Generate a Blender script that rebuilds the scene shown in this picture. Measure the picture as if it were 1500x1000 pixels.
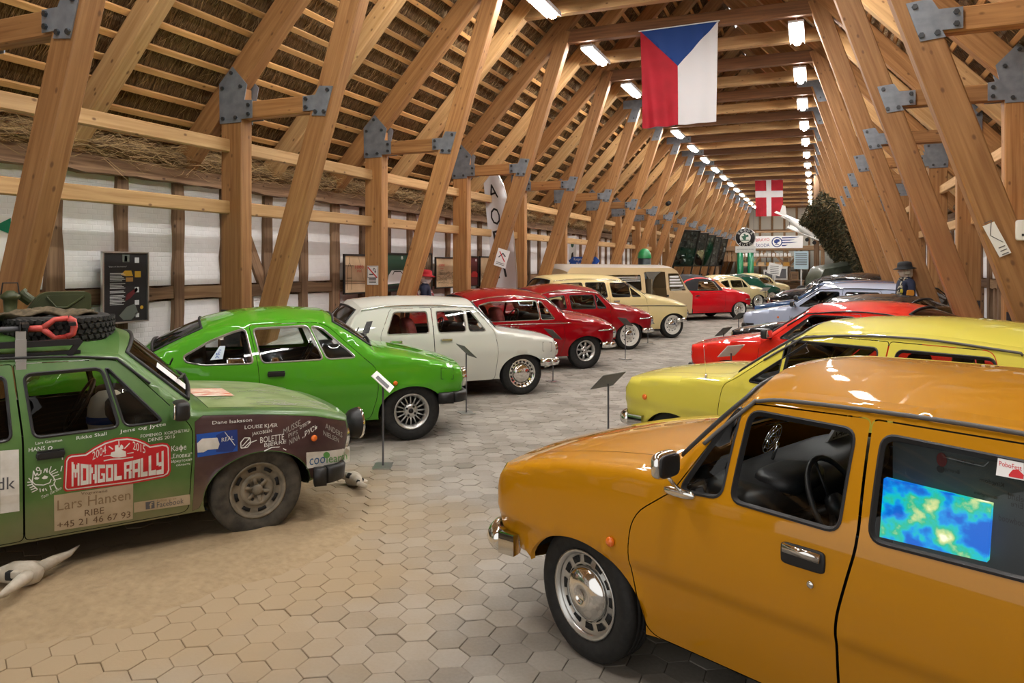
import bpy, math, random
import numpy as np
from mathutils import Vector, Matrix
from mathutils.geometry import delaunay_2d_cdt, tessellate_polygon
for o in list(bpy.data.objects): bpy.data.objects.remove(o)
random.seed(7); rng = np.random.default_rng(11)
PI = math.pi
C = bpy.context.scene.collection
S = bpy.context.scene

# ------------------------------------------------------------------ camera, world, exposure
F, H, V0 = 1080.0, 1.78, 388.0            # focal length and horizon of the photograph (1500 px frame), eye height
PSI = math.atan(445/F)                    # camera looks this far left of the hall's long axis
cd = bpy.data.cameras.new('camera'); cam = bpy.data.objects.new('camera', cd); C.objects.link(cam)
cam.location = (0, 0, H); cam.rotation_euler = (PI/2, 0, PSI)
cd.sensor_width = 36; cd.lens = F/1500*36; cd.shift_y = -(500-V0)/1500; cd.clip_start = .05; cd.clip_end = 300
S.camera = cam
W_ = bpy.data.worlds.new('world'); S.world = W_; W_.use_nodes = True
W_.node_tree.nodes['Background'].inputs[0].default_value = (1.0, .97, .93, 1)
W_.node_tree.nodes['Background'].inputs[1].default_value = .35
S.view_settings.view_transform = 'Standard'; S.view_settings.look = 'None'
S.view_settings.gamma = 1; S.view_settings.use_curve_mapping = False; S.view_settings.exposure = 1.65
TUBE = 50.0                                # emission of the fluorescent tubes
S.cycles.max_bounces = 8; S.cycles.transparent_max_bounces = 24; S.cycles.diffuse_bounces = 4
S.cycles.glossy_bounces = 4; S.cycles.caustics_reflective = False; S.cycles.caustics_refractive = False
S.cycles.sample_clamp_indirect = 4; S.cycles.use_denoising = True

cps, sps = math.cos(PSI), math.sin(PSI)
def ray(u, v): return Vector(((u-750)/F*cps-sps, (u-750)/F*sps+cps, -(v-V0)/F))
def on_z(u, v, z=0):
    r = ray(u, v); return Vector((0, 0, H)) + r*((z-H)/r.z)
def on_x(u, v, x):
    r = ray(u, v); return Vector((0, 0, H)) + r*(x/r.x)
def on_y(u, v, y):
    r = ray(u, v); return Vector((0, 0, H)) + r*(y/r.y)

# ------------------------------------------------------------------ materials
MATS = {}
def newmat(name):
    m = bpy.data.materials.new(name); m.use_nodes = True; MATS[name] = m
    return m, m.node_tree.nodes, m.node_tree.links, m.node_tree.nodes['Principled BSDF']
def simple(name, col, rough=.5, metal=0, coat=0, emit=None, es=0, spec=.5):
    if name in MATS: return MATS[name]
    m, n, l, b = newmat(name)
    b.inputs['Base Color'].default_value = (*col, 1); b.inputs['Roughness'].default_value = rough
    b.inputs['Metallic'].default_value = metal; b.inputs['Coat Weight'].default_value = coat
    b.inputs['Coat Roughness'].default_value = .03; b.inputs['Specular IOR Level'].default_value = spec
    if emit: b.inputs['Emission Color'].default_value = (*emit, 1); b.inputs['Emission Strength'].default_value = es
    return m
def noisy(name, c1, c2, scale=8, rough=.7, bump=.2, stretch=(1, 1, 1), detail=6, coords='Object', metal=0, coat=0, lo=.35, hi=.65, rnd=False, bdist=.01):
    m, n, l, b = newmat(name)
    tc = n.new('ShaderNodeTexCoord'); mp = n.new('ShaderNodeMapping'); mp.inputs['Scale'].default_value = stretch
    l.new(tc.outputs[coords], mp.inputs['Vector'])
    if rnd:
        oi = n.new('ShaderNodeObjectInfo'); mu = n.new('ShaderNodeMath'); mu.operation = 'MULTIPLY'; mu.inputs[1].default_value = 37.0
        l.new(oi.outputs['Random'], mu.inputs[0]); l.new(mu.outputs[0], mp.inputs['Location'])
    no = n.new('ShaderNodeTexNoise'); no.inputs['Scale'].default_value = scale; no.inputs['Detail'].default_value = detail
    l.new(mp.outputs[0], no.inputs['Vector'])
    cr = n.new('ShaderNodeValToRGB'); cr.color_ramp.elements[0].position = lo; cr.color_ramp.elements[1].position = hi
    cr.color_ramp.elements[0].color = (*c1, 1); cr.color_ramp.elements[1].color = (*c2, 1)
    l.new(no.outputs['Fac'], cr.inputs['Fac']); l.new(cr.outputs[0], b.inputs['Base Color'])
    b.inputs['Roughness'].default_value = rough; b.inputs['Metallic'].default_value = metal; b.inputs['Coat Weight'].default_value = coat
    if bump:
        bp = n.new('ShaderNodeBump'); bp.inputs['Strength'].default_value = bump; bp.inputs['Distance'].default_value = bdist
        l.new(no.outputs['Fac'], bp.inputs['Height']); l.new(bp.outputs[0], b.inputs['Normal'])
    m['nz'] = 1
    return m
def wood(name, c1, c2, knots=(.16, .07, .025), rough=.6, tint=.25):
    m, n, l, b = newmat(name)
    tc = n.new('ShaderNodeTexCoord'); oi = n.new('ShaderNodeObjectInfo')
    mu = n.new('ShaderNodeMath'); mu.operation = 'MULTIPLY'; mu.inputs[1].default_value = 53.0
    l.new(oi.outputs['Random'], mu.inputs[0])
    va = n.new('ShaderNodeVectorMath'); va.operation = 'ADD'; l.new(tc.outputs['Object'], va.inputs[0]); l.new(mu.outputs[0], va.inputs[1])
    m1 = n.new('ShaderNodeMapping'); m1.inputs['Scale'].default_value = (.7, 16, 16); l.new(va.outputs[0], m1.inputs[0])
    n1 = n.new('ShaderNodeTexNoise'); n1.inputs['Scale'].default_value = 1.6; n1.inputs['Detail'].default_value = 7; n1.inputs['Distortion'].default_value = .6
    l.new(m1.outputs[0], n1.inputs['Vector'])
    cr = n.new('ShaderNodeValToRGB'); cr.color_ramp.elements[0].position = .3; cr.color_ramp.elements[1].position = .68
    cr.color_ramp.elements[0].color = (*c1, 1); cr.color_ramp.elements[1].color = (*c2, 1); l.new(n1.outputs['Fac'], cr.inputs[0])
    m2 = n.new('ShaderNodeMapping'); m2.inputs['Scale'].default_value = (4.6, 8, 8); l.new(va.outputs[0], m2.inputs[0])
    vo = n.new('ShaderNodeTexVoronoi'); vo.inputs['Scale'].default_value = 1.0; l.new(m2.outputs[0], vo.inputs['Vector'])
    cr2 = n.new('ShaderNodeValToRGB'); cr2.color_ramp.elements[0].position = .07; cr2.color_ramp.elements[1].position = .15
    cr2.color_ramp.elements[0].color = (.85, .85, .85, 1); cr2.color_ramp.elements[1].color = (0, 0, 0, 1); l.new(vo.outputs['Distance'], cr2.inputs[0])
    mx = n.new('ShaderNodeMix'); mx.data_type = 'RGBA'; l.new(cr2.outputs[0], mx.inputs[0]); l.new(cr.outputs[0], mx.inputs[6]); mx.inputs[7].default_value = (*knots, 1)
    hs = n.new('ShaderNodeHueSaturation'); l.new(mx.outputs[2], hs.inputs['Color'])
    mr = n.new('ShaderNodeMapRange'); mr.inputs[3].default_value = 1-tint; mr.inputs[4].default_value = 1+tint*.6; l.new(oi.outputs['Random'], mr.inputs[0]); l.new(mr.outputs[0], hs.inputs['Value'])
    l.new(hs.outputs[0], b.inputs['Base Color']); b.inputs['Roughness'].default_value = rough
    bp = n.new('ShaderNodeBump'); bp.inputs['Strength'].default_value = .15; bp.inputs['Distance'].default_value = .01; l.new(n1.outputs['Fac'], bp.inputs['Height']); l.new(bp.outputs[0], b.inputs['Normal'])
    return m
def glassmat(name, tint=(.9, .93, .92), fr=1.45, boost=.0):
    m, n, l, b = newmat(name); n.remove(b); out = n['Material Output']
    t = n.new('ShaderNodeBsdfTransparent'); t.inputs[0].default_value = (*tint, 1)
    g = n.new('ShaderNodeBsdfGlossy'); g.inputs['Roughness'].default_value = .02
    f = n.new('ShaderNodeFresnel'); f.inputs['IOR'].default_value = fr
    a = n.new('ShaderNodeMath'); a.operation = 'ADD'; a.inputs[1].default_value = boost; l.new(f.outputs[0], a.inputs[0])
    mx = n.new('ShaderNodeMixShader'); l.new(a.outputs[0], mx.inputs[0]); l.new(t.outputs[0], mx.inputs[1]); l.new(g.outputs[0], mx.inputs[2])
    l.new(mx.outputs[0], out.inputs[0]); return m
def paint(name, col, rough=.32, flake=.04):
    return MATS.get(name) or simple(name, col, rough, 0, 1.0)

M_TIM = wood('timber_orange', (.30, .132, .040), (.49, .252, .092))
M_TIMD = wood('timber_dark_brown', (.13, .055, .022), (.26, .12, .045))  # darker brown timber for the main collar beams
M_TIM2 = wood('timber_pale', (.48, .275, .105), (.67, .43, .20))
M_BAT = wood('batten_pale', (.50, .26, .085), (.70, .41, .16), tint=.35)
M_OLD = wood('old_oak', (.13, .07, .036), (.30, .185, .105), knots=(.05, .025, .015), rough=.85, tint=.35)
M_OLD2 = wood('old_oak_pale', (.26, .15, .075), (.43, .28, .155), knots=(.09, .05, .03), rough=.85, tint=.3)
M_STEEL = noisy('galvanised_steel', (.22, .25, .285), (.30, .335, .38), 9, .45, .03, metal=.5)
M_SHOE = noisy('black_steel', (.018, .018, .02), (.05, .05, .055), 8, .5, .1)
M_BOLT = simple('bolt_steel', (.10, .11, .12), .4, .8)
M_CHROME = simple('chrome', (.82, .82, .80), .1, 1.0)
M_ALU = simple('brushed_aluminium', (.62, .62, .60), .32, .9)
M_BLACK = simple('black_plastic', (.012, .012, .013), .45)
M_RUB = simple('rubber_seal', (.015, .015, .016), .55)
M_TYRE = noisy('tyre_rubber', (.006, .006, .006), (.015, .015, .014), 30, .75, .15)
M_DUSTYTYRE = noisy('dusty_tyre', (.035, .031, .025), (.085, .075, .058), 14, .85, .2)
M_WW = simple('whitewall', (.78, .76, .70), .6)
M_GLASS = glassmat('window_glass', (.80, .84, .83))
M_GLASS_DUST = glassmat('dusty_glass', (.62, .60, .53), 1.4)
M_DARKIN = simple('dark_interior', (.010, .010, .010), .8)
M_SEAT = noisy('seat_vinyl', (.02, .02, .021), (.045, .043, .042), 20, .6, .1)
M_SEATBR = noisy('seat_brown', (.20, .13, .08), (.30, .21, .14), 20, .7, .1)
M_SEATRED = noisy('seat_red', (.22, .03, .03), (.33, .06, .05), 20, .6, .1)
M_WHITE = simple('white_print', (.86, .86, .85), .5)
M_INK = simple('black_print', (.012, .012, .014), .5)
M_REDP = simple('red_print', (.62, .012, .02), .45)
M_BLUEP = simple('blue_print', (.012, .085, .42), .45)
M_AMBER = simple('amber_lens', (.85, .17, .01), .2, coat=1)
M_LENS = simple('headlamp_lens', (.75, .78, .78), .08, .3, 1)
M_REDLENS = simple('red_lens', (.35, .01, .008), .2, coat=1)

# ------------------------------------------------------------------ mesh helpers
def mk(name, verts, faces, mats, parent=None, smooth=False, mi=None, normals=None):
    me = bpy.data.meshes.new(name)
    if normals is not None:                # wind the faces the way the normals point
        VA, NA = np.asarray(verts, float), np.asarray(normals, float); fx = []
        for f in faces:
            a, b, c = VA[f[0]], VA[f[1]], VA[f[2]]
            g = np.cross(b-a, c-a); fx.append(f if g@(NA[f[0]]+NA[f[1]]+NA[f[2]]) >= 0 else tuple(f)[::-1])
        faces = fx
    me.from_pydata([tuple(v) for v in verts], [], [tuple(int(i) for i in f) for f in faces])
    for m in (mats if isinstance(mats, (list, tuple)) else [mats]): me.materials.append(m)
    if mi is not None: me.polygons.foreach_set('material_index', np.asarray(mi, dtype=np.int32))
    if smooth: me.polygons.foreach_set('use_smooth', np.ones(len(me.polygons), dtype=bool))
    me.update()
    if normals is not None and smooth:
        me.normals_split_custom_set_from_vertices([tuple(x) for x in normals])
    o = bpy.data.objects.new(name, me); C.objects.link(o)
    if parent is not None: o.parent = parent
    return o
def tag(o, label=None, cat=None, group=None, kind=None):
    if label: o['label'] = label
    if cat: o['category'] = cat
    if group: o['group'] = group
    if kind: o['kind'] = kind
    return o
def empty(name, loc=(0, 0, 0), rz=0, label=None, cat=None, group=None, kind=None):
    o = bpy.data.objects.new(name, None); C.objects.link(o); o.location = loc; o.rotation_euler = (0, 0, rz)
    o.empty_display_size = .1
    return tag(o, label, cat, group, kind)
def kids(o): return [c for c in bpy.data.objects if c.parent == o]
CH = {}
def copy_tree(o, parent=None):
    c = o.copy(); C.objects.link(c)
    if parent is not None: c.parent = parent
    for k in o.children: copy_tree(k, c)
    return c
class MB:
    def __init__(s): s.v = []; s.f = []; s.m = []
    def add(s, vs, fs, m=0):
        o = len(s.v); s.v += [tuple(x) for x in vs]; s.f += [tuple(i+o for i in f) for f in fs]; s.m += [m]*len(fs); return s
    def box(s, c, d, m=0, R=None):
        x, y, z = [k/2 for k in d]
        vs = [Vector((i*x, j*y, k*z)) for i in (-1, 1) for j in (-1, 1) for k in (-1, 1)]
        if R is not None: vs = [R @ q for q in vs]
        vs = [q+Vector(c) for q in vs]
        return s.add(vs, [(0, 1, 3, 2), (4, 6, 7, 5), (0, 4, 5, 1), (2, 3, 7, 6), (0, 2, 6, 4), (1, 5, 7, 3)], m)
    def bar(s, p0, p1, w, h, m=0, up=(0, 0, 1)):
        p0, p1 = Vector(p0), Vector(p1); R = frame(p1-p0, up)
        return s.box((p0+p1)/2, ((p1-p0).length, w, h), m, R)
    def tube(s, pts, r, n=8, m=0, closed=False, cap=True):
        pts = [Vector(p) for p in pts]; N = len(pts); rs = r if hasattr(r, '__len__') else [r]*N
        o = len(s.v); prev = None
        for i, p in enumerate(pts):
            a = pts[(i-1) % N] if (closed or i > 0) else p; b = pts[(i+1) % N] if (closed or i < N-1) else p
            t = (b-a).normalized() if (b-a).length > 1e-9 else Vector((0, 0, 1))
            if prev is None: u = t.orthogonal().normalized()
            else:
                u = prev-t*prev.dot(t); u = u.normalized() if u.length > 1e-6 else t.orthogonal().normalized()
            prev = u; w = t.cross(u)
            for k in range(n):
                q = 2*PI*k/n; s.v.append(tuple(p+(u*math.cos(q)+w*math.sin(q))*rs[i]))
        for i in range(N if closed else N-1):
            for k in range(n):
                a = o+i*n+k; b = o+i*n+(k+1) % n; j = (i+1) % N
                s.f.append((a, b, o+j*n+(k+1) % n, o+j*n+k)); s.m.append(m)
        if cap and not closed:
            s.f.append(tuple(o+k for k in range(n))[::-1]); s.m.append(m)
            s.f.append(tuple(o+(N-1)*n+k for k in range(n))); s.m.append(m)
        return s
    def lathe(s, prof, n=24, m=0, M=None, a0=0, a1=2*PI):
        full = abs(a1-a0-2*PI) < 1e-6; o = len(s.v); k = n if full else n+1
        for r, z in prof:
            for i in range(k):
                a = a0+(a1-a0)*i/n; p = Vector((r*math.cos(a), r*math.sin(a), z))
                s.v.append(tuple(M @ p if M is not None else p))
        for j in range(len(prof)-1):
            for i in range(n):
                i2 = (i+1) % k
                s.f.append((o+j*k+i, o+j*k+i2, o+(j+1)*k+i2, o+(j+1)*k+i)); s.m.append(m)
        return s
    def prism(s, poly, z0, z1, m=0, M=None, sides=True):
        n = len(poly); P = [Vector((x, y, z)) for z in (z0, z1) for x, y in poly]
        if M is not None: P = [M @ p for p in P]
        tri = tessellate_polygon([[Vector((x, y, 0)) for x, y in poly]])
        if z0 == z1: return s.add(P[:n], [tuple(t) for t in tri], m)
        fs = [tuple(t) for t in tri]+[tuple(i+n for i in t) for t in tri]
        if sides: fs += [(i, (i+1) % n, (i+1) % n+n, i+n) for i in range(n)]
        return s.add(P, fs, m)
    def pillow(s, c, d, m=0, R=None, e=.35, nu=14, nv=10):
        def sp(x): return math.copysign(abs(x)**e, x)
        vs = []; fs = []
        for j in range(nv+1):
            ph = -PI/2+PI*j/nv
            for i in range(nu):
                th = 2*PI*i/nu
                q = Vector((d[0]/2*sp(math.cos(ph))*sp(math.cos(th)), d[1]/2*sp(math.cos(ph))*sp(math.sin(th)), d[2]/2*sp(math.sin(ph))))
                if R is not None: q = R @ q
                vs.append(q+Vector(c))
        for j in range(nv):
            for i in range(nu): fs.append((j*nu+i, j*nu+(i+1) % nu, (j+1)*nu+(i+1) % nu, (j+1)*nu+i))
        return s.add(vs, fs, m)
    def build(s, name, mats, parent=None, smooth=False):
        return mk(name, s.v, s.f, mats, parent, smooth, s.m)
def frame(d, up=(0, 0, 1)):
    x = Vector(d).normalized(); u = Vector(up)
    if abs(x.dot(u)) > .999: u = Vector((0, 1, 0))
    y = u.cross(x).normalized(); z = x.cross(y)
    return Matrix((x, y, z)).transposed()
def chamfer_box(dx, dy, dz, c=.012):
    # long timber with chamfered long edges, centred, length along X
    prof = []
    for sy, sz, o in ((1, 1, 0), (-1, 1, 1), (-1, -1, 0), (1, -1, 1)):
        a = (sy*(dy/2), sz*(dz/2-c)); b = (sy*(dy/2-c), sz*dz/2)
        prof += [a, b] if o == 0 else [b, a]
    n = 8
    vs = [(-dx/2, y, z) for y, z in prof]+[(dx/2, y, z) for y, z in prof]
    fs = [(i, (i+1) % n, n+(i+1) % n, n+i) for i in range(n)]+[tuple(range(n))[::-1], tuple(range(n, 2*n))]
    return vs, fs
BCACHE = {}
def beam(name, p0, p1, w, h, mat, parent=None, up=(0, 0, 1), c=.012):
    # w across (local Y), h along 'up' (local Z); object's local X runs along the timber
    p0, p1 = Vector(p0), Vector(p1); L = (p1-p0).length; key = (name, round(L, 3), w, h, mat.name)
    if key in BCACHE:
        o = bpy.data.objects.new(name, BCACHE[key]); C.objects.link(o)
        if parent is not None: o.parent = parent
    else:
        vs, fs = chamfer_box(L, w, h, c); o = mk(name, vs, fs, mat, parent); BCACHE[key] = o.data
    R = frame(p1-p0, up).to_4x4(); R.translation = (p0+p1)/2
    o.matrix_local = R
    return o
def rrect(x0, y0, x1, y1, r, n=5):
    pts = []
    for cx, cy, a in ((x1-r, y1-r, 0), (x0+r, y1-r, PI/2), (x0+r, y0+r, PI), (x1-r, y0+r, 1.5*PI)):
        for i in range(n+1): pts.append((cx+r*math.cos(a+PI/2*i/n), cy+r*math.sin(a+PI/2*i/n)))
    return pts
def round_poly(P, r, n=5):
    out = []; N = len(P); rr = r if hasattr(r, '__len__') else [r]*N
    for i in range(N):
        p, a, b = Vector(P[i]), Vector(P[i-1]), Vector(P[(i+1) % N])
        da, db = (a-p), (b-p); la, lb = da.length, db.length; q = min(rr[i], la*.45, lb*.45)
        if q < 1e-4: out.append(tuple(p)); continue
        s0, s1 = p+da/la*q, p+db/lb*q
        for k in range(n+1):
            t = k/n; out.append(tuple(s0*(1-t)**2+p*2*t*(1-t)+s1*t*t))
    return out
def area2(P): return sum(P[i-1][0]*P[i][1]-P[i][0]*P[i-1][1] for i in range(len(P)))/2
def offset(P, d):
    # positive d grows the polygon
    sg = 1 if area2(P) > 0 else -1; N = len(P); out = []
    for i in range(N):
        a, p, b = Vector(P[i-1]), Vector(P[i]), Vector(P[(i+1) % N])
        e0, e1 = (p-a), (b-p)
        if e0.length < 1e-9: e0 = e1
        if e1.length < 1e-9: e1 = e0
        n0 = Vector((e0.y, -e0.x)).normalized()*sg; n1 = Vector((e1.y, -e1.x)).normalized()*sg
        m = n0+n1; L = m.length
        if L < 1e-6: out.append(tuple(p)); continue
        m = m/L; k = d/max(.4, m.dot(n0)); out.append(tuple(p+m*k))
    return out
def dens(P, step, closed=True):
    out = []; N = len(P)
    for i in range(N if closed else N-1):
        a, b = Vector(P[i]), Vector(P[(i+1) % N]); k = max(1, int(math.ceil((b-a).length/step)))
        for j in range(k): out.append(tuple(a.lerp(b, j/k)))
    if not closed: out.append(tuple(P[-1]))
    return out
def crom(P, n=6):
    P = [Vector(p) for p in P]; out = []
    for i in range(len(P)-1):
        p1, p2 = P[i], P[i+1]; p0 = P[i-1] if i else p1*2-p2; p3 = P[i+2] if i+2 < len(P) else p2*2-p1
        for k in range(n):
            t = k/n
            out.append(tuple(.5*((2*p1)+(p2-p0)*t+(2*p0-5*p1+4*p2-p3)*t*t+(3*p1-p0-3*p2+p3)*t**3)))
    out.append(tuple(P[-1])); return out
def inside(pts, poly):
    x, y = pts[:, 0], pts[:, 1]; r = np.zeros(len(pts), bool); N = len(poly)
    for i in range(N):
        x0, y0 = poly[i-1]; x1, y1 = poly[i]
        c = ((y0 > y) != (y1 > y))
        if y0 != y1: r ^= c & (x < (x1-x0)*(y-y0)/(y1-y0)+x0)
    return r
def segdist(pts, line):
    # distance to an open polyline and the fractional index of the nearest point
    best = np.full(len(pts), 1e9); idx = np.zeros(len(pts)); L = np.asarray(line, float)
    for i in range(len(L)-1):
        a, b = L[i], L[i+1]; d = b-a; q = (d@d) or 1e-12
        t = np.clip(((pts-a)@d)/q, 0, 1); e = np.hypot(*(pts-(a+t[:, None]*d)).T)
        m = e < best; best[m] = e[m]; idx[m] = i+t[m]
    return best, idx
def cdt(outer, holes, step):
    loops = [dens(outer, step)]+[dens(h, step) for h in holes]; V = []; E = []
    for lp in loops:
        o = len(V); V += [Vector(p) for p in lp]; n = len(lp); E += [(o+i, o+(i+1) % n) for i in range(n)]
    A = np.array([tuple(v) for v in V]); x0, y0 = A.min(0); x1, y1 = A.max(0)
    gx, gy = np.meshgrid(np.arange(x0, x1, step), np.arange(y0, y1, step)); gx[::2] += step/2
    G = np.stack([gx.ravel(), gy.ravel()], 1); ok = inside(G, outer)
    for h in holes: ok &= ~inside(G, h)
    G = G[ok]
    if len(G):
        # keep clear of the boundary
        D = np.full(len(G), 1e9)
        for k in range(0, len(A), 400): D = np.minimum(D, np.sqrt(((G[:, None]-A[None, k:k+400])**2).sum(2)).min(1))
        G = G[D > step*.55]; V += [Vector(p) for p in G]
    v, e, f, *_ = delaunay_2d_cdt(V, E, [], 0, 1e-6)
    P = np.array([tuple(p) for p in v]); T = np.array([t for t in f if len(t) == 3])
    c = P[T].mean(1); ok = inside(c, outer)
    for h in holes: ok &= ~inside(c, h)
    return P, T[ok]
TXT = {}
def text2d(txt):
    if txt in TXT: return TXT[txt]
    cu = bpy.data.curves.new('t', 'FONT'); cu.body = txt; cu.resolution_u = 2
    o = bpy.data.objects.new('t', cu); C.objects.link(o)
    dg = bpy.context.evaluated_depsgraph_get(); me = o.evaluated_get(dg).to_mesh()
    V = np.array([v.co[:2] for v in me.vertices]) if len(me.vertices) else np.zeros((0, 2)); Fc = [tuple(p.vertices) for p in me.polygons]
    o.evaluated_get(dg).to_mesh_clear(); bpy.data.objects.remove(o); bpy.data.curves.remove(cu)
    TXT[txt] = (V, Fc); return V, Fc
def textfit(txt, p0, p1, h, shear=0, up=None):
    # text on the line p0->p1 (2-D), glyph height h
    V, Fc = text2d(txt)
    if not len(V): return V, Fc
    lo, hi = V.min(0), V.max(0); U = (V-lo)/np.maximum(hi-lo, 1e-6)
    p0, p1 = np.array(p0, float), np.array(p1, float); d = p1-p0; n = np.array([-d[1], d[0]])/np.hypot(*d) if up is None else np.array(up)
    if shear: U = U+np.stack([U[:, 1]*shear*h/np.hypot(*d), 0*U[:, 1]], 1)
    return p0+U[:, :1]*d+U[:, 1:]*h*n, Fc
def flat_print(name, items, mats, parent, M):
    # printed shapes on a plane: items = (kind, data, mat index, layer); M maps (x,y,lift) to space
    b = MB()
    for it in items:
        k, dta, mi, ly = it
        if k == 'poly': b.prism(dta, ly*.0012, ly*.0012, mi, M, sides=False)
        elif k == 'text':
            V, Fc = textfit(*dta); b.add([M @ Vector((x, y, ly*.0012)) for x, y in V], Fc, mi)
        elif k == 'line':
            pts, wd = dta
            for a, c in zip(pts[:-1], pts[1:]):
                a, c = Vector(a), Vector(c); d = (c-a)
                if d.length < 1e-9: continue
                n = Vector((-d.y, d.x)).normalized()*wd/2
                b.prism([tuple(a+n), tuple(a-n), tuple(c-n), tuple(c+n)], ly*.0012, ly*.0012, mi, M, sides=False)
    return b.build(name, mats, parent)
# ------------------------------------------------------------------ the hall
XP, XC, SP, Y0 = -6.75, -2.25, 3.2, 7.27
XWL, XWR = -7.6, 3.10
N0, N1 = -2, 16
YA, YB = -3.5, 61.0
SL = 1.084; RA = math.atan(SL)            # roof slope
def mx(x): return 2*XC-x
def zr(x): return 4.05+(x-XP)*SL          # rafter centre line, left side
ORD = ['first', 'second', 'third', 'fourth', 'fifth', 'sixth', 'seventh', 'eighth', 'ninth', 'tenth', 'eleventh', 'twelfth', 'thirteenth',
       'fourteenth', 'fifteenth', 'sixteenth', 'seventeenth', 'eighteenth', 'nineteenth', 'twentieth']
def plate(name, poly, y, parent, mirror=False, bolts=()):
    b = MB(); dz = .16 if mirror else 0; P = [((mx(x) if mirror else x), z+dz) for x, z in poly]
    M = Matrix(((1, 0, 0, 0), (0, 0, -1, 0), (0, 1, 0, 0), (0, 0, 0, 1)))
    b.prism(P, -y, -y+.012, 0, M)
    for x, z in bolts:
        x = mx(x) if mirror else x; z = z+dz
        b.prism([(x+.024*math.cos(PI/3*k), z+.024*math.sin(PI/3*k)) for k in range(6)], -y+.012, -y+.035, 1, M)
    return b.build(name, [M_STEEL, M_BOLT], parent)
def strut_x(z): return -6.2+.333*(z-1.22)
def main_frame():
    e = empty('timber_frame')
    for mir in (False, True):
        q = (lambda x: mx(x)) if mir else (lambda x: x)
        beam('post', (q(XP), 0, 0), (q(XP), 0, 4.10 if mir else 3.98), .19, .33, M_TIM, e, up=(1, 0, 0))
        beam('strut', (q(strut_x(.3)), 0, .3), (q(strut_x(6.32)), 0, 6.32), .19, .27, M_TIM, e, up=(1, 0, 0))
        beam('rafter', (q(-7.9), .0, zr(-7.9)), (q(XC), .0, zr(XC)), .19, .3, M_TIM, e)
        zt_ = 3.86 if mir else 3.70; beam('tie', (q(XP+.1), 0, zt_), (q(strut_x(zt_)), 0, zt_), .14, .21, M_TIM, e)
        x, z = XP, 3.95
        for y in (-.097, .109):
            plate('post_plate', [(x-.17, z-.40), (x+.165, z-.40), (x+.165, z-.36), (x+.34, z-.36), (x+.34, z-.14), (x+.22, z-.13), (x+.26, z+.06), (x+.03, z+.30), (x-.18, z+.10)], y, e, mir,
                  [(x-.11, z-.34), (x+.09, z-.34), (x+.29, z-.2), (x+.29, z-.31), (x+.02, z+.22), (x+.17, z+.04), (x-.12, z+.04)] if y < 0 else ())
            sx = strut_x(3.7); d = .333
            plate('strut_plate', [(sx-.27, 3.61), (sx-.27, 3.79), (sx-.09, 3.79), (sx-.09+d*.17, 3.89), (sx+.10+d*.17, 3.87), (sx+.10-d*.16, 3.53), (sx-.09-d*.16, 3.55), (sx-.09-d*.08, 3.61)], y, e, mir,
                  [(sx-.22, 3.65), (sx-.22, 3.75), (sx+.09, 3.83), (sx-.08, 3.59), (sx+.04, 3.58)] if y < 0 else ())
        sx = strut_x(6.15)
        plate('collar_plate', [(sx-.35, 6.07), (sx-.35, 6.30), (sx+.5, 6.30), (sx+.5, 6.10), (sx+.13, 6.10), (sx+.0, 5.7), (sx-.24, 5.7), (sx-.1, 6.07)], -.097, e, mir, [(sx+.42, 6.2), (sx-.05, 5.8)])
        b = MB(); b.box((q(XP), -.1, .62), (.30, .02, 1.2)); b.box((q(XP), 0, .06), (.42, .30, .12))
        for z in (.5, 1.1):
            for k in (-.08, .08): b.prism([(q(XP)+k+.022*math.cos(PI/3*j), z+.022*math.sin(PI/3*j)) for j in range(6)], .11, .13, 1, Matrix(((1, 0, 0, 0), (0, 0, -1, 0), (0, 1, 0, 0), (0, 0, 0, 1))))
        b.build('steel_shoe', [M_SHOE, M_BOLT], e)
    beam('collar_beam', (-4.75, 0, 6.2), (mx(-4.75), 0, 6.2), .17, .25, M_TIMD, e)
    return e
def second_frame():
    e = empty('rafter_pair')
    for mir in (False, True):
        q = (lambda x: mx(x)) if mir else (lambda x: x)
        beam('rafter', (q(-7.9), .0, zr(-7.9)+.02), (q(XC), .0, zr(XC)+.02), .19, .26, M_TIM2, e)
    beam('collar_beam', (-4.85, 0, 6.2), (mx(-4.85), 0, 6.2), .16, .24, M_TIM2, e)
    return e
mf, sf = main_frame(), second_frame()
for n in range(N0, N1+1):
    k = n-N0
    t = mf if n == N0 else copy_tree(mf); t.location = (0, Y0+SP*n, 0)
    if n < 4:
        for c in list(t.children):
            if c.name.startswith('collar_plate') and n > N0: bpy.data.objects.remove(c)
    tag(t, f'brown timber truss frame with steel plates, {ORD[k]} along the hall counted from the camera end', 'timber frame', 'main timber truss frames')
    if n < N1:
        t = sf if n == N0 else copy_tree(sf); t.location = (0, Y0+SP*n+SP/2, 0)
        tag(t, f'paler pair of rafters with collar beam between truss frames, {ORD[k]} from the camera end', 'rafters', 'intermediate rafter pairs')

# long rails between the posts
for k, (X, z) in enumerate([(XP-.06, 3.27), (XP-.06, 2.50), (mx(XP-.06), 3.27), (mx(XP-.06), 2.50)]):
    e = empty(f'trim_{k+1}', kind='structure')
    for n in range(N0-1, N1): beam('rail', (X, Y0+SP*n+.095, z), (X, Y0+SP*(n+1)-.095, z), .08, .165, M_TIM2, e)
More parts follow.
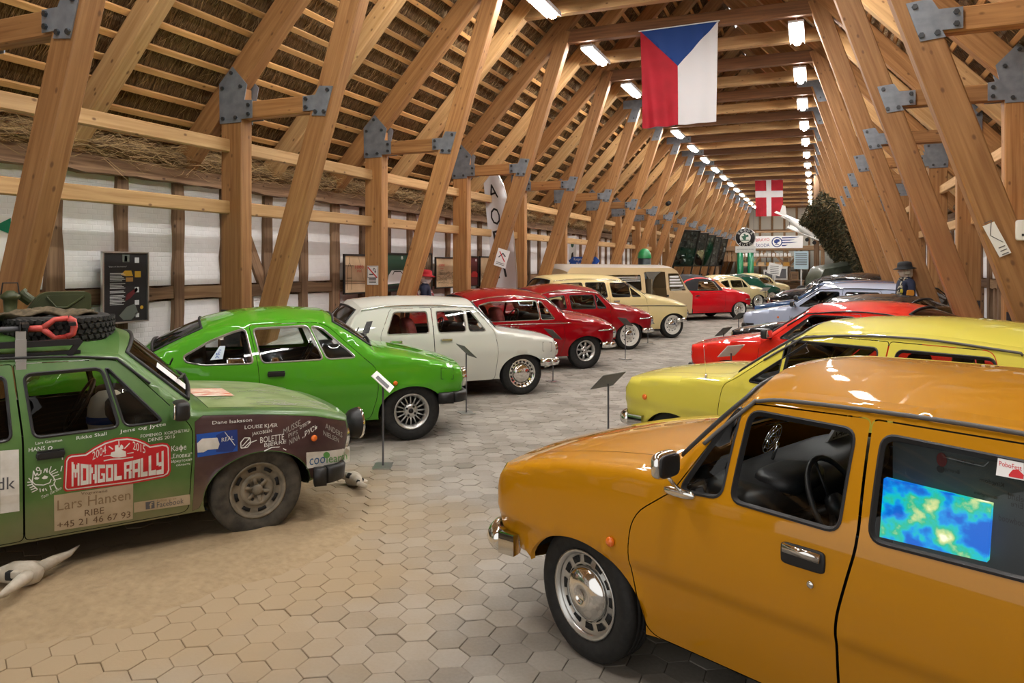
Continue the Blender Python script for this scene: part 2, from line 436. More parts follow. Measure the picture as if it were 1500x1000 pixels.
# roof: battens and thatch
ceil_ = empty('ceiling', kind='structure')
nx, nz = -math.sin(RA), math.cos(RA)      # outward normal of the left slope
def roof_pt(s, off, y, mir):              # s metres up the left slope from the eave
    x = -8.05+s*math.cos(RA)+nx*off; z = zr(-8.05)+s*math.sin(RA)+nz*off
    return (mx(x) if mir else x, y, z)
SLOPE = (XC+8.05)/math.cos(RA)
for mir in (False, True):
    s = .25
    while s < SLOPE-.1:
        beam('batten', roof_pt(s, .20, YA, mir), roof_pt(s, .20, YB, mir), .07, .045, M_BAT, ceil_, up=(nx if not mir else -nx, 0, nz), c=.004)
        s += .285
def thatch_mat():
    m, n, l, b = newmat('thatch')
    tc = n.new('ShaderNodeTexCoord'); mp = n.new('ShaderNodeMapping'); mp.inputs['Scale'].default_value = (70, 5, 5)
    l.new(tc.outputs['UV'], mp.inputs[0])
    no = n.new('ShaderNodeTexNoise'); no.inputs['Scale'].default_value = 1; no.inputs['Detail'].default_value = 5; no.inputs['Distortion'].default_value = 1.2; l.new(mp.outputs[0], no.inputs[0])
    cr = n.new('ShaderNodeValToRGB'); cr.color_ramp.elements[0].position = .35; cr.color_ramp.elements[1].position = .7
    cr.color_ramp.elements[0].color = (.05, .028, .011, 1); cr.color_ramp.elements[1].color = (.36, .22, .095, 1)
    l.new(no.outputs[0], cr.inputs[0]); l.new(cr.outputs[0], b.inputs['Base Color']); b.inputs['Roughness'].default_value = .9
    bp = n.new('ShaderNodeBump'); bp.inputs['Strength'].default_value = .8; bp.inputs['Distance'].default_value = .03; l.new(no.outputs[0], bp.inputs['Height']); l.new(bp.outputs[0], b.inputs['Normal'])
    return m
M_THATCH = thatch_mat()
m, n, l, b = newmat('straw'); oi = n.new('ShaderNodeAttribute'); oi.attribute_name = 'tone'; oi.attribute_type = 'GEOMETRY'
cr = n.new('ShaderNodeValToRGB'); cr.color_ramp.elements[0].color = (.10, .055, .02, 1); cr.color_ramp.elements[1].color = (.66, .46, .22, 1)
l.new(oi.outputs['Fac'], cr.inputs[0]); l.new(cr.outputs[0], b.inputs['Base Color']); b.inputs['Roughness'].default_value = .8; M_STRAW = m
for mir in (False, True):
    V = []; Fc = []; UV = []
    ys = np.arange(YA, YB+.1, .6); ss = np.arange(0, SLOPE+.2, .095)
    for j, y in enumerate(ys):
        for i, s in enumerate(ss):
            saw = ((s-.25) % .285)/.285
            V.append(roof_pt(s, .255+.05*saw+.02*math.sin(y*3+s*7), y, mir)); UV.append((y, s))
    ni = len(ss)
    for j in range(len(ys)-1):
        for i in range(ni-1): Fc.append((j*ni+i, j*ni+i+1, (j+1)*ni+i+1, (j+1)*ni+i))
    # outer skin so the roof has thickness
    o = len(V)
    for y in (YA, YB):
        for s in (0, SLOPE+.2): V.append(roof_pt(s, .6, y, mir)); UV.append((y, s))
    Fc.append((o, o+1, o+3, o+2))
    t = mk('thatch', V, Fc, M_THATCH, ceil_, True); t['kind'] = 'stuff'
    ul = t.data.uv_layers.new(name='UVMap'); li = np.zeros(len(t.data.loops), dtype=np.int32); t.data.loops.foreach_get('vertex_index', li)
    ul.data.foreach_set('uv', np.asarray(UV, dtype=np.float32)[li].ravel())
def blades(name, P, D, L, w, parent, tone):
    n = len(P); D = D/np.linalg.norm(D, axis=1)[:, None]
    side = np.cross(D, rng.normal(size=(n, 3))); side /= np.linalg.norm(side, axis=1)[:, None]
    bend = rng.normal(size=(n, 3))*.10*L[:, None]
    a = P-side*w; b = P+side*w; mid = P+D*L[:, None]*.55+bend; c = mid-side*w*.9; d = mid+side*w*.9; e = P+D*L[:, None]+bend*.4
    V = np.stack([a, b, c, d, e], 1).reshape(-1, 3); i = np.arange(n)[:, None]*5
    me = bpy.data.meshes.new(name)
    T = np.concatenate([i+np.array([[0, 1, 3]]), i+np.array([[0, 3, 2]]), i+np.array([[2, 3, 4]])], 1).reshape(-1, 3)
    me.vertices.add(len(V)); me.vertices.foreach_set('co', V.astype(np.float32).ravel())
    me.loops.add(T.size); me.loops.foreach_set('vertex_index', T.astype(np.int32).ravel())
    me.polygons.add(len(T)); me.polygons.foreach_set('loop_start', np.arange(0, T.size, 3, dtype=np.int32)); me.polygons.foreach_set('loop_total', np.full(len(T), 3, dtype=np.int32))
    me.update(calc_edges=True); me.validate()
    at = me.attributes.new('tone', 'FLOAT', 'POINT'); at.data.foreach_set('value', np.repeat(tone, 5).astype(np.float32))
    me.materials.append(M_STRAW); o = bpy.data.objects.new(name, me); C.objects.link(o); o.parent = parent; o['kind'] = 'stuff'
    return o
for mir, n, y1 in ((False, 62000, 30), (True, 22000, 34)):
    y = 2+(y1-2)*rng.random(n)**1.4; s = rng.random(n)*(SLOPE if not mir else SLOPE)
    row = np.floor((s-.25)/.285); saw = ((s-.25)/.285-row)
    off = .23+.045*saw+rng.random(n)*.025
    x = -8.05+s*math.cos(RA)+nx*off; z = zr(-8.05)+s*math.sin(RA)+nz*off
    sg = -1 if mir else 1
    if mir: x = mx(x)
    P = np.stack([x, y, z], 1); D = np.stack([-math.cos(RA)*sg+0*y, rng.normal(0, .16, n), -math.sin(RA)+rng.normal(0, .05, n)], 1)
    wild = rng.random(n) < .04; D[wild, 1] += rng.normal(0, .8, wild.sum())
    clump = .5+.5*np.sin(y*2.3+row*4.1)*np.sin(y*.9+row*1.7)
    blades('straw', P, D, .14+.16*rng.random(n), .0035, ceil_, np.clip(rng.random(n)*.75+.25*clump, 0, 1))
# straw bundle along the eave
for mir, n, y1 in ((False, 14000, 26),):
    y = 2+(y1-2)*rng.random(n)**1.3; a = rng.random(n)*2*PI; r = .085+.035*rng.random(n)
    x = -7.56+r*np.cos(a); z = 3.12+r*np.sin(a)+.02*np.sin(y*5)
    P = np.stack([x, y, z], 1); D = np.stack([rng.normal(0, .25, n), np.ones(n)*np.sign(rng.random(n)-.5), rng.normal(0, .25, n)], 1)
    blades('straw', P, D, .25+.25*rng.random(n), .0035, ceil_, np.clip(.35+rng.random(n)*.6, 0, 1))
for mir in (False, True):
    x = mx(-7.56) if mir else -7.56
    t = MB().tube([(x, yy, 3.12+.02*math.sin(yy*5)) for yy in np.arange(YA, YB, 1.0)], .09, 8).build('straw_roll', M_THATCH, ceil_, True); t['kind'] = 'stuff'

# side walls: old half-timbering with whitewashed infill
m, n, l, b = newmat('whitewash'); tc = n.new('ShaderNodeTexCoord')
br = n.new('ShaderNodeTexBrick'); br.inputs['Scale'].default_value = 4.2; br.inputs['Mortar Size'].default_value = .03; br.inputs['Mortar Smooth'].default_value = .6
mp = n.new('ShaderNodeMapping'); mp.inputs['Rotation'].default_value = (0, PI/2, PI/2); l.new(tc.outputs['Object'], mp.inputs[0]); l.new(mp.outputs[0], br.inputs[0])
no = n.new('ShaderNodeTexNoise'); no.inputs['Scale'].default_value = 9; no.inputs['Detail'].default_value = 6; l.new(tc.outputs['Object'], no.inputs[0])
cr = n.new('ShaderNodeValToRGB'); cr.color_ramp.elements[0].color = (.78, .775, .78, 1); cr.color_ramp.elements[1].color = (.90, .90, .91, 1); l.new(no.outputs[0], cr.inputs[0]); l.new(cr.outputs[0], b.inputs['Base Color'])
ma = n.new('ShaderNodeMath'); ma.operation = 'MULTIPLY_ADD'; ma.inputs[1].default_value = .4; l.new(no.outputs[0], ma.inputs[0]); l.new(br.outputs['Fac'], ma.inputs[2])
bp = n.new('ShaderNodeBump'); bp.inputs['Strength'].default_value = .35; bp.inputs['Distance'].default_value = -.008; l.new(ma.outputs[0], bp.inputs['Height']); l.new(bp.outputs[0], b.inputs['Normal'])
b.inputs['Roughness'].default_value = .85; M_WASH = m
def rough_stud(L, w, h, seed, mat, name, parent, p0, p1, up):
    r = random.Random(seed); n = max(3, int(L/.22)); V = []; Fc = []
    for i in range(n+1):
        x = -L/2+L*i/n; a, c = w/2+r.uniform(-.014, .014), w/2+r.uniform(-.014, .014)
        V += [(x, -a, -h/2), (x, c, -h/2), (x, c-r.uniform(0, .012), h/2), (x, -a+r.uniform(0, .012), h/2)]
    for i in range(n):
        for k in range(4): Fc.append((i*4+k, i*4+(k+1) % 4, i*4+4+(k+1) % 4, i*4+4+k))
    Fc += [(3, 2, 1, 0), tuple(n*4+k for k in range(4))]
    o = mk(name, V, Fc, mat, parent)
    p0, p1 = Vector(p0), Vector(p1); R = frame(p1-p0, up).to_4x4(); R.translation = (p0+p1)/2; o.matrix_local = R
    return o
PANEL = {}
def side_wall(name, X, sgn, ystart, yend):
    e = empty(name, kind='structure'); y = ystart; k = 0
    wide = {0: .25, 1: .19, 2: .19}
    mk('backing', [(X-sgn*.16, YA, 0), (X-sgn*.16, YB, 0), (X-sgn*.16, YB, 3.4), (X-sgn*.16, YA, 3.4), (X-sgn*.28, YA, 0), (X-sgn*.28, YB, 0), (X-sgn*.28, YB, 3.4), (X-sgn*.28, YA, 3.4)],
       [(0, 1, 2, 3), (7, 6, 5, 4), (0, 3, 7, 4), (1, 5, 6, 2), (3, 2, 6, 7)], M_OLD, e)
    while y < yend:
        w = wide.get(k, random.uniform(.15, .22)); up = (sgn, 0, 0); mat = M_OLD2 if k in (0, 2) else M_OLD
        rough_stud(2.85, w, .18, k*7+3, mat, 'stud', e, (X-sgn*.08, y, 0), (X-sgn*.08, y, 2.85), up)
        y2 = y+.84
        for z0, z1 in ((.1, 1.32), (1.52, 2.84)):
            key = (z0, sgn)
            if key not in PANEL:
                b = MB(); b.box((0, 0, 0), (.08, .70, z1-z0)); o = b.build('plaster_panel', M_WASH, e); PANEL[key] = o.data
            else:
                o = bpy.data.objects.new('plaster_panel', PANEL[key]); C.objects.link(o); o.parent = e
            o.location = (X-sgn*(.10 if z0 < 1 else .085), (y+y2)/2, (z0+z1)/2)
        if y < 40:
            rough_stud(.70, .17, .16, k*5+1, M_OLD2 if k % 3 == 0 else M_OLD, 'rail', e, (X-sgn*.085, y+.07, 1.42), (X-sgn*.085, y2-.07, 1.42), up)
            if k % 4 == 1:
                yy = y+random.uniform(.3, .5); rough_stud(1.25, .15, .13, k*3+2, M_OLD, 'short_stud', e, (X-sgn*.085, yy, .1), (X-sgn*.085, yy, 1.34), up)
            if k in (8, 13, 19): rough_stud(1.6, .17, .14, k, M_OLD, 'brace', e, (X-sgn*.07, y+.12, 2.8), (X-sgn*.07, y2-.1, 1.5), up)
        y = y2; k += 1
    y = YA
    while y < YB:
        y2 = min(YB, y+6.4)
        rough_stud(y2-y, .2, .22, int(y*3), M_OLD, 'top_plate', e, (X+sgn*.0, y, 2.92), (X+sgn*.0, y2, 2.92), (sgn, 0, 0))
        if y >= 40-6.4: rough_stud(y2-y, .17, .16, int(y*5), M_OLD, 'rail', e, (X-sgn*.085, max(40, y), 1.42), (X-sgn*.085, y2+.001, 1.42), (sgn, 0, 0)) if y2 > 40.1 else None
        y = y2
    return e
side_wall('wall_left', XWL, 1, 5.48-.84*10, YB-.5)
side_wall('wall_right', XWR, -1, 5.0-.84*8, YB-.5)

# floor of hexagonal concrete pavers
fl = empty('floor', kind='structure')
MB().box(((XWL+XWR)/2, (YA+YB)/2, -.07), (XWR-XWL+.6, YB-YA, .1)).build('bed', noisy('joint_sand', (.15, .13, .10), (.24, .205, .16), 30, .95, .3), fl)
def pav_mat(name, nat):
    m, n, l, b = newmat(name); tc = n.new('ShaderNodeTexCoord'); geo = n.new('ShaderNodeNewGeometry')
    n1 = n.new('ShaderNodeTexNoise'); n1.inputs['Scale'].default_value = 1.6; n1.inputs['Detail'].default_value = 4; l.new(geo.outputs['Position'], n1.inputs[0])
    n2 = n.new('ShaderNodeTexNoise'); n2.inputs['Scale'].default_value = 60; n2.inputs['Detail'].default_value = 5; l.new(geo.outputs['Position'], n2.inputs[0])
    if nat: at = n.new('ShaderNodeAttribute'); at.attribute_name = 'tone'; src = at.outputs['Fac']
    else: at = n.new('ShaderNodeObjectInfo'); src = at.outputs['Random']
    a1 = n.new('ShaderNodeMath'); a1.operation = 'MULTIPLY_ADD'; a1.inputs[1].default_value = .36; l.new(src, a1.inputs[0]); l.new(n1.outputs[0], a1.inputs[2])
    a2 = n.new('ShaderNodeMath'); a2.operation = 'MULTIPLY_ADD'; a2.inputs[1].default_value = .25; l.new(n2.outputs[0], a2.inputs[0]); l.new(a1.outputs[0], a2.inputs[2])
    cr = n.new('ShaderNodeValToRGB'); cr.color_ramp.elements[0].position = .5; cr.color_ramp.elements[1].position = 1.05
    cr.color_ramp.elements[0].color = (.165, .145, .12, 1); cr.color_ramp.elements[1].color = (.33, .298, .255, 1)
    l.new(a2.outputs[0], cr.inputs[0])
    # sand trodden off the bed beside the rally car (dirt that lies where the sand is)
    sx = n.new('ShaderNodeSeparateXYZ'); l.new(geo.outputs['Position'], sx.inputs[0])
    v1 = n.new('ShaderNodeVectorMath'); v1.operation = 'DISTANCE'; v1.inputs[1].default_value = (-3.9, 3.2, 0); l.new(geo.outputs['Position'], v1.inputs[0])
    a3 = n.new('ShaderNodeMath'); a3.operation = 'MULTIPLY_ADD'; a3.inputs[1].default_value = 1.5; l.new(n1.outputs[0], a3.inputs[0]); l.new(v1.outputs['Value'], a3.inputs[2])
    mr = n.new('ShaderNodeMapRange'); mr.inputs[1].default_value = 2.1; mr.inputs[2].default_value = 3.3; mr.inputs[3].default_value = .9; mr.inputs[4].default_value = 0; l.new(a3.outputs[0], mr.inputs[0])
    mix = n.new('ShaderNodeMix'); mix.data_type = 'RGBA'; l.new(mr.outputs[0], mix.inputs[0]); l.new(cr.outputs[0], mix.inputs[6]); mix.inputs[7].default_value = (.37, .27, .155, 1)
    l.new(mix.outputs[2], b.inputs['Base Color']); b.inputs['Roughness'].default_value = .78
    bp = n.new('ShaderNodeBump'); bp.inputs['Strength'].default_value = .25; bp.inputs['Distance'].default_value = .004; l.new(n2.outputs[0], bp.inputs['Height']); l.new(bp.outputs[0], b.inputs['Normal'])
    return m
M_PAV, M_PAVF = pav_mat('concrete_paver', False), pav_mat('concrete_paver_field', True)
RH = .097; AP = RH*math.sqrt(3)/2          # two edges of every hexagon run along the hall
def hexv(cx, cy, tilt=(0, 0), dz=0):
    out = []
    for rr, z in ((RH-.0012, -.02), (RH-.0014, -.0025+dz), (RH-.0045, dz)):
        for k in range(6):
            a = PI/6+PI/3*k; x, y = rr*math.cos(a), rr*math.sin(a)
            out.append((cx+x, cy+y, z+(x*tilt[0]+y*tilt[1] if z > -.01 else 0)))
    return out
HF = [(j*6+k, j*6+(k+1) % 6, j*6+6+(k+1) % 6, j*6+6+k) for j in range(2) for k in range(6)]+[(12, 13, 14, 15, 16, 17)]
cells = []
rows = int((24-0.8)/(1.5*RH))
for j in range(rows):
    y = .8+j*1.5*RH
    for i in range(int((XWR-XWL)/(2*AP))):
        x = XWL+.1+(i+.5*(j % 2))*2*AP; cells.append((x, y))
def seen(x, y):
    xc, d = x*cps+y*sps, -x*sps+y*cps
    if d < .5: return 0
    u, v = 750+F*xc/d, V0+F*H/d
    return d if (-60 < u < 1560 and v < 1060) else 0
def free(x, y):
    # open floor, away from the cars of the two rows
    return -3.55+.03*y < x < -1.0-.0*y and not (y < 3.4 and x < -3.1)
near = sorted([(seen(x, y), x, y) for x, y in cells if seen(x, y) and free(x, y)])[:300]
ns = {(round(x, 3), round(y, 3)) for _, x, y in near}
hexes = []
for k in range(12):
    r = random.Random(k); hexes.append(mk('paver', hexv(0, 0, (r.uniform(-.022, .022), r.uniform(-.022, .022)), r.uniform(-.001, .003)), HF, M_PAV).data)
for o in [o for o in bpy.data.objects if o.name.startswith('paver')]: bpy.data.objects.remove(o)
for i, (_, x, y) in enumerate(near):
    o = bpy.data.objects.new('paver', hexes[i*7 % 12]); C.objects.link(o); o.parent = fl; o.location = (x, y, 0); o.rotation_euler = (0, 0, PI/3*(i % 6))
V = []; Fc = []; tn = []
for x, y in cells:
    if (round(x, 3), round(y, 3)) in ns or not seen(x, y) or (y > 14 and abs(x+2.3) > 3.2): continue
    o = len(V); V += hexv(x, y, (random.uniform(-.022, .022), random.uniform(-.022, .022)), random.uniform(-.001, .003)); Fc += [tuple(i+o for i in f) for f in HF]; tn += [random.random()]*18
o = mk('paving', V, Fc, M_PAVF, fl); o['kind'] = 'stuff'
o.data.attributes.new('tone', 'FLOAT', 'POINT').data.foreach_set('value', np.asarray(tn, dtype=np.float32))
yl = .8+rows*1.5*RH-.06
mk('paving_under', [(XWL, YA, -.017), (XWR, YA, -.017), (XWR, yl, -.017), (XWL, yl, -.017)], [(0, 1, 2, 3)], M_PAVF, fl)['kind'] = 'stuff'
o = mk('paving_beyond', [(XWL, yl, -.002), (XWR, yl, -.002), (XWR, YB, -.002), (XWL, YB, -.002)], [(0, 1, 2, 3)], M_PAVF, fl); o['kind'] = 'stuff'

# fluorescent lights under the collar beams, two rows
M_TUBE = simple('fluorescent_diffuser', (.9, .9, .9), .4, emit=(1.0, .965, .92), es=TUBE)
M_HOUS = simple('lamp_housing', (.75, .76, .78), .4)
lamp0 = None
for n in range(N0, N1):
    for X, sd in ((-4.1, 'left'), (-.32, 'right')):
        if lamp0 is None:
            lamp0 = empty('ceiling_light'); b = MB(); b.box((0, 0, .045), (.26, 1.26, .04)); b.box((-.125, 0, .015), (.012, 1.26, .05)); b.box((.125, 0, .015), (.012, 1.26, .05)); b.bar((0, -.35, .07), (0, -.35, .22), .02, .02); b.bar((0, .35, .07), (0, .35, .22), .02, .02); b.build('housing', M_HOUS, lamp0)
            b = MB(); pts = [(-.065, .02), (-.06, -.02), (-.03, -.045), (.03, -.045), (.06, -.02), (.065, .02)]
            b.prism([(p[0], p[1]) for p in pts], -.58, .58, 0, Matrix(((1, 0, 0, 0), (0, 0, 1, 0), (0, 1, 0, 0), (0, 0, 0, 1)))); b.build('diffuser', M_TUBE, lamp0)
            t = lamp0
        else: t = copy_tree(lamp0)
        t.location = (X, Y0+SP*n+.72, 5.98)
        tag(t, f'white fluorescent light fixture under the roof, {ORD[n-N0]} from the camera end in the {sd} row', 'ceiling light', f'fluorescent lights, {sd} row')
# ------------------------------------------------------------------ cars
PAINTS = {
 'orange': (.52, .225, .003), 'yellow': (.72, .64, .09), 'green': (.080, .36, .016), 'white': (.66, .68, .61), 'crimson': (.27, .001, .005),
 'cherry': (.26, .001, .005), 'cream': (.76, .62, .30), 'red': (.70, .020, .010), 'black': (.008, .008, .009), 'silver': (.40, .46, .60), 'navy': (.030, .070, .16),
 'scarlet': (.66, .006, .015), 'tan': (.62, .27, .07), 'ivory': (.74, .62, .33), 'bottle': (.010, .075, .045), 'beige': (.60, .46, .27), 'graphite': (.045, .045, .05)}
for k, c in PAINTS.items(): simple('paint_'+k, c, .45, 0, 1.0, spec=.06)
def P_(k): return MATS['paint_'+k]
SEGS = ('front', 'hood', 'screen', 'roof', 'rear', 'deck', 'tail')
CROWN = dict(front=.05, hood=.05, screen=.09, roof=.085, rear=.09, deck=.045, tail=.05)
class Car:
    def __init__(s, name, spec, loc, rz, label, paint, group=None, cat='car', res=.05, **kw):
        s.sp = sp = dict(w=.80, zb=.88, tum=.20, barrel=.05, sill=.24, wb=2.40, R=.295, Ra=.345, Rz=.265, tw=.16, rf=.05, rfr=.12, lfr=.30, rre=.10, lre=.3,
                         seat=M_SEAT, glass=M_GLASS, wheel='steel', crown={}, hood_t=.84, trim=M_CHROME, winring=M_RUB); sp.update(spec); sp.update(kw)
        s.res = res; s.body_mat = P_(paint) if isinstance(paint, str) else paint
        s.root = empty(name, loc, rz, label, cat, group)
        O = []; cr = []; s.seg = {}; rf = []
        for g in SEGS:
            pts = sp['outline'][g]; q = crom(pts, 6) if len(pts) > 2 else dens(pts, .1, False)
            q = dens(q, max(res, .03), False); i0 = max(0, len(O)-1)
            if O and (Vector(q[0])-Vector(O[-1])).length < .02: q = q[1:]
            O += q; c = sp['crown'].get(g, CROWN[g]); cr += [c]*len(q)
            rf += [sp['rf']*(.55 if g in ('screen', 'rear') else .8 if g == 'roof' else 1)]*len(q); s.seg[g] = (i0, len(O)-1)
        s.O = np.array([tuple(p) for p in O]); cr = np.array(cr); rf = np.array(rf)
        for _ in range(2):
            cr[1:-1] = (cr[:-2]+cr[1:-1]*2+cr[2:])/4; rf[1:-1] = (rf[:-2]+rf[1:-1]*2+rf[2:])/4
        s.cr, s.rfv = cr, rf
        T = np.gradient(s.O, axis=0); T /= np.linalg.norm(T, axis=1)[:, None]; s.N = np.stack([-T[:, 1], T[:, 0]], 1)  # outward (s runs back, z up)
        s.zr = s.O[:, 1].max()
        s.edge = s.W(s.O)
    def Wbase(s, p):
        sp = s.sp; x, z = p[:, 0], p[:, 1]; w = np.full(len(p), float(sp['w'])); zb = sp['zb']
        t = np.clip((z-zb)/(s.zr-zb), 0, 1); w -= sp['tum']*(.75*t+.25*t*t)
        w -= sp['barrel']*np.clip((.62-z)/.38, 0, 1.2)**2+.022*np.clip((z-.62)/(zb-.62), 0, 1)**2
        a = np.clip((s.O[:, 0].min()+sp['lfr']-x)/sp['lfr'], 0, .97); w -= sp['rfr']*(1-np.sqrt(1-a*a))/.757
        a = np.clip((x-(s.O[:, 0].max()-sp['lre']))/sp['lre'], 0, .97); w -= sp['rre']*(1-np.sqrt(1-a*a))/.757
        for ax in (0, sp['wb']):
            r = (np.hypot((x-ax)/sp['Ra'], (z-sp['R'])/sp['Rz'])-1)*.3; w += .014*np.exp(-np.abs(r)/.022)*(z < zb)
        for z0, amp, wd in sp.get('crease', ()): w += amp/(1+np.exp(-(z-z0)/wd))-amp
        return w
    def W(s, p):
        p = np.asarray(p, float); d, i = segdist(p, s.O); r = np.interp(i, np.arange(len(s.rfv)), s.rfv)
        k = 1-np.clip(d/r, 0, 1); return s.Wbase(p)-r*(1-np.sqrt(np.maximum(1-k*k, 0)))
    def nrm(s, p):
        p = np.asarray(p, float); e = .004
        gx = (s.Wbase(p+[e, 0])-s.Wbase(p-[e, 0]))/(2*e); gz = (s.Wbase(p+[0, e])-s.Wbase(p-[0, e]))/(2*e)
        B = np.stack([-gx, np.ones(len(p)), -gz], 1); B /= np.linalg.norm(B, axis=1)[:, None]
        d, i = segdist(p, s.O); r = np.interp(i, np.arange(len(s.rfv)), s.rfv); k = 1-np.clip(d/r, 0, 1)
        j = np.clip(np.round(i).astype(int), 0, len(s.O)-1); n = s.N[j]
        Q = B*np.sqrt(np.maximum(1-k*k, 0))[:, None]+np.stack([n[:, 0], 0*k, n[:, 1]], 1)*k[:, None]
        return Q/np.linalg.norm(Q, axis=1)[:, None]
    def p3(s, p, sd, lift=0):
        p = np.asarray(p, float); n = s.nrm(p) if lift else 0; w = s.W(p)
        q = np.stack([p[:, 0], w, p[:, 1]], 1)+n*lift
        return np.stack([-q[:, 0], sd*q[:, 1], q[:, 2]], 1)
    def panel(s, outer, holes, sd, lift=0, res=None):
        P, T = cdt(outer, holes, res or s.res); V = s.p3(P, sd, lift); n = s.nrm(P); N = np.stack([-n[:, 0], sd*n[:, 1], n[:, 2]], 1)
        return V, (T if sd < 0 else T[:, ::-1]), N
    def loopband(s, lo, li, sd, l0, l1):
        A = s.p3(lo, sd, l0); B = s.p3(li, sd, l1); n = len(lo); V = np.concatenate([A, B])
        return V, [(i, (i+1) % n, n+(i+1) % n, n+i) for i in range(n)]
    def strip(s, i0, i1, ts, lift=0, crown=True):
        # ribs across the car between outline points i0..i1
        I = np.arange(i0, i1+1); t = np.asarray(ts); ye = s.edge[I][:, None]
        off = s.cr[I][:, None]*(1-np.abs(t)[None]**2.3)+lift
        X = s.O[I, 0][:, None]+s.N[I, 0][:, None]*off; Z = s.O[I, 1][:, None]+s.N[I, 1][:, None]*off; Y = ye*t[None]
        G = np.stack([-X, Y+0*X, Z], 2)
        if len(I) > 1:
            N = np.cross(np.gradient(G, axis=0), np.gradient(G, axis=1)); N /= np.maximum(np.linalg.norm(N, axis=2), 1e-9)[..., None]
            on = np.stack([-s.N[I, 0], 0*I, s.N[I, 1]], 1); N *= np.sign((N*on[:, None]).sum(2))[..., None]
        else: N = G*0
        m = len(t); Fs = [(a*m+b, a*m+b+1, (a+1)*m+b+1, (a+1)*m+b) for a in range(len(I)-1) for b in range(m-1)]
        return G.reshape(-1, 3), Fs, N.reshape(-1, 3)
    def build(s):
        sp, O, r = s.sp, s.O, s.root; MBm = s.body_mat; zs = sp['sill']
        V = []; Fc = []; N = []; MI = []
        def add(a, m=0):
            v, f, *n = a; o = len(V); V.extend(map(tuple, v)); Fc.extend(tuple(int(i)+o for i in q) for q in f); MI.extend([m]*len(f))
            N.extend(map(tuple, n[0])) if n else N.extend([(0, 0, 1)]*len(v))
        # ---- side skin
        def arc(cx, a0, a1): return [(cx+sp['Ra']*math.cos(a), sp['R']+sp['Rz']*math.sin(a)) for a in np.linspace(a0, a1, 22)]
        asn = lambda z: math.asin(max(-.95, min(.95, (z-sp['R'])/sp['Rz'])))
        zt, zf = O[-1, 1], O[0, 1]
        ar = arc(sp['wb'], asn(zt), PI-asn(zs)); af = arc(0, asn(zs), PI-asn(zf))
        outer = [tuple(p) for p in O]+ar+af
        doors = sp.get('doors', []); wins = sp.get('windows', [])
        patches = sp.get('patches', [])       # painted panels of their own colour: (name, polygon, material, label)
        for sd in (1, -1):
            holes = [offset(round_poly(d['poly'], d.get('r', .04)), .005) for d in doors]+[round_poly(w, sp.get('wr', .045)) for w in wins]+[p[1] for p in patches]
            add(s.panel(outer, holes, sd))
            for p in patches:
                v, f, n = s.panel(offset(p[1], -.0015), p[4] if len(p) > 4 else [], sd); o = mk(p[0], v, f, p[2], r, True, normals=n)
                if p[3]: o['label'] = p[3]
            for d in doors:
                dp = round_poly(d['poly'], d.get('r', .04)); dw = [round_poly(w, sp.get('wr', .045)) for w in d['windows']]
                v, f, n = s.panel(dp, dw, sd); do = mk('door', v, f, d.get('mat', MBm), r, True, normals=n)
                if d.get('mat'): do['label'] = d['label']
                for w in dw: s.window(w, sd, do, 'window')
                for (h0, h1, kind) in d.get('handles', []): s.handle(h0, h1, kind, sd, do)
                # dark return behind the shut line
                e = offset(dp, .012); v, f = s.loopband(dens(e, .06), dens(offset(dp, -.02), .06) if 0 else [tuple(p) for p in np.array(dens(e, .06))], sd, -.012, -.03)
            for w in [round_poly(w, sp.get('wr', .045)) for w in wins]: s.window(w, sd, r, 'side_window')
            for cx, pts in ((sp['wb'], ar), (0, af)):
                A = s.p3(pts, sd); B = A.copy(); B[:, 1] -= sd*.03; n = len(pts)
                add((np.concatenate([A, B]), [(i, i+1, n+i+1, n+i) for i in range(n-1)], np.concatenate([np.tile([0, sd, 0], (n, 1))]*2)))
            A = s.p3(dens([(sp['wb']-sp['Ra']*.9, zs), (sp['Ra']*.9, zs)], .2, False), sd); B = A.copy(); B[:, 1] -= sd*.25; n = len(A)
            add((np.concatenate([A, B]), [(i, i+1, n+i+1, n+i) for i in range(n-1)]), 1)
        # ---- over-the-top skin
        t = np.concatenate([-np.cos(np.linspace(0, PI, 15))]); t = np.sign(t)*np.abs(t)**.85
        ht = sp['hood_t']
        for g in SEGS:
            i0, i1 = s.seg[g]
            if g in ('front', 'tail'): add(s.strip(i0, i1, t))
            elif g == 'roof':
                if sp.get('roof_mat'):
                    v, f, n = s.strip(i0, i1, t); o = mk('soft_top' if sp.get('soft') else 'roof_panel', v, f, sp['roof_mat'], r, True, normals=n)
                else: add(s.strip(i0, i1, t))
            elif g in ('hood', 'deck'):
                a = max(i0+1, i0+int(round((i1-i0)*.06))) if g == 'hood' else i0+1; b = i1-1 if g == 'deck' else i1-max(1, int((i1-i0)*.10))
                add(s.strip(i0, a, t)); add(s.strip(b, i1, t))
                for q in (np.linspace(-1, -ht-.006, 5), np.linspace(ht+.006, 1, 5)): add(s.strip(a, b, q))
                add(s.strip(a, b, t*(ht+.03), -.018), 1)
                tt = np.linspace(-ht, ht, 15); v, f, n = s.strip(a, b, tt)
                # pull the ends in a hair so that the shut line shows
                v = v.reshape(-1, 15, 3); dv = v[1]-v[0]; v[0] += dv/np.linalg.norm(dv, axis=1)[:, None]*.005; dv = v[-2]-v[-1]; v[-1] += dv/np.linalg.norm(dv, axis=1)[:, None]*.005
                hm = sp.get('hood_mat', MBm) if g == 'hood' else MBm
                s.hood_obj = mk('hood' if g == 'hood' else 'trunk_lid', v.reshape(-1, 3), f, hm, r, True, normals=n)
                if g == 'hood': s.hood = s.hood_obj
            else:
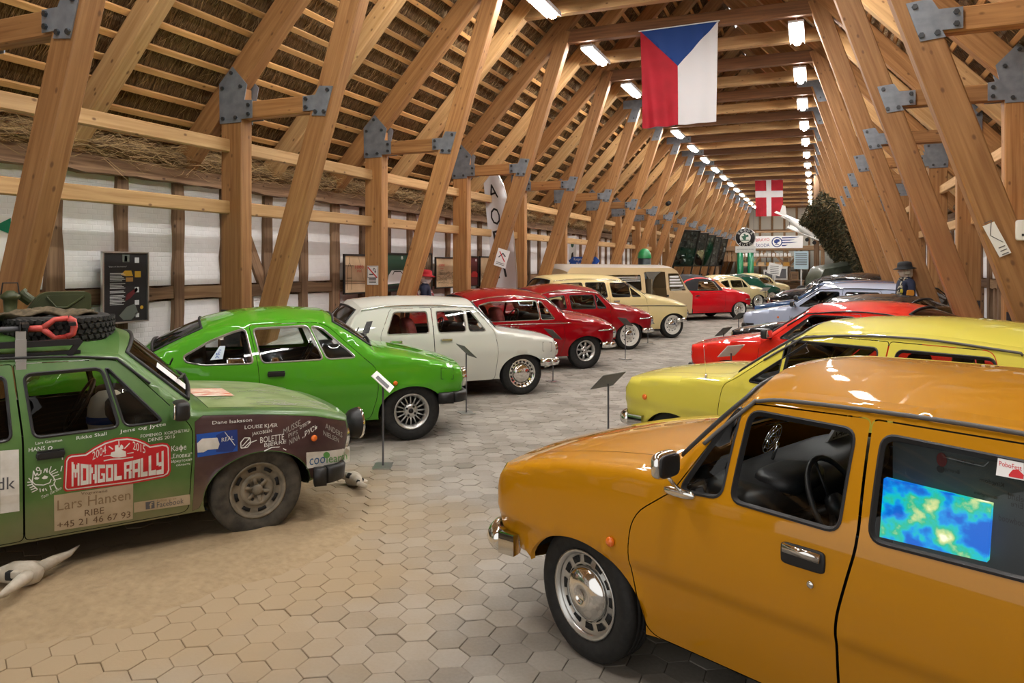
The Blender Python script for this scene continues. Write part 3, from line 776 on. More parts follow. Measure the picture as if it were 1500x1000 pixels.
                L = np.linalg.norm(np.diff(O[i0:i1+1], axis=0), axis=1).sum(); m = max(1, int(round(.05/L*(i1-i0)))); ye = s.edge[(i0+i1)//2]; tm = 1-.065/ye
                soft = sp.get('soft') and g == 'rear'
                if soft: o = mk('soft_top_rear', *s.strip(i0, i1, t)[:2], sp['roof_mat'], r, True)
                gi, gj = i0+m, i1-m
                if not soft:
                    add(s.strip(i0, gi, t)); add(s.strip(gj, i1, t))
                    for q in (np.linspace(-1, -tm, 3), np.linspace(tm, 1, 3)): add(s.strip(gi, gj, q))
                tg = np.linspace(-tm, tm, 13)*(.6 if soft else 1)
                v, f, n = s.strip(gi, gj, tg, .004 if soft else -.006); gl = mk('windshield' if g == 'screen' else 'rear_window', v, f, sp['glass'], r, True)
                ring = []
                def gp(i, tt): return Vector(s.strip(i, i, [tt], .003)[0][0])
                tmx = tg[-1]
                for k in range(13): ring.append(gp(gi, tg[k]))
                for i in range(gi+1, gj): ring.append(gp(i, tmx))
                for k in range(13): ring.append(gp(gj, tg[12-k]))
                for i in range(gj-1, gi, -1): ring.append(gp(i, -tmx))
                MB().tube(ring, sp.get('sealr', .013), 6, closed=True).build('window_seal', M_RUB, gl, True)
                if g == 'screen' and s.res < .07:
                    for y0 in (.45, -.1):
                        b = MB(); p0 = gp(gi, y0/ye*.9)+Vector((.02, 0, .0)); p1 = gp(gi+max(1, (gj-gi)//4), (y0-.42)/ye*.9)+Vector((.02, 0, .012))
                        b.tube([p0, p0.lerp(p1, .5)+Vector((.01, 0, .015)), p1], .007, 5); b.tube([p1.lerp(p0, .45)+Vector((0, 0, -.004)), p1+(p1-p0)*.25], .006, 4); b.build('wiper', M_BLACK, r)
        body = mk('body', V, Fc, [MBm, M_DARKIN], r, True, MI, normals=N); s.body = body
        # ---- gutter over the windows
        if sp.get('gutter', True):
            i0, i1 = s.seg['screen'][0], s.seg['roof'][1]; a = i0+int((s.seg['screen'][1]-i0)*sp.get('gut_from', .55))
            for sd in (1, -1):
                pts = np.array([O[i]-s.N[i]*.030 for i in range(a, min(i1+2, len(O)))])
                MB().tube(s.p3(pts, sd, .006), .0085, 6).build('rain_gutter', sp['gut_mat'] if 'gut_mat' in sp else sp['trim'], r, True)
        # ---- wheel wells, floor pan, cabin
        b = MB()
        for sd in (1, -1):
            for cx in (0, sp['wb']):
                yo = sd*(sp['w']-.09); yi = sd*(sp['w']-.42)
                a = [(cx+(sp['Ra']+.02)*math.cos(q), sp['R']+(sp['Ra']+.02)*math.sin(q)) for q in np.linspace(.3, PI-.3, 14)]
                n = len(a); vs = [(-x, yo, z) for x, z in a]+[(-x, yi, z) for x, z in a]
                b.add(vs, [(i, i+1, n+i+1, n+i) for i in range(n-1)]+[tuple(range(n, 2*n))])
        xf, xr = O[:, 0].min(), O[:, 0].max()
        b.box((-(sp['Ra']+sp['wb']-sp['Ra'])/2, 0, zs+.02), (sp['wb']-2*sp['Ra']-.06, 2*sp['w']-.16, .05)); b.box((-(xf+xr)/2, 0, zs+.08), (xr-xf-.3, 2*sp['w']-.86, .06))
        b.build('underbody', M_DARKIN, r)
        b = MB(); s0, s1 = O[s.seg['screen'][0], 0]+.03, sp.get('cab_end', O[s.seg['rear'][1], 0]-.1); yw = sp['w']-.10; zb = sp['zb']
        for sd in (1, -1): b.box((-(s0+s1)/2, sd*yw, (zb+zs)/2), (s1-s0, .02, zb-zs-.04), 0)
        b.box((-(s0+s1)/2, 0, zs+.08), (s1-s0, 2*yw, .03), 0); b.box((-s0-.02, 0, (zb+zs)/2), (.03, 2*yw, zb-zs-.02), 0)
        b.box((-s1+.25, 0, zb-.04), (.5, 2*yw, .03), 0); b.box((-s1+.5, 0, (zb+zs)/2), (.03, 2*yw, zb-zs-.06), 0)
        b.build('cabin_lining', sp.get('lining', M_DARKIN), r)
        if s.res < .11:
            b = MB(); b.pillow((-s0-.20, 0, zb-.03), (.36, 2*yw-.04, .16), e=.5); b.pillow((-s0-.30, .36, zb+.03), (.20, .36, .10), e=.6); b.build('dashboard', M_BLACK, r, True)
            b = MB(); c = Vector((-s0-.50, .36, zb-.04)); R = Matrix.Rotation(math.radians(-62), 3, 'Y'); ring = [c+R @ Vector((.19*math.cos(q), .19*math.sin(q), 0)) for q in np.linspace(0, 2*PI, 28)[:-1]]
            b.tube(ring, .012, 6, closed=True)
            for q in (.1, 2.1, 4.2): b.bar(c+R @ Vector((0, 0, -.03)), c+R @ Vector((.18*math.cos(q), .18*math.sin(q), 0)), .022, .008)
            b.tube([c+R @ Vector((0, 0, -.30)), c], .02, 8); b.tube([c+R @ Vector((0, 0, -.03)), c+R @ Vector((0, 0, .01))], .05, 12); b.build('steering_wheel', M_BLACK, r, True)
            sx = s0+.72
            ys_, yw_ = sp.get('seat_yw', (.36, .46))
            for y in (ys_, -ys_):
                b = MB(); b.pillow((-sx-.1, y, zs+.24), (.50, yw_, .18), e=.45); R = Matrix.Rotation(math.radians(14), 3, 'Y').inverted()
                b.pillow((-sx-.36, y, zs+.56), (.14, yw_, .56), R=R, e=.45); b.pillow((-sx-.45, y, zs+.88), (.09, .24, .14), R=R, e=.5) if sp.get('headrest', True) else None
                b.build('seat', sp['seat'], r, True)
            sx = min(sx+.85, s1-.7); b = MB(); rw = sp.get('rear_w', 1.2); b.pillow((-sx-.1, 0, zs+.22), (.48, rw, .18), e=.4); b.pillow((-sx-.36, 0, zs+.50), (.15, rw, .46), e=.4); b.build('rear_seat', sp['seat'], r, True)
        # ---- wheels
        for sd in (1, -1):
            for cx in (0, sp['wb']):
                st = sp.get('steer', 0) if cx == 0 else 0
                make_wheel(sp['wheel'], sp['R'], sp['tw'], r, (-cx, sd*(sp['w']-.035-sp['tw']/2), sp['R']), sd, st, sp.get('tyre_mat', M_TYRE), sp.get('rim_mat'))
        # ---- bumpers
        for end in ('front', 'rear'):
            if not sp.get('bumper_'+end, True): continue
            zc = sp.get('bump_z', .44); hb = sp.get('bump_h', .10); s.bumper(end, zc, hb, sp.get('bump_mat', M_CHROME))
        # ---- lamps
        zl = sp.get('lamp_z', .59); xs = np.interp(zl, [O[i, 1] for i in range(s.seg['front'][0], s.seg['front'][1]+1)], [O[i, 0] for i in range(s.seg['front'][0], s.seg['front'][1]+1)])
        for sd in (1, -1):
            Mx = Matrix.Translation((-xs+.018, sd*(sp['w']-.27), zl)) @ Matrix.Rotation(PI/2, 4, 'Y')
            b = MB(); b.lathe([(.10, -.05), (.105, .015), (.088, .02)], 20, 0, Mx); b.lathe([(.088, .018), (.05, .03), (.001, .034)], 20, 1, Mx); b.build('headlight', [M_CHROME, M_LENS], r, True)
            b = MB(); b.pillow((-xr+.02, sd*(sp['w']-.22), .66), (.05, .24, .16), e=.4); b.build('tail_light', M_REDLENS, r, True)
        b = MB(); b.box((-xs+.02, 0, zl), (.03, 2*sp['w']-.8, .13)); b.build('grille', M_BLACK, r)
        for k in sp.get('side_lines', []):
            for sd in (1, -1): MB().tube(s.p3(dens(k[0], .08, False), sd, .004), k[1], 6).build('trim_strip', k[2], r, True)
        for (q, rad, mat) in sp.get('indicators', []):
            for sd in (1, -1):
                c = s.p3([q], sd, .008)[0]; MB().pillow(c, (rad*2, .03, rad*2), e=1).build('side_indicator', mat, r, True)
        if sp.get('mirror'): s.mirror(sp['mirror'])
        for (q, hgt, tilt, sd) in sp.get('antenna', []):
            c = Vector(s.p3([q], sd, 0)[0]) if len(q) == 2 else Vector((-q[0], q[1], q[2]))
            b = MB(); b.tube([c, c+Vector((0, 0, .03))], [.014, .008], 8); b.tube([c+Vector((0, 0, .02)), c+Vector((tilt, 0, hgt))], [.003, .0016], 5); b.build('antenna', M_CHROME, r, True)
        return s
    def window(s, w, sd, parent, name):
        ring = s.sp['winring']; o_, i_ = dens(offset(w, s.sp.get('ring_o', .007)), .05), None
        wd = dens(w, .05)
        a = [tuple(p) for p in offset(wd, s.sp.get('ring_o', .007))]; c = offset(wd, -s.sp.get('ring_i', .010))
        v, f, n = s.panel(w, [], sd, -.010, res=max(s.res, .08)); g = mk(name, v, f, s.sp['glass'], parent, True)
        b = MB(); v, f = s.loopband(a, wd, sd, .002, .006); b.add(v, f); v, f = s.loopband(wd, c, sd, .006, -.012); b.add(v, f)
        o = b.build('window_frame', [ring], parent, True)
        return g
    def handle(s, h0, h1, kind, sd, parent):
        p = s.p3([h0, h1], sd, .012); b = MB()
        if kind == 'recess':
            a = s.p3([((h0[0]+h1[0])/2, (h0[1]+h1[1])/2)], sd, .001)[0]
            b.pillow(a, (abs(h1[0]-h0[0])+.03, .014, .075), 1, e=.3); b.bar(p[0]+[0, 0, .018], p[1]+[0, 0, .018], .022, .028, 0)
            c = s.p3([((h0[0]+h1[0])/2+.03, h0[1]-.085)], sd, .003)[0]; b.pillow(c, (.026, .012, .026), 0, e=1)
            b.build('door_handle', [M_CHROME, M_BLACK], parent, True)
        else:
            m = M_CHROME if kind == 'chrome' else M_BLACK
            q = s.p3([h0, h1], sd, .022); b.bar(q[0], q[1], .016, .026)
            for k in (0, 1): b.pillow(p[k], (.03, .03, .03), e=.5)
            if kind == 'black': b.box((p[0]+p[1])/2, (abs(h1[0]-h0[0])+.02, .012, .05))
            b.build('door_handle', m, parent)
    def bumper(s, end, zc, hb, mat):
        sp = s.sp; O = s.O; w = sp['w']
        if end == 'front':
            xe = np.interp(zc, [p[1] for p in O[:s.seg['front'][1]]], [p[0] for p in O[:s.seg['front'][1]]])-sp.get('bump_off', .07); back = sp.get('bump_wrap', .36); sg = 1
        else:
            i = s.seg['tail'][0]; xe = np.interp(zc, O[i:, 1][::-1], O[i:, 0][::-1])+.07; back = .3; sg = -1
        pts = []
        ws = w+.005; rr = .15
        pts.append((xe+sg*back, ws-.01)); pts.append((xe+sg*(rr+.06), ws+.005))
        for a in np.linspace(0, PI/2, 6): pts.append((xe+sg*(rr-rr*math.sin(a))+sg*.05, ws-rr+rr*math.cos(a)))
        pts.append((xe+.012*sg, .35)); pts.append((xe, 0))
        full = pts+[(x, -y) for x, y in pts[-2::-1]]
        prof = [(.0, -.5), (.025, -.45), (.038, -.1), (.03, .25), (.004, .5), (-.03, .5), (-.03, -.5)] if mat is M_CHROME else [(.0, -.5), (.03, -.4), (.035, .3), (.02, .5), (-.04, .5), (-.04, -.5)]
        n = len(full); m = len(prof); V = []; P = np.array(full); T = np.gradient(P, axis=0); T /= np.linalg.norm(T, axis=1)[:, None]
        for i in range(n):
            nx_, ny_ = T[i, 1], -T[i, 0]
            if nx_*(-sg)+ (ny_*np.sign(P[i, 1]))*.01 < 0 and abs(nx_) > .05 or (abs(nx_) <= .05 and ny_*P[i, 1] < 0): nx_, ny_ = -nx_, -ny_
            for o_, z_ in prof: V.append((-(P[i, 0]+nx_*o_), P[i, 1]+ny_*o_, zc+z_*hb))
        Fs = [(i*m+k, i*m+(k+1) % m, (i+1)*m+(k+1) % m, (i+1)*m+k) for i in range(n-1) for k in range(m)]+[tuple(range(m)), tuple((n-1)*m+k for k in range(m))]
        b = MB(); b.add(V, Fs)
        for y in (.45, -.45): b.box((-(xe+sg*.12), y, zc), (.24, .04, .05))
        b.build(end+'_bumper', mat, s.root, True)
        if sp.get('overrider') and end == 'front':
            for y in (.30, -.30): MB().pillow((-xe+.03, y, zc+.02), (.07, .06, .20), e=.6).build('overrider', mat, s.root, True)
    def mirror(s, mr):
        q, kind, sides = mr
        for sd in sides:
            c = Vector(s.p3([q], sd, 0)[0]); b = MB()
            if kind == 'chrome':
                b.pillow(c+Vector((0, sd*.004, .0)), (.15, .03, .04), 0, e=.8); b.tube([c+Vector((-.01, sd*.01, .01)), c+Vector((.0, sd*.05, .05)), c+Vector((.0, sd*.075, .075))], .008, 6)
                b.pillow(c+Vector((.01, sd*.085, .125)), (.05, .15, .105), 0, e=.55); b.pillow(c+Vector((-.012, sd*.085, .125)), (.022, .13, .09), 1, e=.5)
                b.build('side_mirror', [M_BLACK, M_CHROME] if 0 else [M_CHROME, M_BLACK], s.root, True)
            else:
                b.tube([c, c+Vector((0, sd*.06, .02))], .022, 8); b.pillow(c+Vector((.0, sd*.115, .055)), (.09, .17, .12), 0, e=.5); b.pillow(c+Vector((-.045, sd*.115, .055)), (.012, .145, .095), 1, e=.4)
                b.build('side_mirror', [M_BLACK, M_CHROME], s.root, True)
    def pix(s, u, v, sd):
        # where the line of sight through a pixel of the photograph meets this side of the body, as (s, z)
        a = s.root.rotation_euler[2]; o = Vector(s.root.location); fw = Vector((math.cos(a), math.sin(a), 0)); lf = Vector((-fw.y, fw.x, 0)); r = ray(u, v); y = s.sp['w']
        for _ in range(5):
            q = Vector((0, 0, H))-o; t = (sd*y-q.dot(lf))/r.dot(lf); p = q+r*t; sz = (-p.dot(fw), p.z); y = float(s.W([sz])[0])
        return sz
    def pxprint(s, name, items, mats, sd, parent=None, label=None):
        out = []
        for k, dta, mi, ly in items:
            if k == 'T':
                txt, a, b, h = dta; p0, p1 = np.array(s.pix(*a, sd)), np.array(s.pix(*b, sd)); pt = np.array(s.pix(a[0], a[1]-h, sd)); up = pt-p0; hh = np.hypot(*up)
                out.append(('text', (txt, p0, p1, hh, 0, up/hh), mi, ly))
            elif k == 'P': out.append(('poly', [s.pix(*q, sd) for q in dta], mi, ly))
            elif k == 'L': out.append(('line', ([s.pix(*q, sd) for q in dta[0]], dta[1]), mi, ly))
        return s.decal(name, out, mats, sd, parent, label=label)
    # ---- prints on the side skin
    def decal(s, name, items, mats, sd, parent=None, lift=.0022, label=None):
        V = []; Fc = []; MI = []
        for it in items:
            k, dta, mi, ly = it
            if k == 'poly': P, T = cdt(dta, [], .05)
            elif k == 'text':
                P, T = textfit(*dta)
                if not len(P): continue
            elif k == 'line':
                pts, wd = dta; P = []; T = []
                for a, c in zip(pts[:-1], pts[1:]):
                    a, c = Vector(a), Vector(c); d = c-a
                    if d.length < 1e-6: continue
                    n = Vector((-d.y, d.x)).normalized()*wd/2; o = len(P); P += [tuple(a+n), tuple(a-n), tuple(c-n), tuple(c+n)]; T.append((o, o+1, o+2, o+3))
                P = np.array(P)
            o = len(V); V += list(map(tuple, s.p3(P, sd, lift+ly*.0012))); Fc += [tuple(int(i)+o for i in t) for t in T]; MI += [mi]*len(T)
        o = mk(name, V, Fc, mats, parent or s.root, False, MI)
        if label: o['label'] = label
        return o
WCACHE = {}
def make_wheel(kind, R, tw, parent, loc, sd, steer, tyre, rimmat):
    key = (kind, R, tw, tyre.name, rimmat.name if rimmat else '')
    if key not in WCACHE:
        rr = {'alloy': .178, 'mini': .178, 'rally': .178}.get(kind, .192); wd = tw/2
        A = Matrix.Rotation(-PI/2, 4, 'X')        # lathe axis z -> +Y (outboard)
        b = MB()
        b.lathe([(rr-.008, -wd*.8), (rr+.02, -wd*.92), (R-.05, -wd), (R-.012, -wd*.86), (R, -wd*.66), (R, -wd*.38), (R-.008, -wd*.36), (R-.008, -wd*.30), (R, -wd*.28), (R, -wd*.04), (R-.008, -.006), (R-.008, .006), (R, wd*.04),
                 (R, wd*.28), (R-.008, wd*.30), (R-.008, wd*.36), (R, wd*.38), (R, wd*.66), (R-.012, wd*.86), (R-.03, wd*.96), (R-.05, wd), (rr+.02, wd*.92), (rr+.004, wd*.82), (rr-.008, wd*.7)], 40, 0, A)
        if kind == 'white': b.lathe([(rr+.006, wd*.86), (rr+.02, wd*.95), (rr+.036, wd*1.0), (rr+.042, wd*.99)], 40, 1, A)
        ty = b.build('wheel', [tyre, M_WW], None, True); rim = MB(); cap = None
        base = rimmat or (M_ALU if kind in ('alloy', 'mini', 'steel', 'rally') else M_WW if kind == 'white' else M_CHROME)
        dk = M_DARKIN
        rim.lathe([(rr-.01, -wd*.7), (rr-.012, wd*.55)], 40, 1, A)
        rim.lathe([(rr-.012, wd*.5), (rr, wd*.78), (rr+.006, wd*.9), (rr-.004, wd*.92), (rr-.016, wd*.72)], 40, 0, A)
        def holes(n, r0, r1, fr, z, shade=1):
            for k in range(n):
                a = 2*PI*k/n; da = PI/n*fr; pts = [(r*math.cos(q), r*math.sin(q)) for r, q in [(r0, a-da), (r1, a-da), (r1, a), (r1, a+da), (r0, a+da), (r0, a)]]
                rim.prism(pts, z, z+.003, shade, A)
        if kind in ('steel', 'white', 'chrome', 'rally'):
            z0 = wd*.45
            rim.lathe([(rr-.014, wd*.62), (rr-.03, z0), (rr-.07, z0+.008), (.10, z0-.01), (.001, z0-.01)], 40, 0, A)
            if kind == 'steel':
                holes(12, rr-.058, rr-.028, .55, z0+.004)
                cap = MB().lathe([(.128, z0-.004), (.126, z0+.014), (.105, z0+.04), (.06, z0+.053), (.03, z0+.056), (.028, z0+.052), (.001, z0+.053)], 36, 0, A); cm = M_CHROME
            elif kind == 'white':
                holes(10, rr-.055, rr-.035, .35, z0+.004)
                cap = MB().lathe([(.115, z0-.004), (.112, z0+.016), (.08, z0+.042), (.03, z0+.055), (.001, z0+.056)], 32, 0, A); cm = M_CHROME
            elif kind == 'chrome':
                holes(18, rr-.045, rr-.022, .5, z0+.006)
                cap = MB().lathe([(.138, z0-.004), (.135, z0+.014), (.10, z0+.04), (.04, z0+.052), (.001, z0+.052)], 36, 0, A); cm = M_CHROME
            else:
                holes(8, rr-.052, rr-.03, .5, z0+.006)
                rim.lathe([(.112, z0+.002), (.10, z0+.022), (.085, z0+.02), (.05, z0-.004)], 32, 0, A)
                for k in range(6):
                    a = 2*PI*k/6; rim.bar(A @ Vector((.03*math.cos(a), .03*math.sin(a), z0+.012)), A @ Vector((.105*math.cos(a), .105*math.sin(a), z0+.012)), .022, .012, 0, up=(0, 1, 0))
                for k in range(4):
                    a = PI/4+PI/2*k; rim.lathe([(.016, z0-.002), (.014, z0+.014), (.001, z0+.014)], 8, 1, A @ Matrix.Translation((.07*math.cos(a), .07*math.sin(a), 0)))
                cap = MB().lathe([(.036, z0), (.034, z0+.024), (.02, z0+.03), (.001, z0+.03)], 20, 0, A); cm = base
        else:
            z0 = wd*.35; ns = 16 if kind == 'alloy' else 8
            rim.lathe([(rr-.02, -wd*.2), (.02, -wd*.2)], 32, 1, A)
            rim.lathe([(rr-.012, wd*.6), (rr-.03, z0+.004), (rr-.034, z0-.02)], 40, 0, A)
            rim.lathe([(.075, z0-.03), (.072, z0+.004), (.04, z0+.01), (.001, z0+.008)], 32, 0, A)
            for k in range(ns):
                a = 2*PI*(k+.5)/ns; w1 = .012 if kind == 'alloy' else .034
                rim.bar(A @ Vector((.06*math.cos(a), .06*math.sin(a), z0-.006)), A @ Vector(((rr-.022)*math.cos(a), (rr-.022)*math.sin(a), z0-.004)), w1, .022, 0, up=(0, 1, 0))
            for k in range(4):
                a = PI/4+PI/2*k; rim.lathe([(.013, z0), (.012, z0+.016), (.001, z0+.016)], 6, 1, A @ Matrix.Translation((.05*math.cos(a), .05*math.sin(a), 0)))
            cap = MB().lathe([(.026, z0), (.025, z0+.014), (.001, z0+.016)], 20, 0, A); cm = M_BLACK if kind == 'alloy' else M_ALU
        ro = rim.build('rim', [base, dk], ty, True); co = cap.build('hub_cap', [cm], ty, True)
        WCACHE[key] = (ty.data, ro.data, co.data)
        for o in (co, ro, ty): bpy.data.objects.remove(o)
    for i, nm in enumerate(('wheel', 'rim', 'hub_cap')):
        o = bpy.data.objects.new(nm, WCACHE[key][i]); C.objects.link(o)
        if i == 0:
            o.parent = parent; o.location = loc; o.rotation_euler = (0, random.uniform(0, 6), 0) if not steer else (0, 0, 0)
            o.rotation_mode = 'ZYX'; o.rotation_euler = (0, random.uniform(0, 6), (0 if sd > 0 else PI)+steer); ty = o
            # spin about the axle first, then face outboard
            o.rotation_mode = 'QUATERNION'; o.rotation_quaternion = (Matrix.Rotation((0 if sd > 0 else PI)+steer, 3, 'Z') @ Matrix.Rotation(random.uniform(0, 6), 3, 'Y')).to_quaternion()
        else: o.parent = ty
def heading(phi): return math.radians(90-phi)+PSI
def wheel_at(u, v, phi, w=.80, z=0, shift=0):
    # ground point under the visible front tyre -> origin of the car (under the middle of the front axle)
    g = on_z(u, v, z); a = heading(phi); fw = Vector((math.cos(a), math.sin(a), 0)); n = Vector((-fw.y, fw.x, 0))
    if n.dot(Vector((g.x, g.y, 0))) > 0: n = -n
    p = g-n*(w-.05)+fw*shift; return (p.x, p.y, z)
def OL(**k): return k
SK100 = dict(outline=OL(
    front=[(-.35, .36), (-.53, .37), (-.63, .48), (-.665, .60), (-.645, .69), (-.585, .765)], hood=[(-.585, .765), (-.3, .845), (0, .90), (.30, .935), (.44, .945)],
    screen=[(.44, .945), (.60, 1.13), (.74, 1.275)], roof=[(.74, 1.275), (.9, 1.295), (1.4, 1.30), (1.8, 1.285), (2.05, 1.245)], rear=[(2.05, 1.245), (2.25, 1.10), (2.42, .96)],
    deck=[(2.42, .96), (2.8, .92), (3.2, .86), (3.34, .82)], tail=[(3.34, .82), (3.43, .72), (3.44, .5), (3.38, .36)]),
    doors=[dict(poly=[(.36, .245), (.275, .56), (.30, .74), (.49, .875), (.69, 1.205), (.75, 1.238), (1.185, 1.245), (1.205, .87), (1.14, .60), (1.135, .245)], r=[.05, .1, .12, .03, .04, .04, .02, .06, .05, .03],
                windows=[[(.515, .885), (.70, .895), (.705, 1.215), (.685, 1.21)], [(.742, .895), (1.145, .885), (1.145, 1.205), (.745, 1.215)]], handles=[((.965, .775), (1.095, .77), 'recess')]),
           dict(poly=[(1.145, .245), (1.15, .60), (1.215, .87), (1.195, 1.245), (1.85, 1.235), (2.06, .90), (1.98, .62), (1.98, .42), (1.92, .245)], r=[.03, .05, .06, .02, .06, .06, .08, .05, .05],
                windows=[[(1.245, .885), (1.95, .89), (1.80, 1.185), (1.235, 1.205)]], handles=[((1.78, .78), (1.90, .78), 'recess')])],
    crease=[(.525, .012, .008)], indicators=[((.19, .60), .022, MATS['amber_lens'])], mirror=((.52, .878), 'chrome', (1,)), gut_mat=simple('grey_rubber_gutter', (.10, .095, .09), .5))
SK120 = dict(w=.795, zb=.83, tum=.19, outline=OL(
    front=[(-.33, .28), (-.53, .33), (-.635, .46), (-.66, .60), (-.645, .70)], hood=[(-.645, .70), (-.4, .775), (0, .83), (.40, .865)],
    screen=[(.40, .865), (.62, 1.07), (.80, 1.235)], roof=[(.80, 1.235), (1.1, 1.265), (1.6, 1.275), (2.1, 1.245)], rear=[(2.1, 1.245), (2.32, 1.09), (2.5, .92)],
    deck=[(2.5, .92), (2.8, .90), (3.3, .86)], tail=[(3.3, .86), (3.40, .78), (3.42, .5), (3.35, .34)]), rf=.045, rfr=.09, lfr=.22, sill=.22,
    bump_mat=M_BLACK, bump_z=.335, bump_h=.12, winring=M_RUB, hood_t=.93, trim=M_RUB, bump_wrap=.285, bump_off=.11, crown=dict(hood=.025, screen=.15), lamp_z=.54)
def door_pair(f0, b, r1, zs, zb, zt, af, ab, vent, sr, rake=.0, handles='black', hz=.74, wz=None, rear_sl=.16):
    wz = wz or (zb+.01, zt-.045); d = []
    d.append(dict(poly=[(f0+.03, zs), (f0-.01, zb-.25), (f0+.03, zb-.04), (af, zb+.02), (ab, zt-.03), (ab+.06, zt), (b, zt), (b+.005, zb), (b-.02, zs)], r=[.05, .08, .06, .03, .05, .04, .02, .05, .03],
        windows=([[(af+.10, wz[0]), (vent-.018, wz[0]), (vent-.018, wz[1]), (ab+.09, wz[1])]] if vent else [])+[[((vent+.018) if vent else af+.10, wz[0]), (b-.055, wz[0]), (b-.055, wz[1]), ((vent+.018) if vent else ab+.09, wz[1])]],
        handles=[((b-.22, hz), (b-.09, hz), handles)]))
    if r1:
        d.append(dict(poly=[(b-.01, zs), (b+.015, zb), (b+.01, zt), (r1-.12, zt-.005), (r1+.04, zb), (r1, zb-.25), (sr, zs)], r=[.03, .05, .02, .05, .05, .06, .05],
            windows=[[(b+.065, wz[0]), (r1-.04, wz[0]), (r1-rear_sl, wz[1]), (b+.065, wz[1])]], handles=[((r1-.22, hz), (r1-.09, hz), handles)]))
    return d
COUPE = dict(outline=OL(
    front=[(-.40, .36), (-.53, .38), (-.59, .52), (-.585, .63), (-.54, .715)], hood=[(-.54, .715), (-.2, .81), (.1, .87), (.37, .92)], screen=[(.37, .92), (.62, 1.10), (.84, 1.235)],
    roof=[(.84, 1.235), (1.1, 1.26), (1.33, 1.262), (1.65, 1.24), (1.91, 1.185)], rear=[(1.91, 1.185), (2.2, 1.055), (2.45, .925)], deck=[(2.45, .925), (2.9, .86), (3.25, .80)], tail=[(3.25, .80), (3.38, .72), (3.40, .5), (3.34, .36)]),
    doors=[dict(poly=[(.42, .25), (.345, .52), (.37, .76), (.47, .845), (.82, 1.175), (.93, 1.215), (1.55, 1.205), (1.475, .85), (1.455, .60), (1.44, .25)], r=[.06, .1, .1, .03, .05, .05, .03, .05, .04, .03],
                windows=[[(.56, .872), (.845, .868), (.985, 1.185), (.88, 1.165)], [(.875, .868), (1.44, .86), (1.52, 1.175), (1.012, 1.188)]], handles=[((1.25, .755), (1.38, .755), 'black')])],
    windows=[[(1.515, .86), (1.95, .865), (2.10, .90), (2.12, .95), (1.90, 1.075), (1.70, 1.15), (1.585, 1.178)]], crease=[(.52, .010, .01)], wheel='alloy', winring=M_ALU, ring_o=.007, bump_mat=M_BLACK, bump_h=.11, bump_z=.42,
    indicators=[((.18, .60), .024, M_AMBER)], gutter=False, headrest=True, zb=.86)
MB1000 = dict(outline=OL(
    front=[(-.38, .35), (-.50, .38), (-.565, .50), (-.575, .58), (-.56, .66), (-.50, .745)], hood=[(-.50, .745), (-.2, .80), (.1, .85), (.36, .89)], screen=[(.36, .89), (.52, 1.08), (.66, 1.235)],
    roof=[(.66, 1.235), (1.2, 1.27), (1.8, 1.27), (2.18, 1.235)], rear=[(2.18, 1.235), (2.32, 1.09), (2.42, .95)], deck=[(2.42, .95), (2.9, .88), (3.3, .80)], tail=[(3.3, .80), (3.40, .7), (3.42, .5), (3.36, .36)]),
    doors=door_pair(.38, 1.26, 1.93, .235, .875, 1.215, .43, .64, .80, 1.86, handles='chrome', hz=.80, wz=(.895, 1.175)), crease=[(.56, .010, .008)], wheel='chrome', winring=M_ALU, ring_o=.005, seat=M_SEATRED, headrest=False)
OCT = dict(w=.80, zb=.86, R=.31, Ra=.36, Rz=.26, wb=2.40, outline=OL(
    front=[(-.42, .36), (-.56, .38), (-.635, .50), (-.65, .62), (-.60, .735)], hood=[(-.60, .735), (-.2, .83), (.15, .88), (.36, .91)], screen=[(.36, .91), (.52, 1.07), (.68, 1.215)],
    roof=[(.68, 1.215), (1.2, 1.285), (1.7, 1.275), (2.05, 1.215)], rear=[(2.05, 1.215), (2.27, 1.07), (2.42, .95)], deck=[(2.42, .95), (2.9, .90), (3.3, .80)], tail=[(3.3, .80), (3.42, .7), (3.44, .5), (3.38, .38)]),
    rfr=.16, lfr=.4, crown=dict(hood=.10, roof=.10, deck=.08), wheel='white', bump_z=.40, overrider=True, seat=M_SEATRED, headrest=False, rf=.07, side_lines=[([(-.50, .655), (-.22, .648)], .013, M_CHROME)])
OCT_HARD = dict(OCT, windows=[[(.60, .872), (.86, .868), (.86, 1.17), (.80, 1.165)], [(.885, .868), (1.78, .862), (1.96, 1.12), (1.75, 1.175), (.885, 1.185)]], wheel='mini', winring=M_CHROME,
    doors=[dict(poly=[(.50, .26), (.42, .55), (.47, .83), (1.52, .83), (1.52, .55), (1.50, .26)], windows=[], handles=[((1.30, .77), (1.42, .77), 'chrome')])], side_lines=[([(-.52, .66), (-.22, .652)], .013, M_CHROME), ([(.3, .80), (1.5, .81), (2.9, .78)], .006, M_CHROME)])
OCT_SEDAN = dict(OCT, doors=door_pair(.46, 1.44, None, .26, .875, 1.205, .46, .67, .80, None, handles='chrome', hz=.80), windows=[[(1.50, .89), (1.96, .89), (1.86, 1.12), (1.50, 1.165)]])
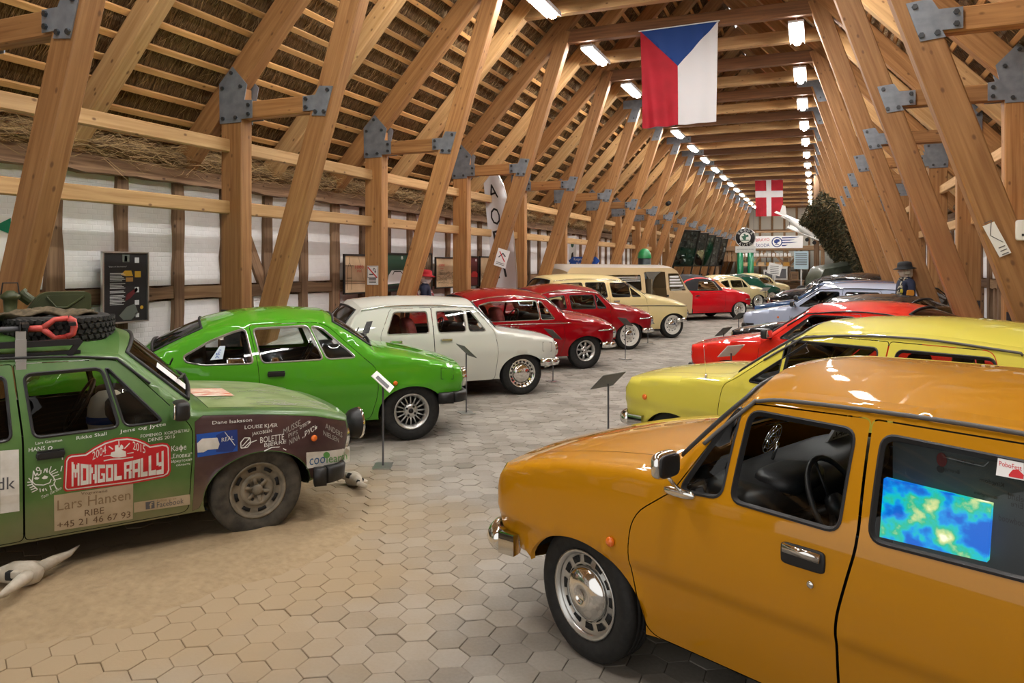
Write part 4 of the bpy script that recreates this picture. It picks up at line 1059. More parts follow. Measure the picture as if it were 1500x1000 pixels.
OCT_COMBI = dict(OCT, R=.325, Ra=.375, Rz=.285, zb=1.0, tum=.22, outline=OL(
    front=[(-.38, .44), (-.49, .46), (-.53, .58), (-.53, .70), (-.485, .795)], hood=[(-.485, .795), (0, .91), (.4, .985), (.72, 1.03)], screen=[(.72, 1.03), (1.05, 1.25), (1.33, 1.42)],
    roof=[(1.33, 1.42), (1.7, 1.46), (2.5, 1.475), (3.15, 1.44)], rear=[(3.15, 1.44), (3.28, 1.25), (3.36, 1.02)], deck=[(3.36, 1.02), (3.42, .96), (3.45, .90)], tail=[(3.45, .90), (3.50, .7), (3.48, .5), (3.42, .40)]),
    wb=2.55, doors=door_pair(.74, 1.75, None, .30, 1.0, 1.40, .80, 1.22, 1.18, None, handles='chrome', hz=.93, wz=(1.025, 1.36)), windows=[[(1.82, 1.025), (2.35, 1.025), (2.35, 1.37), (1.82, 1.37)], [(2.43, 1.025), (3.05, 1.025), (2.98, 1.36), (2.43, 1.37)]],
    side_lines=[([(-.45, .775), (.4, .80), (1.7, .82)], .008, M_RUB)], bump_z=.44, crown=dict(hood=.10, roof=.10, deck=.05))
CABRIO = dict(OCT, zb=.93, R=.32, outline=OL(
    front=[(-.40, .38), (-.54, .42), (-.595, .56), (-.58, .70), (-.51, .80)], hood=[(-.51, .80), (0, .91), (.4, .96), (.65, .985)], screen=[(.65, .985), (.80, 1.15), (.92, 1.285)],
    roof=[(.92, 1.285), (1.3, 1.37), (1.7, 1.37), (2.1, 1.28)], rear=[(2.1, 1.28), (2.35, 1.12), (2.5, .98)], deck=[(2.5, .98), (2.9, .93), (3.3, .82)], tail=[(3.3, .82), (3.42, .7), (3.44, .5), (3.38, .40)]),
    roof_mat=simple('black_canvas', (.012, .011, .013), .85), soft=True, gutter=False, winring=M_CHROME,
    doors=[dict(poly=[(.64, .28), (.62, .88), (1.95, .88), (1.93, .28)], windows=[], handles=[((1.7, .80), (1.83, .80), 'chrome')])],
    windows=[[(.84, .965), (1.72, .965), (1.60, 1.25), (1.02, 1.24)]],
    patches=[('soft_top_side', [(.94, 1.262), (1.3, 1.345), (1.7, 1.345), (2.08, 1.26), (2.32, 1.10), (2.44, .985), (1.78, .945), (.72, .945), (.74, 1.02)], simple('black_canvas', (.012, .011, .013), .85), None, [round_poly([(.84, .965), (1.72, .965), (1.60, 1.25), (1.02, 1.24)], .045)])], wheel='white')
RAPID = dict(w=.80, zb=.86, outline=OL(
    front=[(-.36, .36), (-.585, .38), (-.63, .52), (-.63, .63), (-.60, .705)], hood=[(-.60, .705), (-.1, .80), (.2, .845), (.45, .88)], screen=[(.45, .88), (.70, 1.06), (.92, 1.215)],
    roof=[(.92, 1.215), (1.4, 1.26), (1.8, 1.25), (2.0, 1.22)], rear=[(2.0, 1.22), (2.45, 1.06), (2.85, .91)], deck=[(2.85, .91), (3.1, .87), (3.3, .84)], tail=[(3.3, .84), (3.38, .76), (3.40, .5), (3.34, .36)]),
    rfr=.07, lfr=.2, rf=.04, doors=[dict(poly=[(.42, .25), (.37, .55), (.40, .78), (.52, .86), (.90, 1.165), (1.0, 1.205), (1.55, 1.205), (1.60, .86), (1.56, .55), (1.54, .25)], r=[.05, .1, .06, .03, .05, .04, .02, .05, .05, .03],
        windows=[[(.64, .88), (1.53, .875), (1.50, 1.175), (.99, 1.175)]], handles=[((1.36, .77), (1.48, .77), 'black')])], windows=[[(1.67, .885), (2.25, .90), (2.02, 1.13), (1.62, 1.17)]],
    bump_mat=M_BLACK, mirror=((.53, .88), 'black', (1,)), trim=M_RUB, bump_z=.42, hood_t=.90, wheel='alloy')
FAV = dict(w=.81, zb=.90, tum=.18, outline=OL(
    front=[(-.36, .34), (-.62, .36), (-.68, .52), (-.67, .66), (-.63, .735)], hood=[(-.63, .735), (-.1, .83), (.25, .89), (.42, .92)], screen=[(.42, .92), (.72, 1.13), (.96, 1.30)],
    roof=[(.96, 1.30), (1.4, 1.335), (2.2, 1.335), (2.8, 1.30)], rear=[(2.8, 1.30), (3.0, 1.10), (3.1, .95)], deck=[(3.1, .95), (3.13, .92), (3.15, .90)], tail=[(3.15, .90), (3.19, .7), (3.18, .5), (3.12, .36)]),
    wb=2.45, rfr=.06, lfr=.2, rf=.04, doors=door_pair(.42, 1.44, 2.28, .25, .91, 1.285, .50, .92, None, 2.02, hz=.82, rear_sl=.14), windows=[[(2.40, .935), (2.95, .94), (2.78, 1.22), (2.33, 1.235)]],
    bump_mat=M_BLACK, mirror=((.53, .92), 'black', (1,)), trim=M_RUB, bump_z=.44, bump_h=.16, hood_t=.92, indicators=[((.17, .68), .022, M_AMBER)])
YEL = dict(w=.80, zb=.90, tum=.20, outline=OL(
    front=[(-.36, .36), (-.55, .38), (-.62, .52), (-.63, .62), (-.60, .72), (-.53, .785)], hood=[(-.53, .785), (-.2, .84), (.2, .88), (.56, .92)], screen=[(.56, .92), (.85, 1.13), (1.08, 1.285)],
    roof=[(1.08, 1.285), (1.4, 1.32), (1.9, 1.335), (2.45, 1.30)], rear=[(2.45, 1.30), (2.7, 1.12), (2.85, .98)], deck=[(2.85, .98), (3.1, .93), (3.4, .87)], tail=[(3.4, .87), (3.5, .76), (3.52, .5), (3.46, .36)]),
    wb=2.5, doors=door_pair(.48, 1.69, 2.42, .245, .90, 1.275, .62, 1.05, .98, 2.08, handles='chrome', hz=.80, rear_sl=.10), crease=[(.585, .012, .01)], gut_mat=MATS['grey_rubber_gutter'], indicators=[((-.28, .655), .024, M_AMBER)],
    antenna=[((.33, .885), .32, .03, 1)])
for m_ in ():
    pass
GL, GR = 'cars parked along the left side of the aisle', 'cars parked along the right side of the aisle'
def put(name, spec, u, v, phi, label, pnt, group, shift=0, z=0, **k):
    return Car(name, spec, wheel_at(u, v, phi, spec.get('w', .8), z, shift), heading(phi), label, pnt, group, **k).build()
orange = put('car', SK100, 880, 978, -43, 'mustard-orange saloon with chrome hubcaps and a map screen in its rear window', 'orange', GR, shift=.09, res=.04, steer=-.10, wheel='steel', bump_z=.42, bump_wrap=.30, bump_off=.11, rear_w=.86, seat_yw=(.29, .40))
yellow = put('car', YEL, 988, 703, -37, 'lemon-yellow saloon parked just beyond the orange one', 'yellow', GR, res=.05)
M_RGREEN = noisy('rally_green_dusty', (.045, .125, .022), (.085, .19, .04), 3, .45, .04, coat=.35)
M_RHOOD = noisy('rally_hood_dusty', (.19, .28, .095), (.32, .40, .19), 5, .5, .04, coat=.3)
M_RPURP = noisy('rally_plum_dusty', (.040, .013, .016), (.075, .036, .036), 4, .42, .04, coat=.4)
FEND = [(.405, .23), (.365, .245)]+[(.345*math.cos(a)*1.01, .295+.265*math.sin(a)*1.012) for a in np.linspace(.0, PI-.10, 20)]+[(-.42, .315), (-.52, .345), (-.60, .46), (-.625, .60), (-.605, .68), (-.38, .745), (0, .80), (.35, .832), (.40, .80)]
rally = put('rally_car', dict(SK120, hood_mat=M_RHOOD, patches=[('front_fender', FEND, M_RPURP, 'dusty plum-purple front fender covered in white signatures')],
    doors=[dict(poly=[(.43, .235), (.415, .76), (.47, .835), (.79, 1.185), (.86, 1.205), (1.335, 1.212), (1.29, .82), (1.282, .235)], r=[.05, .04, .04, .05, .04, .02, .05, .03],
                windows=[[(.575, .822), (.79, .818), (.875, 1.155), (.86, 1.15)], [(.815, .818), (1.245, .81), (1.29, 1.155), (.895, 1.162)]], handles=[((1.11, .715), (1.22, .712), 'black')]),
           dict(poly=[(1.292, .235), (1.30, .82), (1.345, 1.212), (1.88, 1.20), (2.08, .84), (2.0, .6), (1.98, .40), (1.9, .235)], r=[.03, .05, .02, .06, .05, .06, .05, .05], windows=[[(1.345, .81), (2.0, .815), (1.84, 1.14), (1.375, 1.155)]], handles=[((1.83, .71), (1.94, .71), 'black')])]),
    378, 783, 55, 'dusty green and plum rally saloon covered in stickers, loaded roof rack', M_RGREEN, GL, cat='car', res=.04, wheel='rally', tyre_mat=M_DUSTYTYRE, rim_mat=noisy('dusty_rim', (.14, .12, .085), (.26, .22, .16), 12, .7, .1),
    glass=M_GLASS_DUST, seat=M_SEATBR, mirror=((.50, .845), 'black', (-1,)), indicators=[((-.36, .60), .022, M_AMBER)], crease=[(.50, .008, .008)])
coupe = put('car', COUPE, 603, 645, 68, 'bright green two-door coupe with black bumper, between rally car and white saloon', 'green', GL, res=.05)
white = put('car', MB1000, 765, 578, 67, 'off-white four-door saloon with chrome hubcaps beside the green coupe', 'white', GL, res=.05)
crim = put('car', OCT_HARD, 858, 540, 66, 'dark red hardtop with light alloy wheels, right behind the white saloon', 'crimson', GL, res=.06)
cher = put('car', OCT_SEDAN, 922, 512, 66, 'dark red rounded saloon with whitewall tyres, next to the cream estate', 'cherry', GL, res=.06)
comb = put('car', OCT_COMBI, 985, 495, 67, 'cream estate car with black side line and whitewall tyres', 'cream', GL, res=.06)
cab = put('car', CABRIO, 1083, 467, 65, 'bright red convertible with closed black soft top and whitewall tyres', 'scarlet', GL, res=.07, bump_z=.42)
def put_xy(name, spec, x, y, deg, label, pnt, group, **k): return Car(name, spec, (x, y, 0), math.radians(deg), label, pnt, group, **k).build()
red = put('car', RAPID, 1072, 590, -45, 'bright red fastback coupe with a black door mirror beyond the yellow saloon', 'red', GR, res=.06)
def right(nx_, ny_, deg, spec, label, pnt, **k):
    a = math.radians(deg); o = -min(p[0] for p in spec['outline']['front']); return put_xy('car', spec, nx_-o*math.cos(a)+.8*math.sin(a)*0, ny_-o*math.sin(a), deg, label, pnt, GR, **k)
blk = right(-1.02, 13.25, 157, RAPID, 'glossy black fastback coupe between the red coupe and the silver-blue estate', 'black', res=.07)
sil = right(-1.2, 17.6, 157, FAV, 'silver-blue hatchback with amber corner lamp, beyond the black coupe', 'silver', res=.07)
nav = right(-1.2, 20.5, 157, FAV, 'dark navy hatchback half hidden behind the silver-blue one', 'navy', res=.08)
old = right(-.95, 23.9, 157, dict(OCT, mirror=None), 'black rounded old saloon beyond the navy hatchback', 'black', res=.09, wheel='steel')
old.root.scale = (1.13, 1.13, 1.13)
gra = right(-1.1, 28.5, 157, dict(OCT_SEDAN), 'dark graphite saloon, farthest in the right row', 'graphite', res=.09)
tan = put_xy('car', OCT, -3.3, 28.9, 48, 'tan old saloon right behind the red convertible', 'tan', GL, res=.09)
ivo = put_xy('car', OCT_SEDAN, -2.75, 32.3, 48, 'ivory rounded saloon between the tan saloon and the green ones', 'ivory', GL, res=.09)
bot = put_xy('car', OCT, -2.4, 35.8, 48, 'dark bottle-green old saloon near the far end of the left row', 'bottle', GL, res=.09)
bo2 = put_xy('car', OCT_SEDAN, -2.1, 39.2, 48, 'pale cream and green old saloon, last of the left row', 'ivory', GL, res=.09, hood_mat=P_('bottle'))
# ------------------------------------------------------------------ rally car: prints, load on the roof
M_DECW = noisy('dusty_white_vinyl', (.62, .60, .54), (.80, .79, .75), 9, .6, 0)
M_DECB = noisy('dusty_beige_vinyl', (.42, .33, .21), (.52, .42, .29), 7, .7, 0)
M_DECR = noisy('rally_red_vinyl', (.50, .008, .015), (.58, .016, .022), 7, .45, 0)
M_CHALK = simple('white_marker', (.78, .80, .76), .6)
M_CHALK2 = simple('faint_marker', (.40, .40, .37), .6)
M_BRN = simple('brown_print', (.13, .075, .035), .6); M_GREYP = simple('grey_print', (.10, .10, .11), .6)
M_SKYP = simple('sky_print', (.10, .33, .70), .5); M_NAVYP = simple('navy_print', (.010, .035, .20), .5); M_LEAF = simple('leaf_green_print', (.10, .32, .07), .5); M_PETROL = simple('petrol_print', (.02, .11, .27), .5)
door_r = [o for o in rally.root.children if o.name.startswith('door')]
rd = [o for o in door_r if abs(sum(v.co.x for v in o.data.vertices)/len(o.data.vertices)+.85) < .25 and sum(v.co.y for v in o.data.vertices) < 0][0]
rd2 = [o for o in door_r if abs(sum(v.co.x for v in o.data.vertices)/len(o.data.vertices)+1.65) < .3 and sum(v.co.y for v in o.data.vertices) < 0][0]
rf_ = [o for o in rally.root.children if o.name.startswith('front_fender') and sum(v.co.y for v in o.data.vertices) < 0][0]
q8 = lambda pts: [(90+x/8.82, 630+y/8.82) for x, y in pts]
plate_px = q8([(20, 740), (40, 385), (70, 335), (120, 310), (300, 295), (420, 215), (560, 140), (700, 98), (850, 84), (980, 105), (1080, 145), (1150, 185), (1300, 160), (1370, 170), (1405, 210), (1412, 520), (1390, 580), (1330, 610), (900, 690), (120, 785), (60, 790), (30, 770)])
pin = q8([(45, 735), (62, 395), (85, 350), (130, 328), (310, 310), (430, 232), (565, 160), (705, 118), (850, 104), (970, 124), (1070, 163), (1145, 208), (1300, 182), (1360, 192), (1385, 225), (1392, 515), (1372, 560), (1320, 590), (900, 668), (125, 765), (75, 768), (55, 755)])
pin2 = q8([(60, 730), (76, 402), (98, 362), (135, 345), (315, 328), (438, 248), (570, 178), (708, 136), (850, 122), (965, 140), (1062, 180), (1140, 226), (1300, 200), (1350, 208), (1368, 232), (1375, 510), (1358, 548), (1315, 574), (900, 652), (128, 748), (85, 752), (68, 745)])
items = [('P', plate_px, 1, 0), ('P', pin, 0, 1), ('P', pin2, 1, 2)]
GLY = dict(M=[(0, 0, .24, 1), (.76, 0, 1, 1), (.24, .58, .40, .92), (.38, .36, .62, .72), (.60, .58, .76, .92)], O=[(0, 0, .3, 1), (.7, 0, 1, 1), (.3, 0, .7, .2), (.3, .8, .7, 1)], N=[(0, 0, .28, 1), (.72, 0, 1, 1), (.28, .55, .5, .85), (.5, .2, .72, .5)],
           G=[(0, 0, .3, 1), (.3, 0, 1, .2), (.3, .8, 1, 1), (.7, .2, 1, .5), (.5, .38, .7, .52)], L=[(0, 0, .34, 1), (.34, 0, 1, .24)], R=[(0, 0, .3, 1), (.3, .8, 1, 1), (.7, .5, 1, .8), (.3, .42, .85, .58), (.6, 0, .95, .42)],
           A=[(0, 0, .3, 1), (.7, 0, 1, 1), (.3, .8, .7, 1), (.3, .3, .7, .48)], Y=[(0, .42, .3, 1), (.7, 0, 1, 1), (.3, .36, .7, .54), (0, 0, .7, .2)])
def lerp(a, b, t): return a+(b-a)*t
for ch, x0, x1, t0, t1 in [('M', 130, 232, 405, 425), ('O', 245, 350, 428, 440), ('N', 358, 455, 440, 442), ('G', 465, 562, 442, 442), ('O', 572, 668, 440, 436), ('L', 680, 778, 434, 425), ('R', 808, 908, 412, 392), ('A', 915, 1015, 390, 365), ('L', 1022, 1112, 362, 338), ('L', 1124, 1220, 330, 300), ('Y', 1226, 1318, 296, 258)]:
    bl = lambda x: 722-(x-130)*(722-556)/(1315-130)
    for a, b, c, d in GLY[ch]:
        P = []
        for fx, fy in ((a, b), (c, b), (c, d), (a, d)):
            x = lerp(x0, x1, fx); P.append((x, lerp(bl(x), lerp(t0, t1, fx), fy)))
        items.append(('P', q8(P), 0, 3))
items += [('T', ('2004', q8([(398, 385)])[0], q8([(575, 295)])[0], 12), 0, 3), ('T', ('2015', q8([(920, 245)])[0], q8([(1082, 298)])[0], 12), 0, 3),
          ('P', q8([(630, 330), (640, 285), (690, 270), (690, 195), (730, 185), (740, 230), (770, 180), (795, 200), (800, 235), (770, 250), (830, 270), (835, 335), (740, 350), (670, 345)]), 0, 3),
          ('L', (q8([(610, 205), (665, 245)]), .006), 0, 3), ('L', (q8([(880, 165), (812, 235)]), .006), 0, 3), ('L', (q8([(740, 135), (742, 200)]), .005), 0, 3), ('L', (q8([(540, 332), (640, 318)]), .004), 0, 3), ('L', (q8([(848, 298), (930, 285)]), .005), 0, 3), ('L', (q8([(545, 392), (640, 372), (780, 365), (925, 345)]), .007), 0, 3)]
rally.pxprint('rally_plate', items, [M_DECW, M_DECR], -1, rd, 'red and white rally plate sticker lettered MONGOL RALLY 2004 2015')
q6 = lambda x, y: (x/5, 600+y/5)
items = [('P', [q6(395, 625), q6(975, 540), q6(972, 798), q6(398, 888)], 0, 0), ('T', ('Vognmand', q6(592, 628), q6(785, 606), 5), 1, 1), ('T', ('Lars Hansen', q6(420, 738), q6(955, 655), 15), 2, 1),
         ('T', ('RIBE', q6(620, 778), q6(762, 755), 9), 1, 1), ('T', ('+45 21 46 67 93', q6(420, 868), q6(955, 785), 9.5), 1, 1),
         ('P', [q6(980, 678), q6(1390, 617), q6(1392, 692), q6(982, 752)], 0, 0), ('P', [q6(1065, 675), q6(1130, 665), q6(1132, 718), q6(1067, 728)], 3, 1), ('T', ('f', q6(1090, 722), q6(1122, 716), 9), 0, 2), ('T', ('Facebook', q6(1148, 715), q6(1345, 683), 8), 3, 1), ('T', ('Follow us on', q6(1150, 675), q6(1290, 654), 3.5), 2, 1)]
rally.pxprint('haulier_sticker', items, [M_DECB, M_BRN, simple('tan_print', (.25, .17, .09), .6), M_GREYP], -1, rd, 'sandy beige stickers with phone number and website lettering')
items = [('P', [(0, 660), (27.5, 658), (28.5, 748), (0, 752)], 0, 0), ('T', ('.dk', (-12, 719), (22.5, 715), 18), 1, 1)]
rally.pxprint('website_sticker', items, [M_DECW, M_GREYP], -1, rd2, 'greyish white sticker ending in dk')
T_ = lambda t, a, b, h: ('T', (t, a, b, h), 0, 0)
items = [T_('HANS', (42, 662), (66, 658.5), 6), T_('Lars Gammun', (52, 651), (91, 646), 4), T_('Rikke Skall', (112, 644), (156, 637), 5), T_('Jens og Jytte', (175, 636), (243, 624.5), 6.5), T_('FOMENKO  KOKSHETAU', (206, 641), (277, 632), 4.5), T_('DENIS 2015', (217, 647), (256, 641), 5),
         T_('Ка', (251, 661), (261, 659.5), 8), T_('o', (262, 659.5), (268, 658.8), 6), T_('l', (264.5, 661.5), (265.7, 661.3), 10), T_('e', (268.7, 658.8), (273, 658), 6), T_('„Еловка"', (250, 672), (281, 669), 7), T_('Иркутская', (251, 679), (281, 675), 5), T_('область', (258, 682.5), (279, 680), 3), T_('Tom Garden', (60, 731), (90, 716), 5)]
z1 = lambda x, y: (x/10, 640+y/10)
for pts in [[(470, 620), (480, 660), (520, 695), (640, 700), (730, 665), (750, 610)], [(480, 600), (470, 650), (470, 690), (550, 765)], [(480, 600), (490, 490), (520, 570), (545, 520)], [(545, 520), (560, 560), (600, 530), (600, 480)], [(640, 520), (660, 460), (690, 520), (690, 450)], [(720, 510), (750, 425)], [(740, 520), (820, 470)], [(750, 545), (850, 505)], [(770, 575), (865, 545)],
            [(780, 630), (895, 600)], [(720, 515), (780, 580), (810, 640), (790, 680), (830, 760)], [(420, 600), (465, 650)], [(400, 660), (465, 655)], [(400, 705), (470, 690)], [(435, 740), (490, 720)], [(450, 770), (520, 745)], [(465, 805), (540, 770)], [(585, 750), (590, 800)], [(620, 760), (635, 790), (640, 750)], [(665, 750), (685, 785)], [(730, 705), (750, 775)], [(750, 715), (800, 690)], [(905, 180), (915, 330)], [(890, 500), (910, 420)], [(545, 440), (575, 450), (585, 480), (550, 495), (530, 470), (545, 440)], [(710, 150), (740, 135), (765, 150), (740, 190), (710, 180), (710, 150)]]:
    items.append(('L', ([z1(*p) for p in pts], .005), 0, 0))
items += [('P', [z1(500, 600), z1(530, 580), z1(580, 595), z1(550, 622), z1(515, 620)], 0, 0), ('P', [z1(610, 600), z1(650, 560), z1(705, 575), z1(690, 605), z1(640, 615)], 0, 0)]
o = rally.pxprint('marker_signatures', items, [M_CHALK], -1, rd, 'white hand-drawn signatures and a hedgehog-like face'); o['kind'] = 'stuff'
f5 = lambda x, y: (260+x/5, 580+y/5)
items = [('P', [f5(138, 280), f5(437, 244), f5(440, 402), f5(146, 448)], 1, 0), ('P', [f5(283, 285), f5(350, 255), f5(437, 244), f5(440, 350), f5(400, 405), f5(283, 408)], 2, 1), ('P', [f5(142, 345), f5(180, 310), f5(290, 303), f5(307, 350), f5(295, 385), f5(220, 392), f5(190, 410), f5(146, 412)], 0, 2),
         ('T', ('REAL', f5(322, 335), f5(412, 318), 6), 0, 2), ('L', ([f5(345, 262), f5(420, 360)], .004), 0, 2)]
rally.pxprint('soap_sticker', items, [M_DECW, M_BLUEP, M_NAVYP], -1, rf_, 'blue sticker with a white shape and the word REAL')
items = [('P', [f5(943, 412), f5(1258, 364), f5(1262, 475), f5(946, 530)], 0, 0), ('T', ('coo', f5(965, 508), f5(1080, 488), 10), 1, 1), ('T', ('learth', f5(1090, 488), f5(1240, 462), 12), 2, 1), ('P', [f5(1090+24*math.cos(a), 430+24*math.sin(a)) for a in np.linspace(0, 2*PI, 14)[:-1]], 2, 2)]
rally.pxprint('charity_sticker', items, [M_DECW, M_PETROL, M_LEAF], -1, rf_, 'white sticker lettered cool earth with a green tree')
items = [T_('Dane Isaksson', f5(255, 208), f5(545, 185), 5), T_('LOUISE KJÆR', f5(492, 250), f5(732, 232), 7), T_('JAKOBSEN', f5(545, 295), f5(690, 270), 6), T_('BOLETTE', f5(605, 345), f5(780, 318), 9), T_('BJERRE', f5(635, 382), f5(795, 352), 7), T_('ОТЕЛЬ', f5(895, 245), f5(975, 195), 5), T_('„РУСЬ', f5(915, 312), f5(1025, 245), 9),
         ('T', ('MUSSE', f5(775, 285), f5(900, 215), 9), 1, 0), ('T', ('PIPS', f5(812, 305), f5(880, 275), 6), 1, 0), ('T', ('NINA', f5(818, 358), f5(895, 315), 8), 1, 0), ('T', ('ANDERS', f5(1082, 235), f5(1205, 305), 8), 1, 0), ('T', ('NIELSEN', f5(1068, 285), f5(1180, 340), 7), 1, 0)]
for pts in [[(465, 380), (462, 340), (490, 305), (530, 305), (535, 345), (510, 375), (465, 380)], [(475, 365), (525, 310)], [(490, 375), (535, 330)], [(520, 345), (580, 322)], [(635, 402), (690, 375), (750, 372), (795, 395)]]: items.append(('L', ([f5(*p) for p in pts], .006), 0, 0))
rally.pxprint('marker_signatures', items, [M_CHALK, M_CHALK2], -1, rf_)['kind'] = 'stuff'
# hood: sticker and scrawls laid on the bonnet skin
def on_hood(c, s_, y):
    me = c.hood.data; best = min(me.vertices, key=lambda v: (v.co.x+s_)**2+(v.co.y-y)**2); n = best.normal
    return Vector((-s_, y, best.co.z-(n.x*(-s_-best.co.x)+n.y*(y-best.co.y))/n.z+.004))
b = MB(); g = [[on_hood(rally, .30-.26*i/5, -.32+.36*j/5) for j in range(6)] for i in range(6)]
b.add([p for r_ in g for p in r_], [(i*6+j, i*6+j+1, i*6+j+7, i*6+j+6) for i in range(5) for j in range(5)])
b.build('hood_sticker', noisy('hood_sticker_print', (.62, .13, .05), (.82, .74, .62), 11, .5, 0, stretch=(1, 5, 1), lo=.42, hi=.55), rally.hood)['label'] = 'orange and white flame-like sticker on the bonnet'
b = MB(); rr = random.Random(5)
for k in range(46):
    s0, y0 = rr.uniform(-.5, .25), rr.choice([rr.uniform(-.66, -.40), rr.uniform(-.4, .5)])
    if y0 > -.34 and s0 > -.02: continue
    L = rr.uniform(.08, .26); pts = [on_hood(rally, s0-L*t, y0+rr.uniform(-.018, .018)) for t in np.linspace(0, 1, 9)]
    for a, c in zip(pts[:-1], pts[1:]): b.bar(a, c, .005, .001)
b.build('marker_signatures', M_CHALK2, rally.hood)['kind'] = 'stuff'
R_ = rally.root
def rl(u, v, y):       # point of the rally car's own frame where a line of sight meets its plane y
    a = R_.rotation_euler[2]; o = Vector(R_.location); fw = Vector((math.cos(a), math.sin(a), 0)); lf = Vector((-fw.y, fw.x, 0)); r = ray(u, v); q = Vector((0, 0, H))-o
    p = q+r*((y-q.dot(lf))/r.dot(lf)); return Vector((p.dot(fw), y, p.z))
def placed(name, loc, label, cat, group=None):
    e = empty(name, (0, 0, 0), 0, label, cat, group); e.matrix_world = R_.matrix_world_calc @ Matrix.Translation(loc) if False else Matrix.Translation(R_.location) @ Matrix.Rotation(R_.rotation_euler[2], 4, 'Z') @ Matrix.Translation(loc); return e
e = placed('roof_rack', (-1.5, 0, 1.34), 'black metal roof rack with clamps on the dusty green rally car', 'roof rack')
zt = rl(60, 503, -.56).z
for y in (-.56, .56):
    b = MB(); b.bar((.50, y, zt-1.34), (-1.0, y, zt-1.34), .05, .035); b.bar((.50, y, zt-1.40), (-1.0, y, zt-1.40), .03, .02); b.bar((.50, y, zt-1.33), (.44, y, zt-1.42), .045, .03); b.build('side_rail', M_BLACK, e)
    for x in (.20, -.8): b = MB(); b.box((x, y*1.06, -.075), (.055, .02, .17)); b.box((x, y*1.10, -.14), (.05, .03, .06)); b.box((x, y, .03), (.05, .05, .05)); b.build('clamp', M_ALU, e)
for x in np.linspace(.46, -.95, 7): b = MB(); b.bar((x, -.56, .085), (x, .56, .085), .035, .02); b.build('cross_bar', M_BLACK, e)
TR = .30; cx = rl(166, 480, -.12).x-TR; tz = rl(166, 479, -.12).z
M_TREAD = noisy('knobbly_rubber', (.012, .012, .011), (.035, .034, .031), 26, .8, .2)
def flat_tyre(c, label):
    e = placed('spare_tyre', c, label, 'tyre', 'spare tyres on the roof rack'); b = MB(); w = .095
    b.lathe([(.18, -w*.8), (.22, -w), (TR-.03, -w), (TR-.005, -w*.75), (TR-.005, w*.75), (TR-.03, w), (.22, w), (.18, w*.8), (.18, -w*.8)], 40); b.build('carcass', M_TREAD, e, True)
    b = MB()
    for k in range(44):
        a = 2*PI*k/44
        for j, z in enumerate((-.07, -.035, 0, .035, .07)):
            q = a+(j % 2)*PI/44; Rz = Matrix.Rotation(q, 3, 'Z') @ Matrix.Rotation((.35 if j % 2 else -.35), 3, 'X'); b.box((math.cos(q)*(TR+.002), math.sin(q)*(TR+.002), z), (.022, .028, .024), 0, Rz)
    b.build('tread', M_TREAD, e); b = MB(); b.lathe([(.18, -.07), (.17, -.06), (.15, -.02), (.05, -.01), (.001, -.01)], 28); b.build('rim', M_ALU, e, True); return e
flat_tyre((cx, -.10, tz), 'knobbly black spare tyre lying flat at the front of the roof rack')
flat_tyre((cx-.62, .02, tz), 'second black spare tyre lying flat behind the red shovel handle')
# shovel
h0, h1 = rl(-40, 482, -.44), rl(62, 481, -.44); e = placed('shovel', (h0+h1)/2, 'shovel with red plastic D-handle strapped along the roof rack', 'shovel'); c = (h0+h1)/2
M_REDPL = noisy('faded_red_plastic', (.55, .045, .04), (.68, .11, .09), 9, .45, 0)
b = MB(); b.tube([h0-c-Vector((.5, 0, 0)), h1-c-Vector((.07, 0, 0))], .017, 8); b.build('shaft', M_GREYP, e, True)
g0, gc = h1-c-Vector((.08, 0, 0)), rl(88, 481, -.44)-c
b = MB(); b.tube([g0, h1-c], [.019, .021], 8)
t0, t1, bt0, bt1 = rl(80, 468, -.44)-c, rl(100, 466, -.44)-c, rl(80, 495, -.44)-c, rl(98, 493, -.44)-c
b.tube([h1-c, t0, t1], [.02, .016, .018], 8); b.tube([h1-c, bt0, bt1], [.02, .016, .018], 8); m = (t1+bt1)/2+Vector((.035, 0, 0)); b.tube([t1, (t1+m)/2+Vector((.012, 0, .012)), m, (bt1+m)/2+Vector((.012, 0, -.012)), bt1], .02, 8)
b.build('handle', M_REDPL, e, True)
b = MB(); k = rl(30, 482, -.44)-c
for d in (0, .03): b.tube([k+Vector((d, -.02, -.10)), k+Vector((d, -.03, .03)), k+Vector((d, .02, .04)), k+Vector((d, .03, -.08))], .008, 6)
b.build('strap', M_BLACK, e)
# jerry can lying on its side on the rack
j0, j1 = rl(38, 428, .25), rl(132, 470, .25); e = placed('jerry_can', ((j0.x+j1.x)/2, .25, j1.z), 'olive green metal jerry can behind the tyres on the roof rack', 'jerry can'); Lx, Hz = abs(j1.x-j0.x), j0.z-j1.z
M_OLIVE = noisy('olive_paint', (.030, .040, .012), (.062, .075, .024), 4, .5, .05)
MY = Matrix(((1, 0, 0, 0), (0, 0, 1, 0), (0, 1, 0, 0), (0, 0, 0, 1)))
bp_ = round_poly([(-Lx/2, 0), (Lx/2, 0), (Lx/2, Hz*.92), (Lx*.42, Hz), (-Lx*.28, Hz), (-Lx/2, Hz*.45)], .05)
b = MB(); b.prism(bp_, -.075, .075, 0, MY); b.prism(offset(bp_, -.02), -.085, .085, 0, MY)
b.tube([(-Lx*.2, -.09, Hz*.85), (0-Lx*.05, -.09, Hz*.5), (Lx*.12, -.09, Hz*.5), (Lx*.38, -.09, Hz*.85)], .008, 6); b.tube([(-Lx*.35, -.09, Hz*.15), (-Lx*.05, -.09, Hz*.3), (Lx*.2, -.09, Hz*.3), (Lx*.4, -.09, Hz*.15)], .008, 6); b.build('body', M_OLIVE, e)
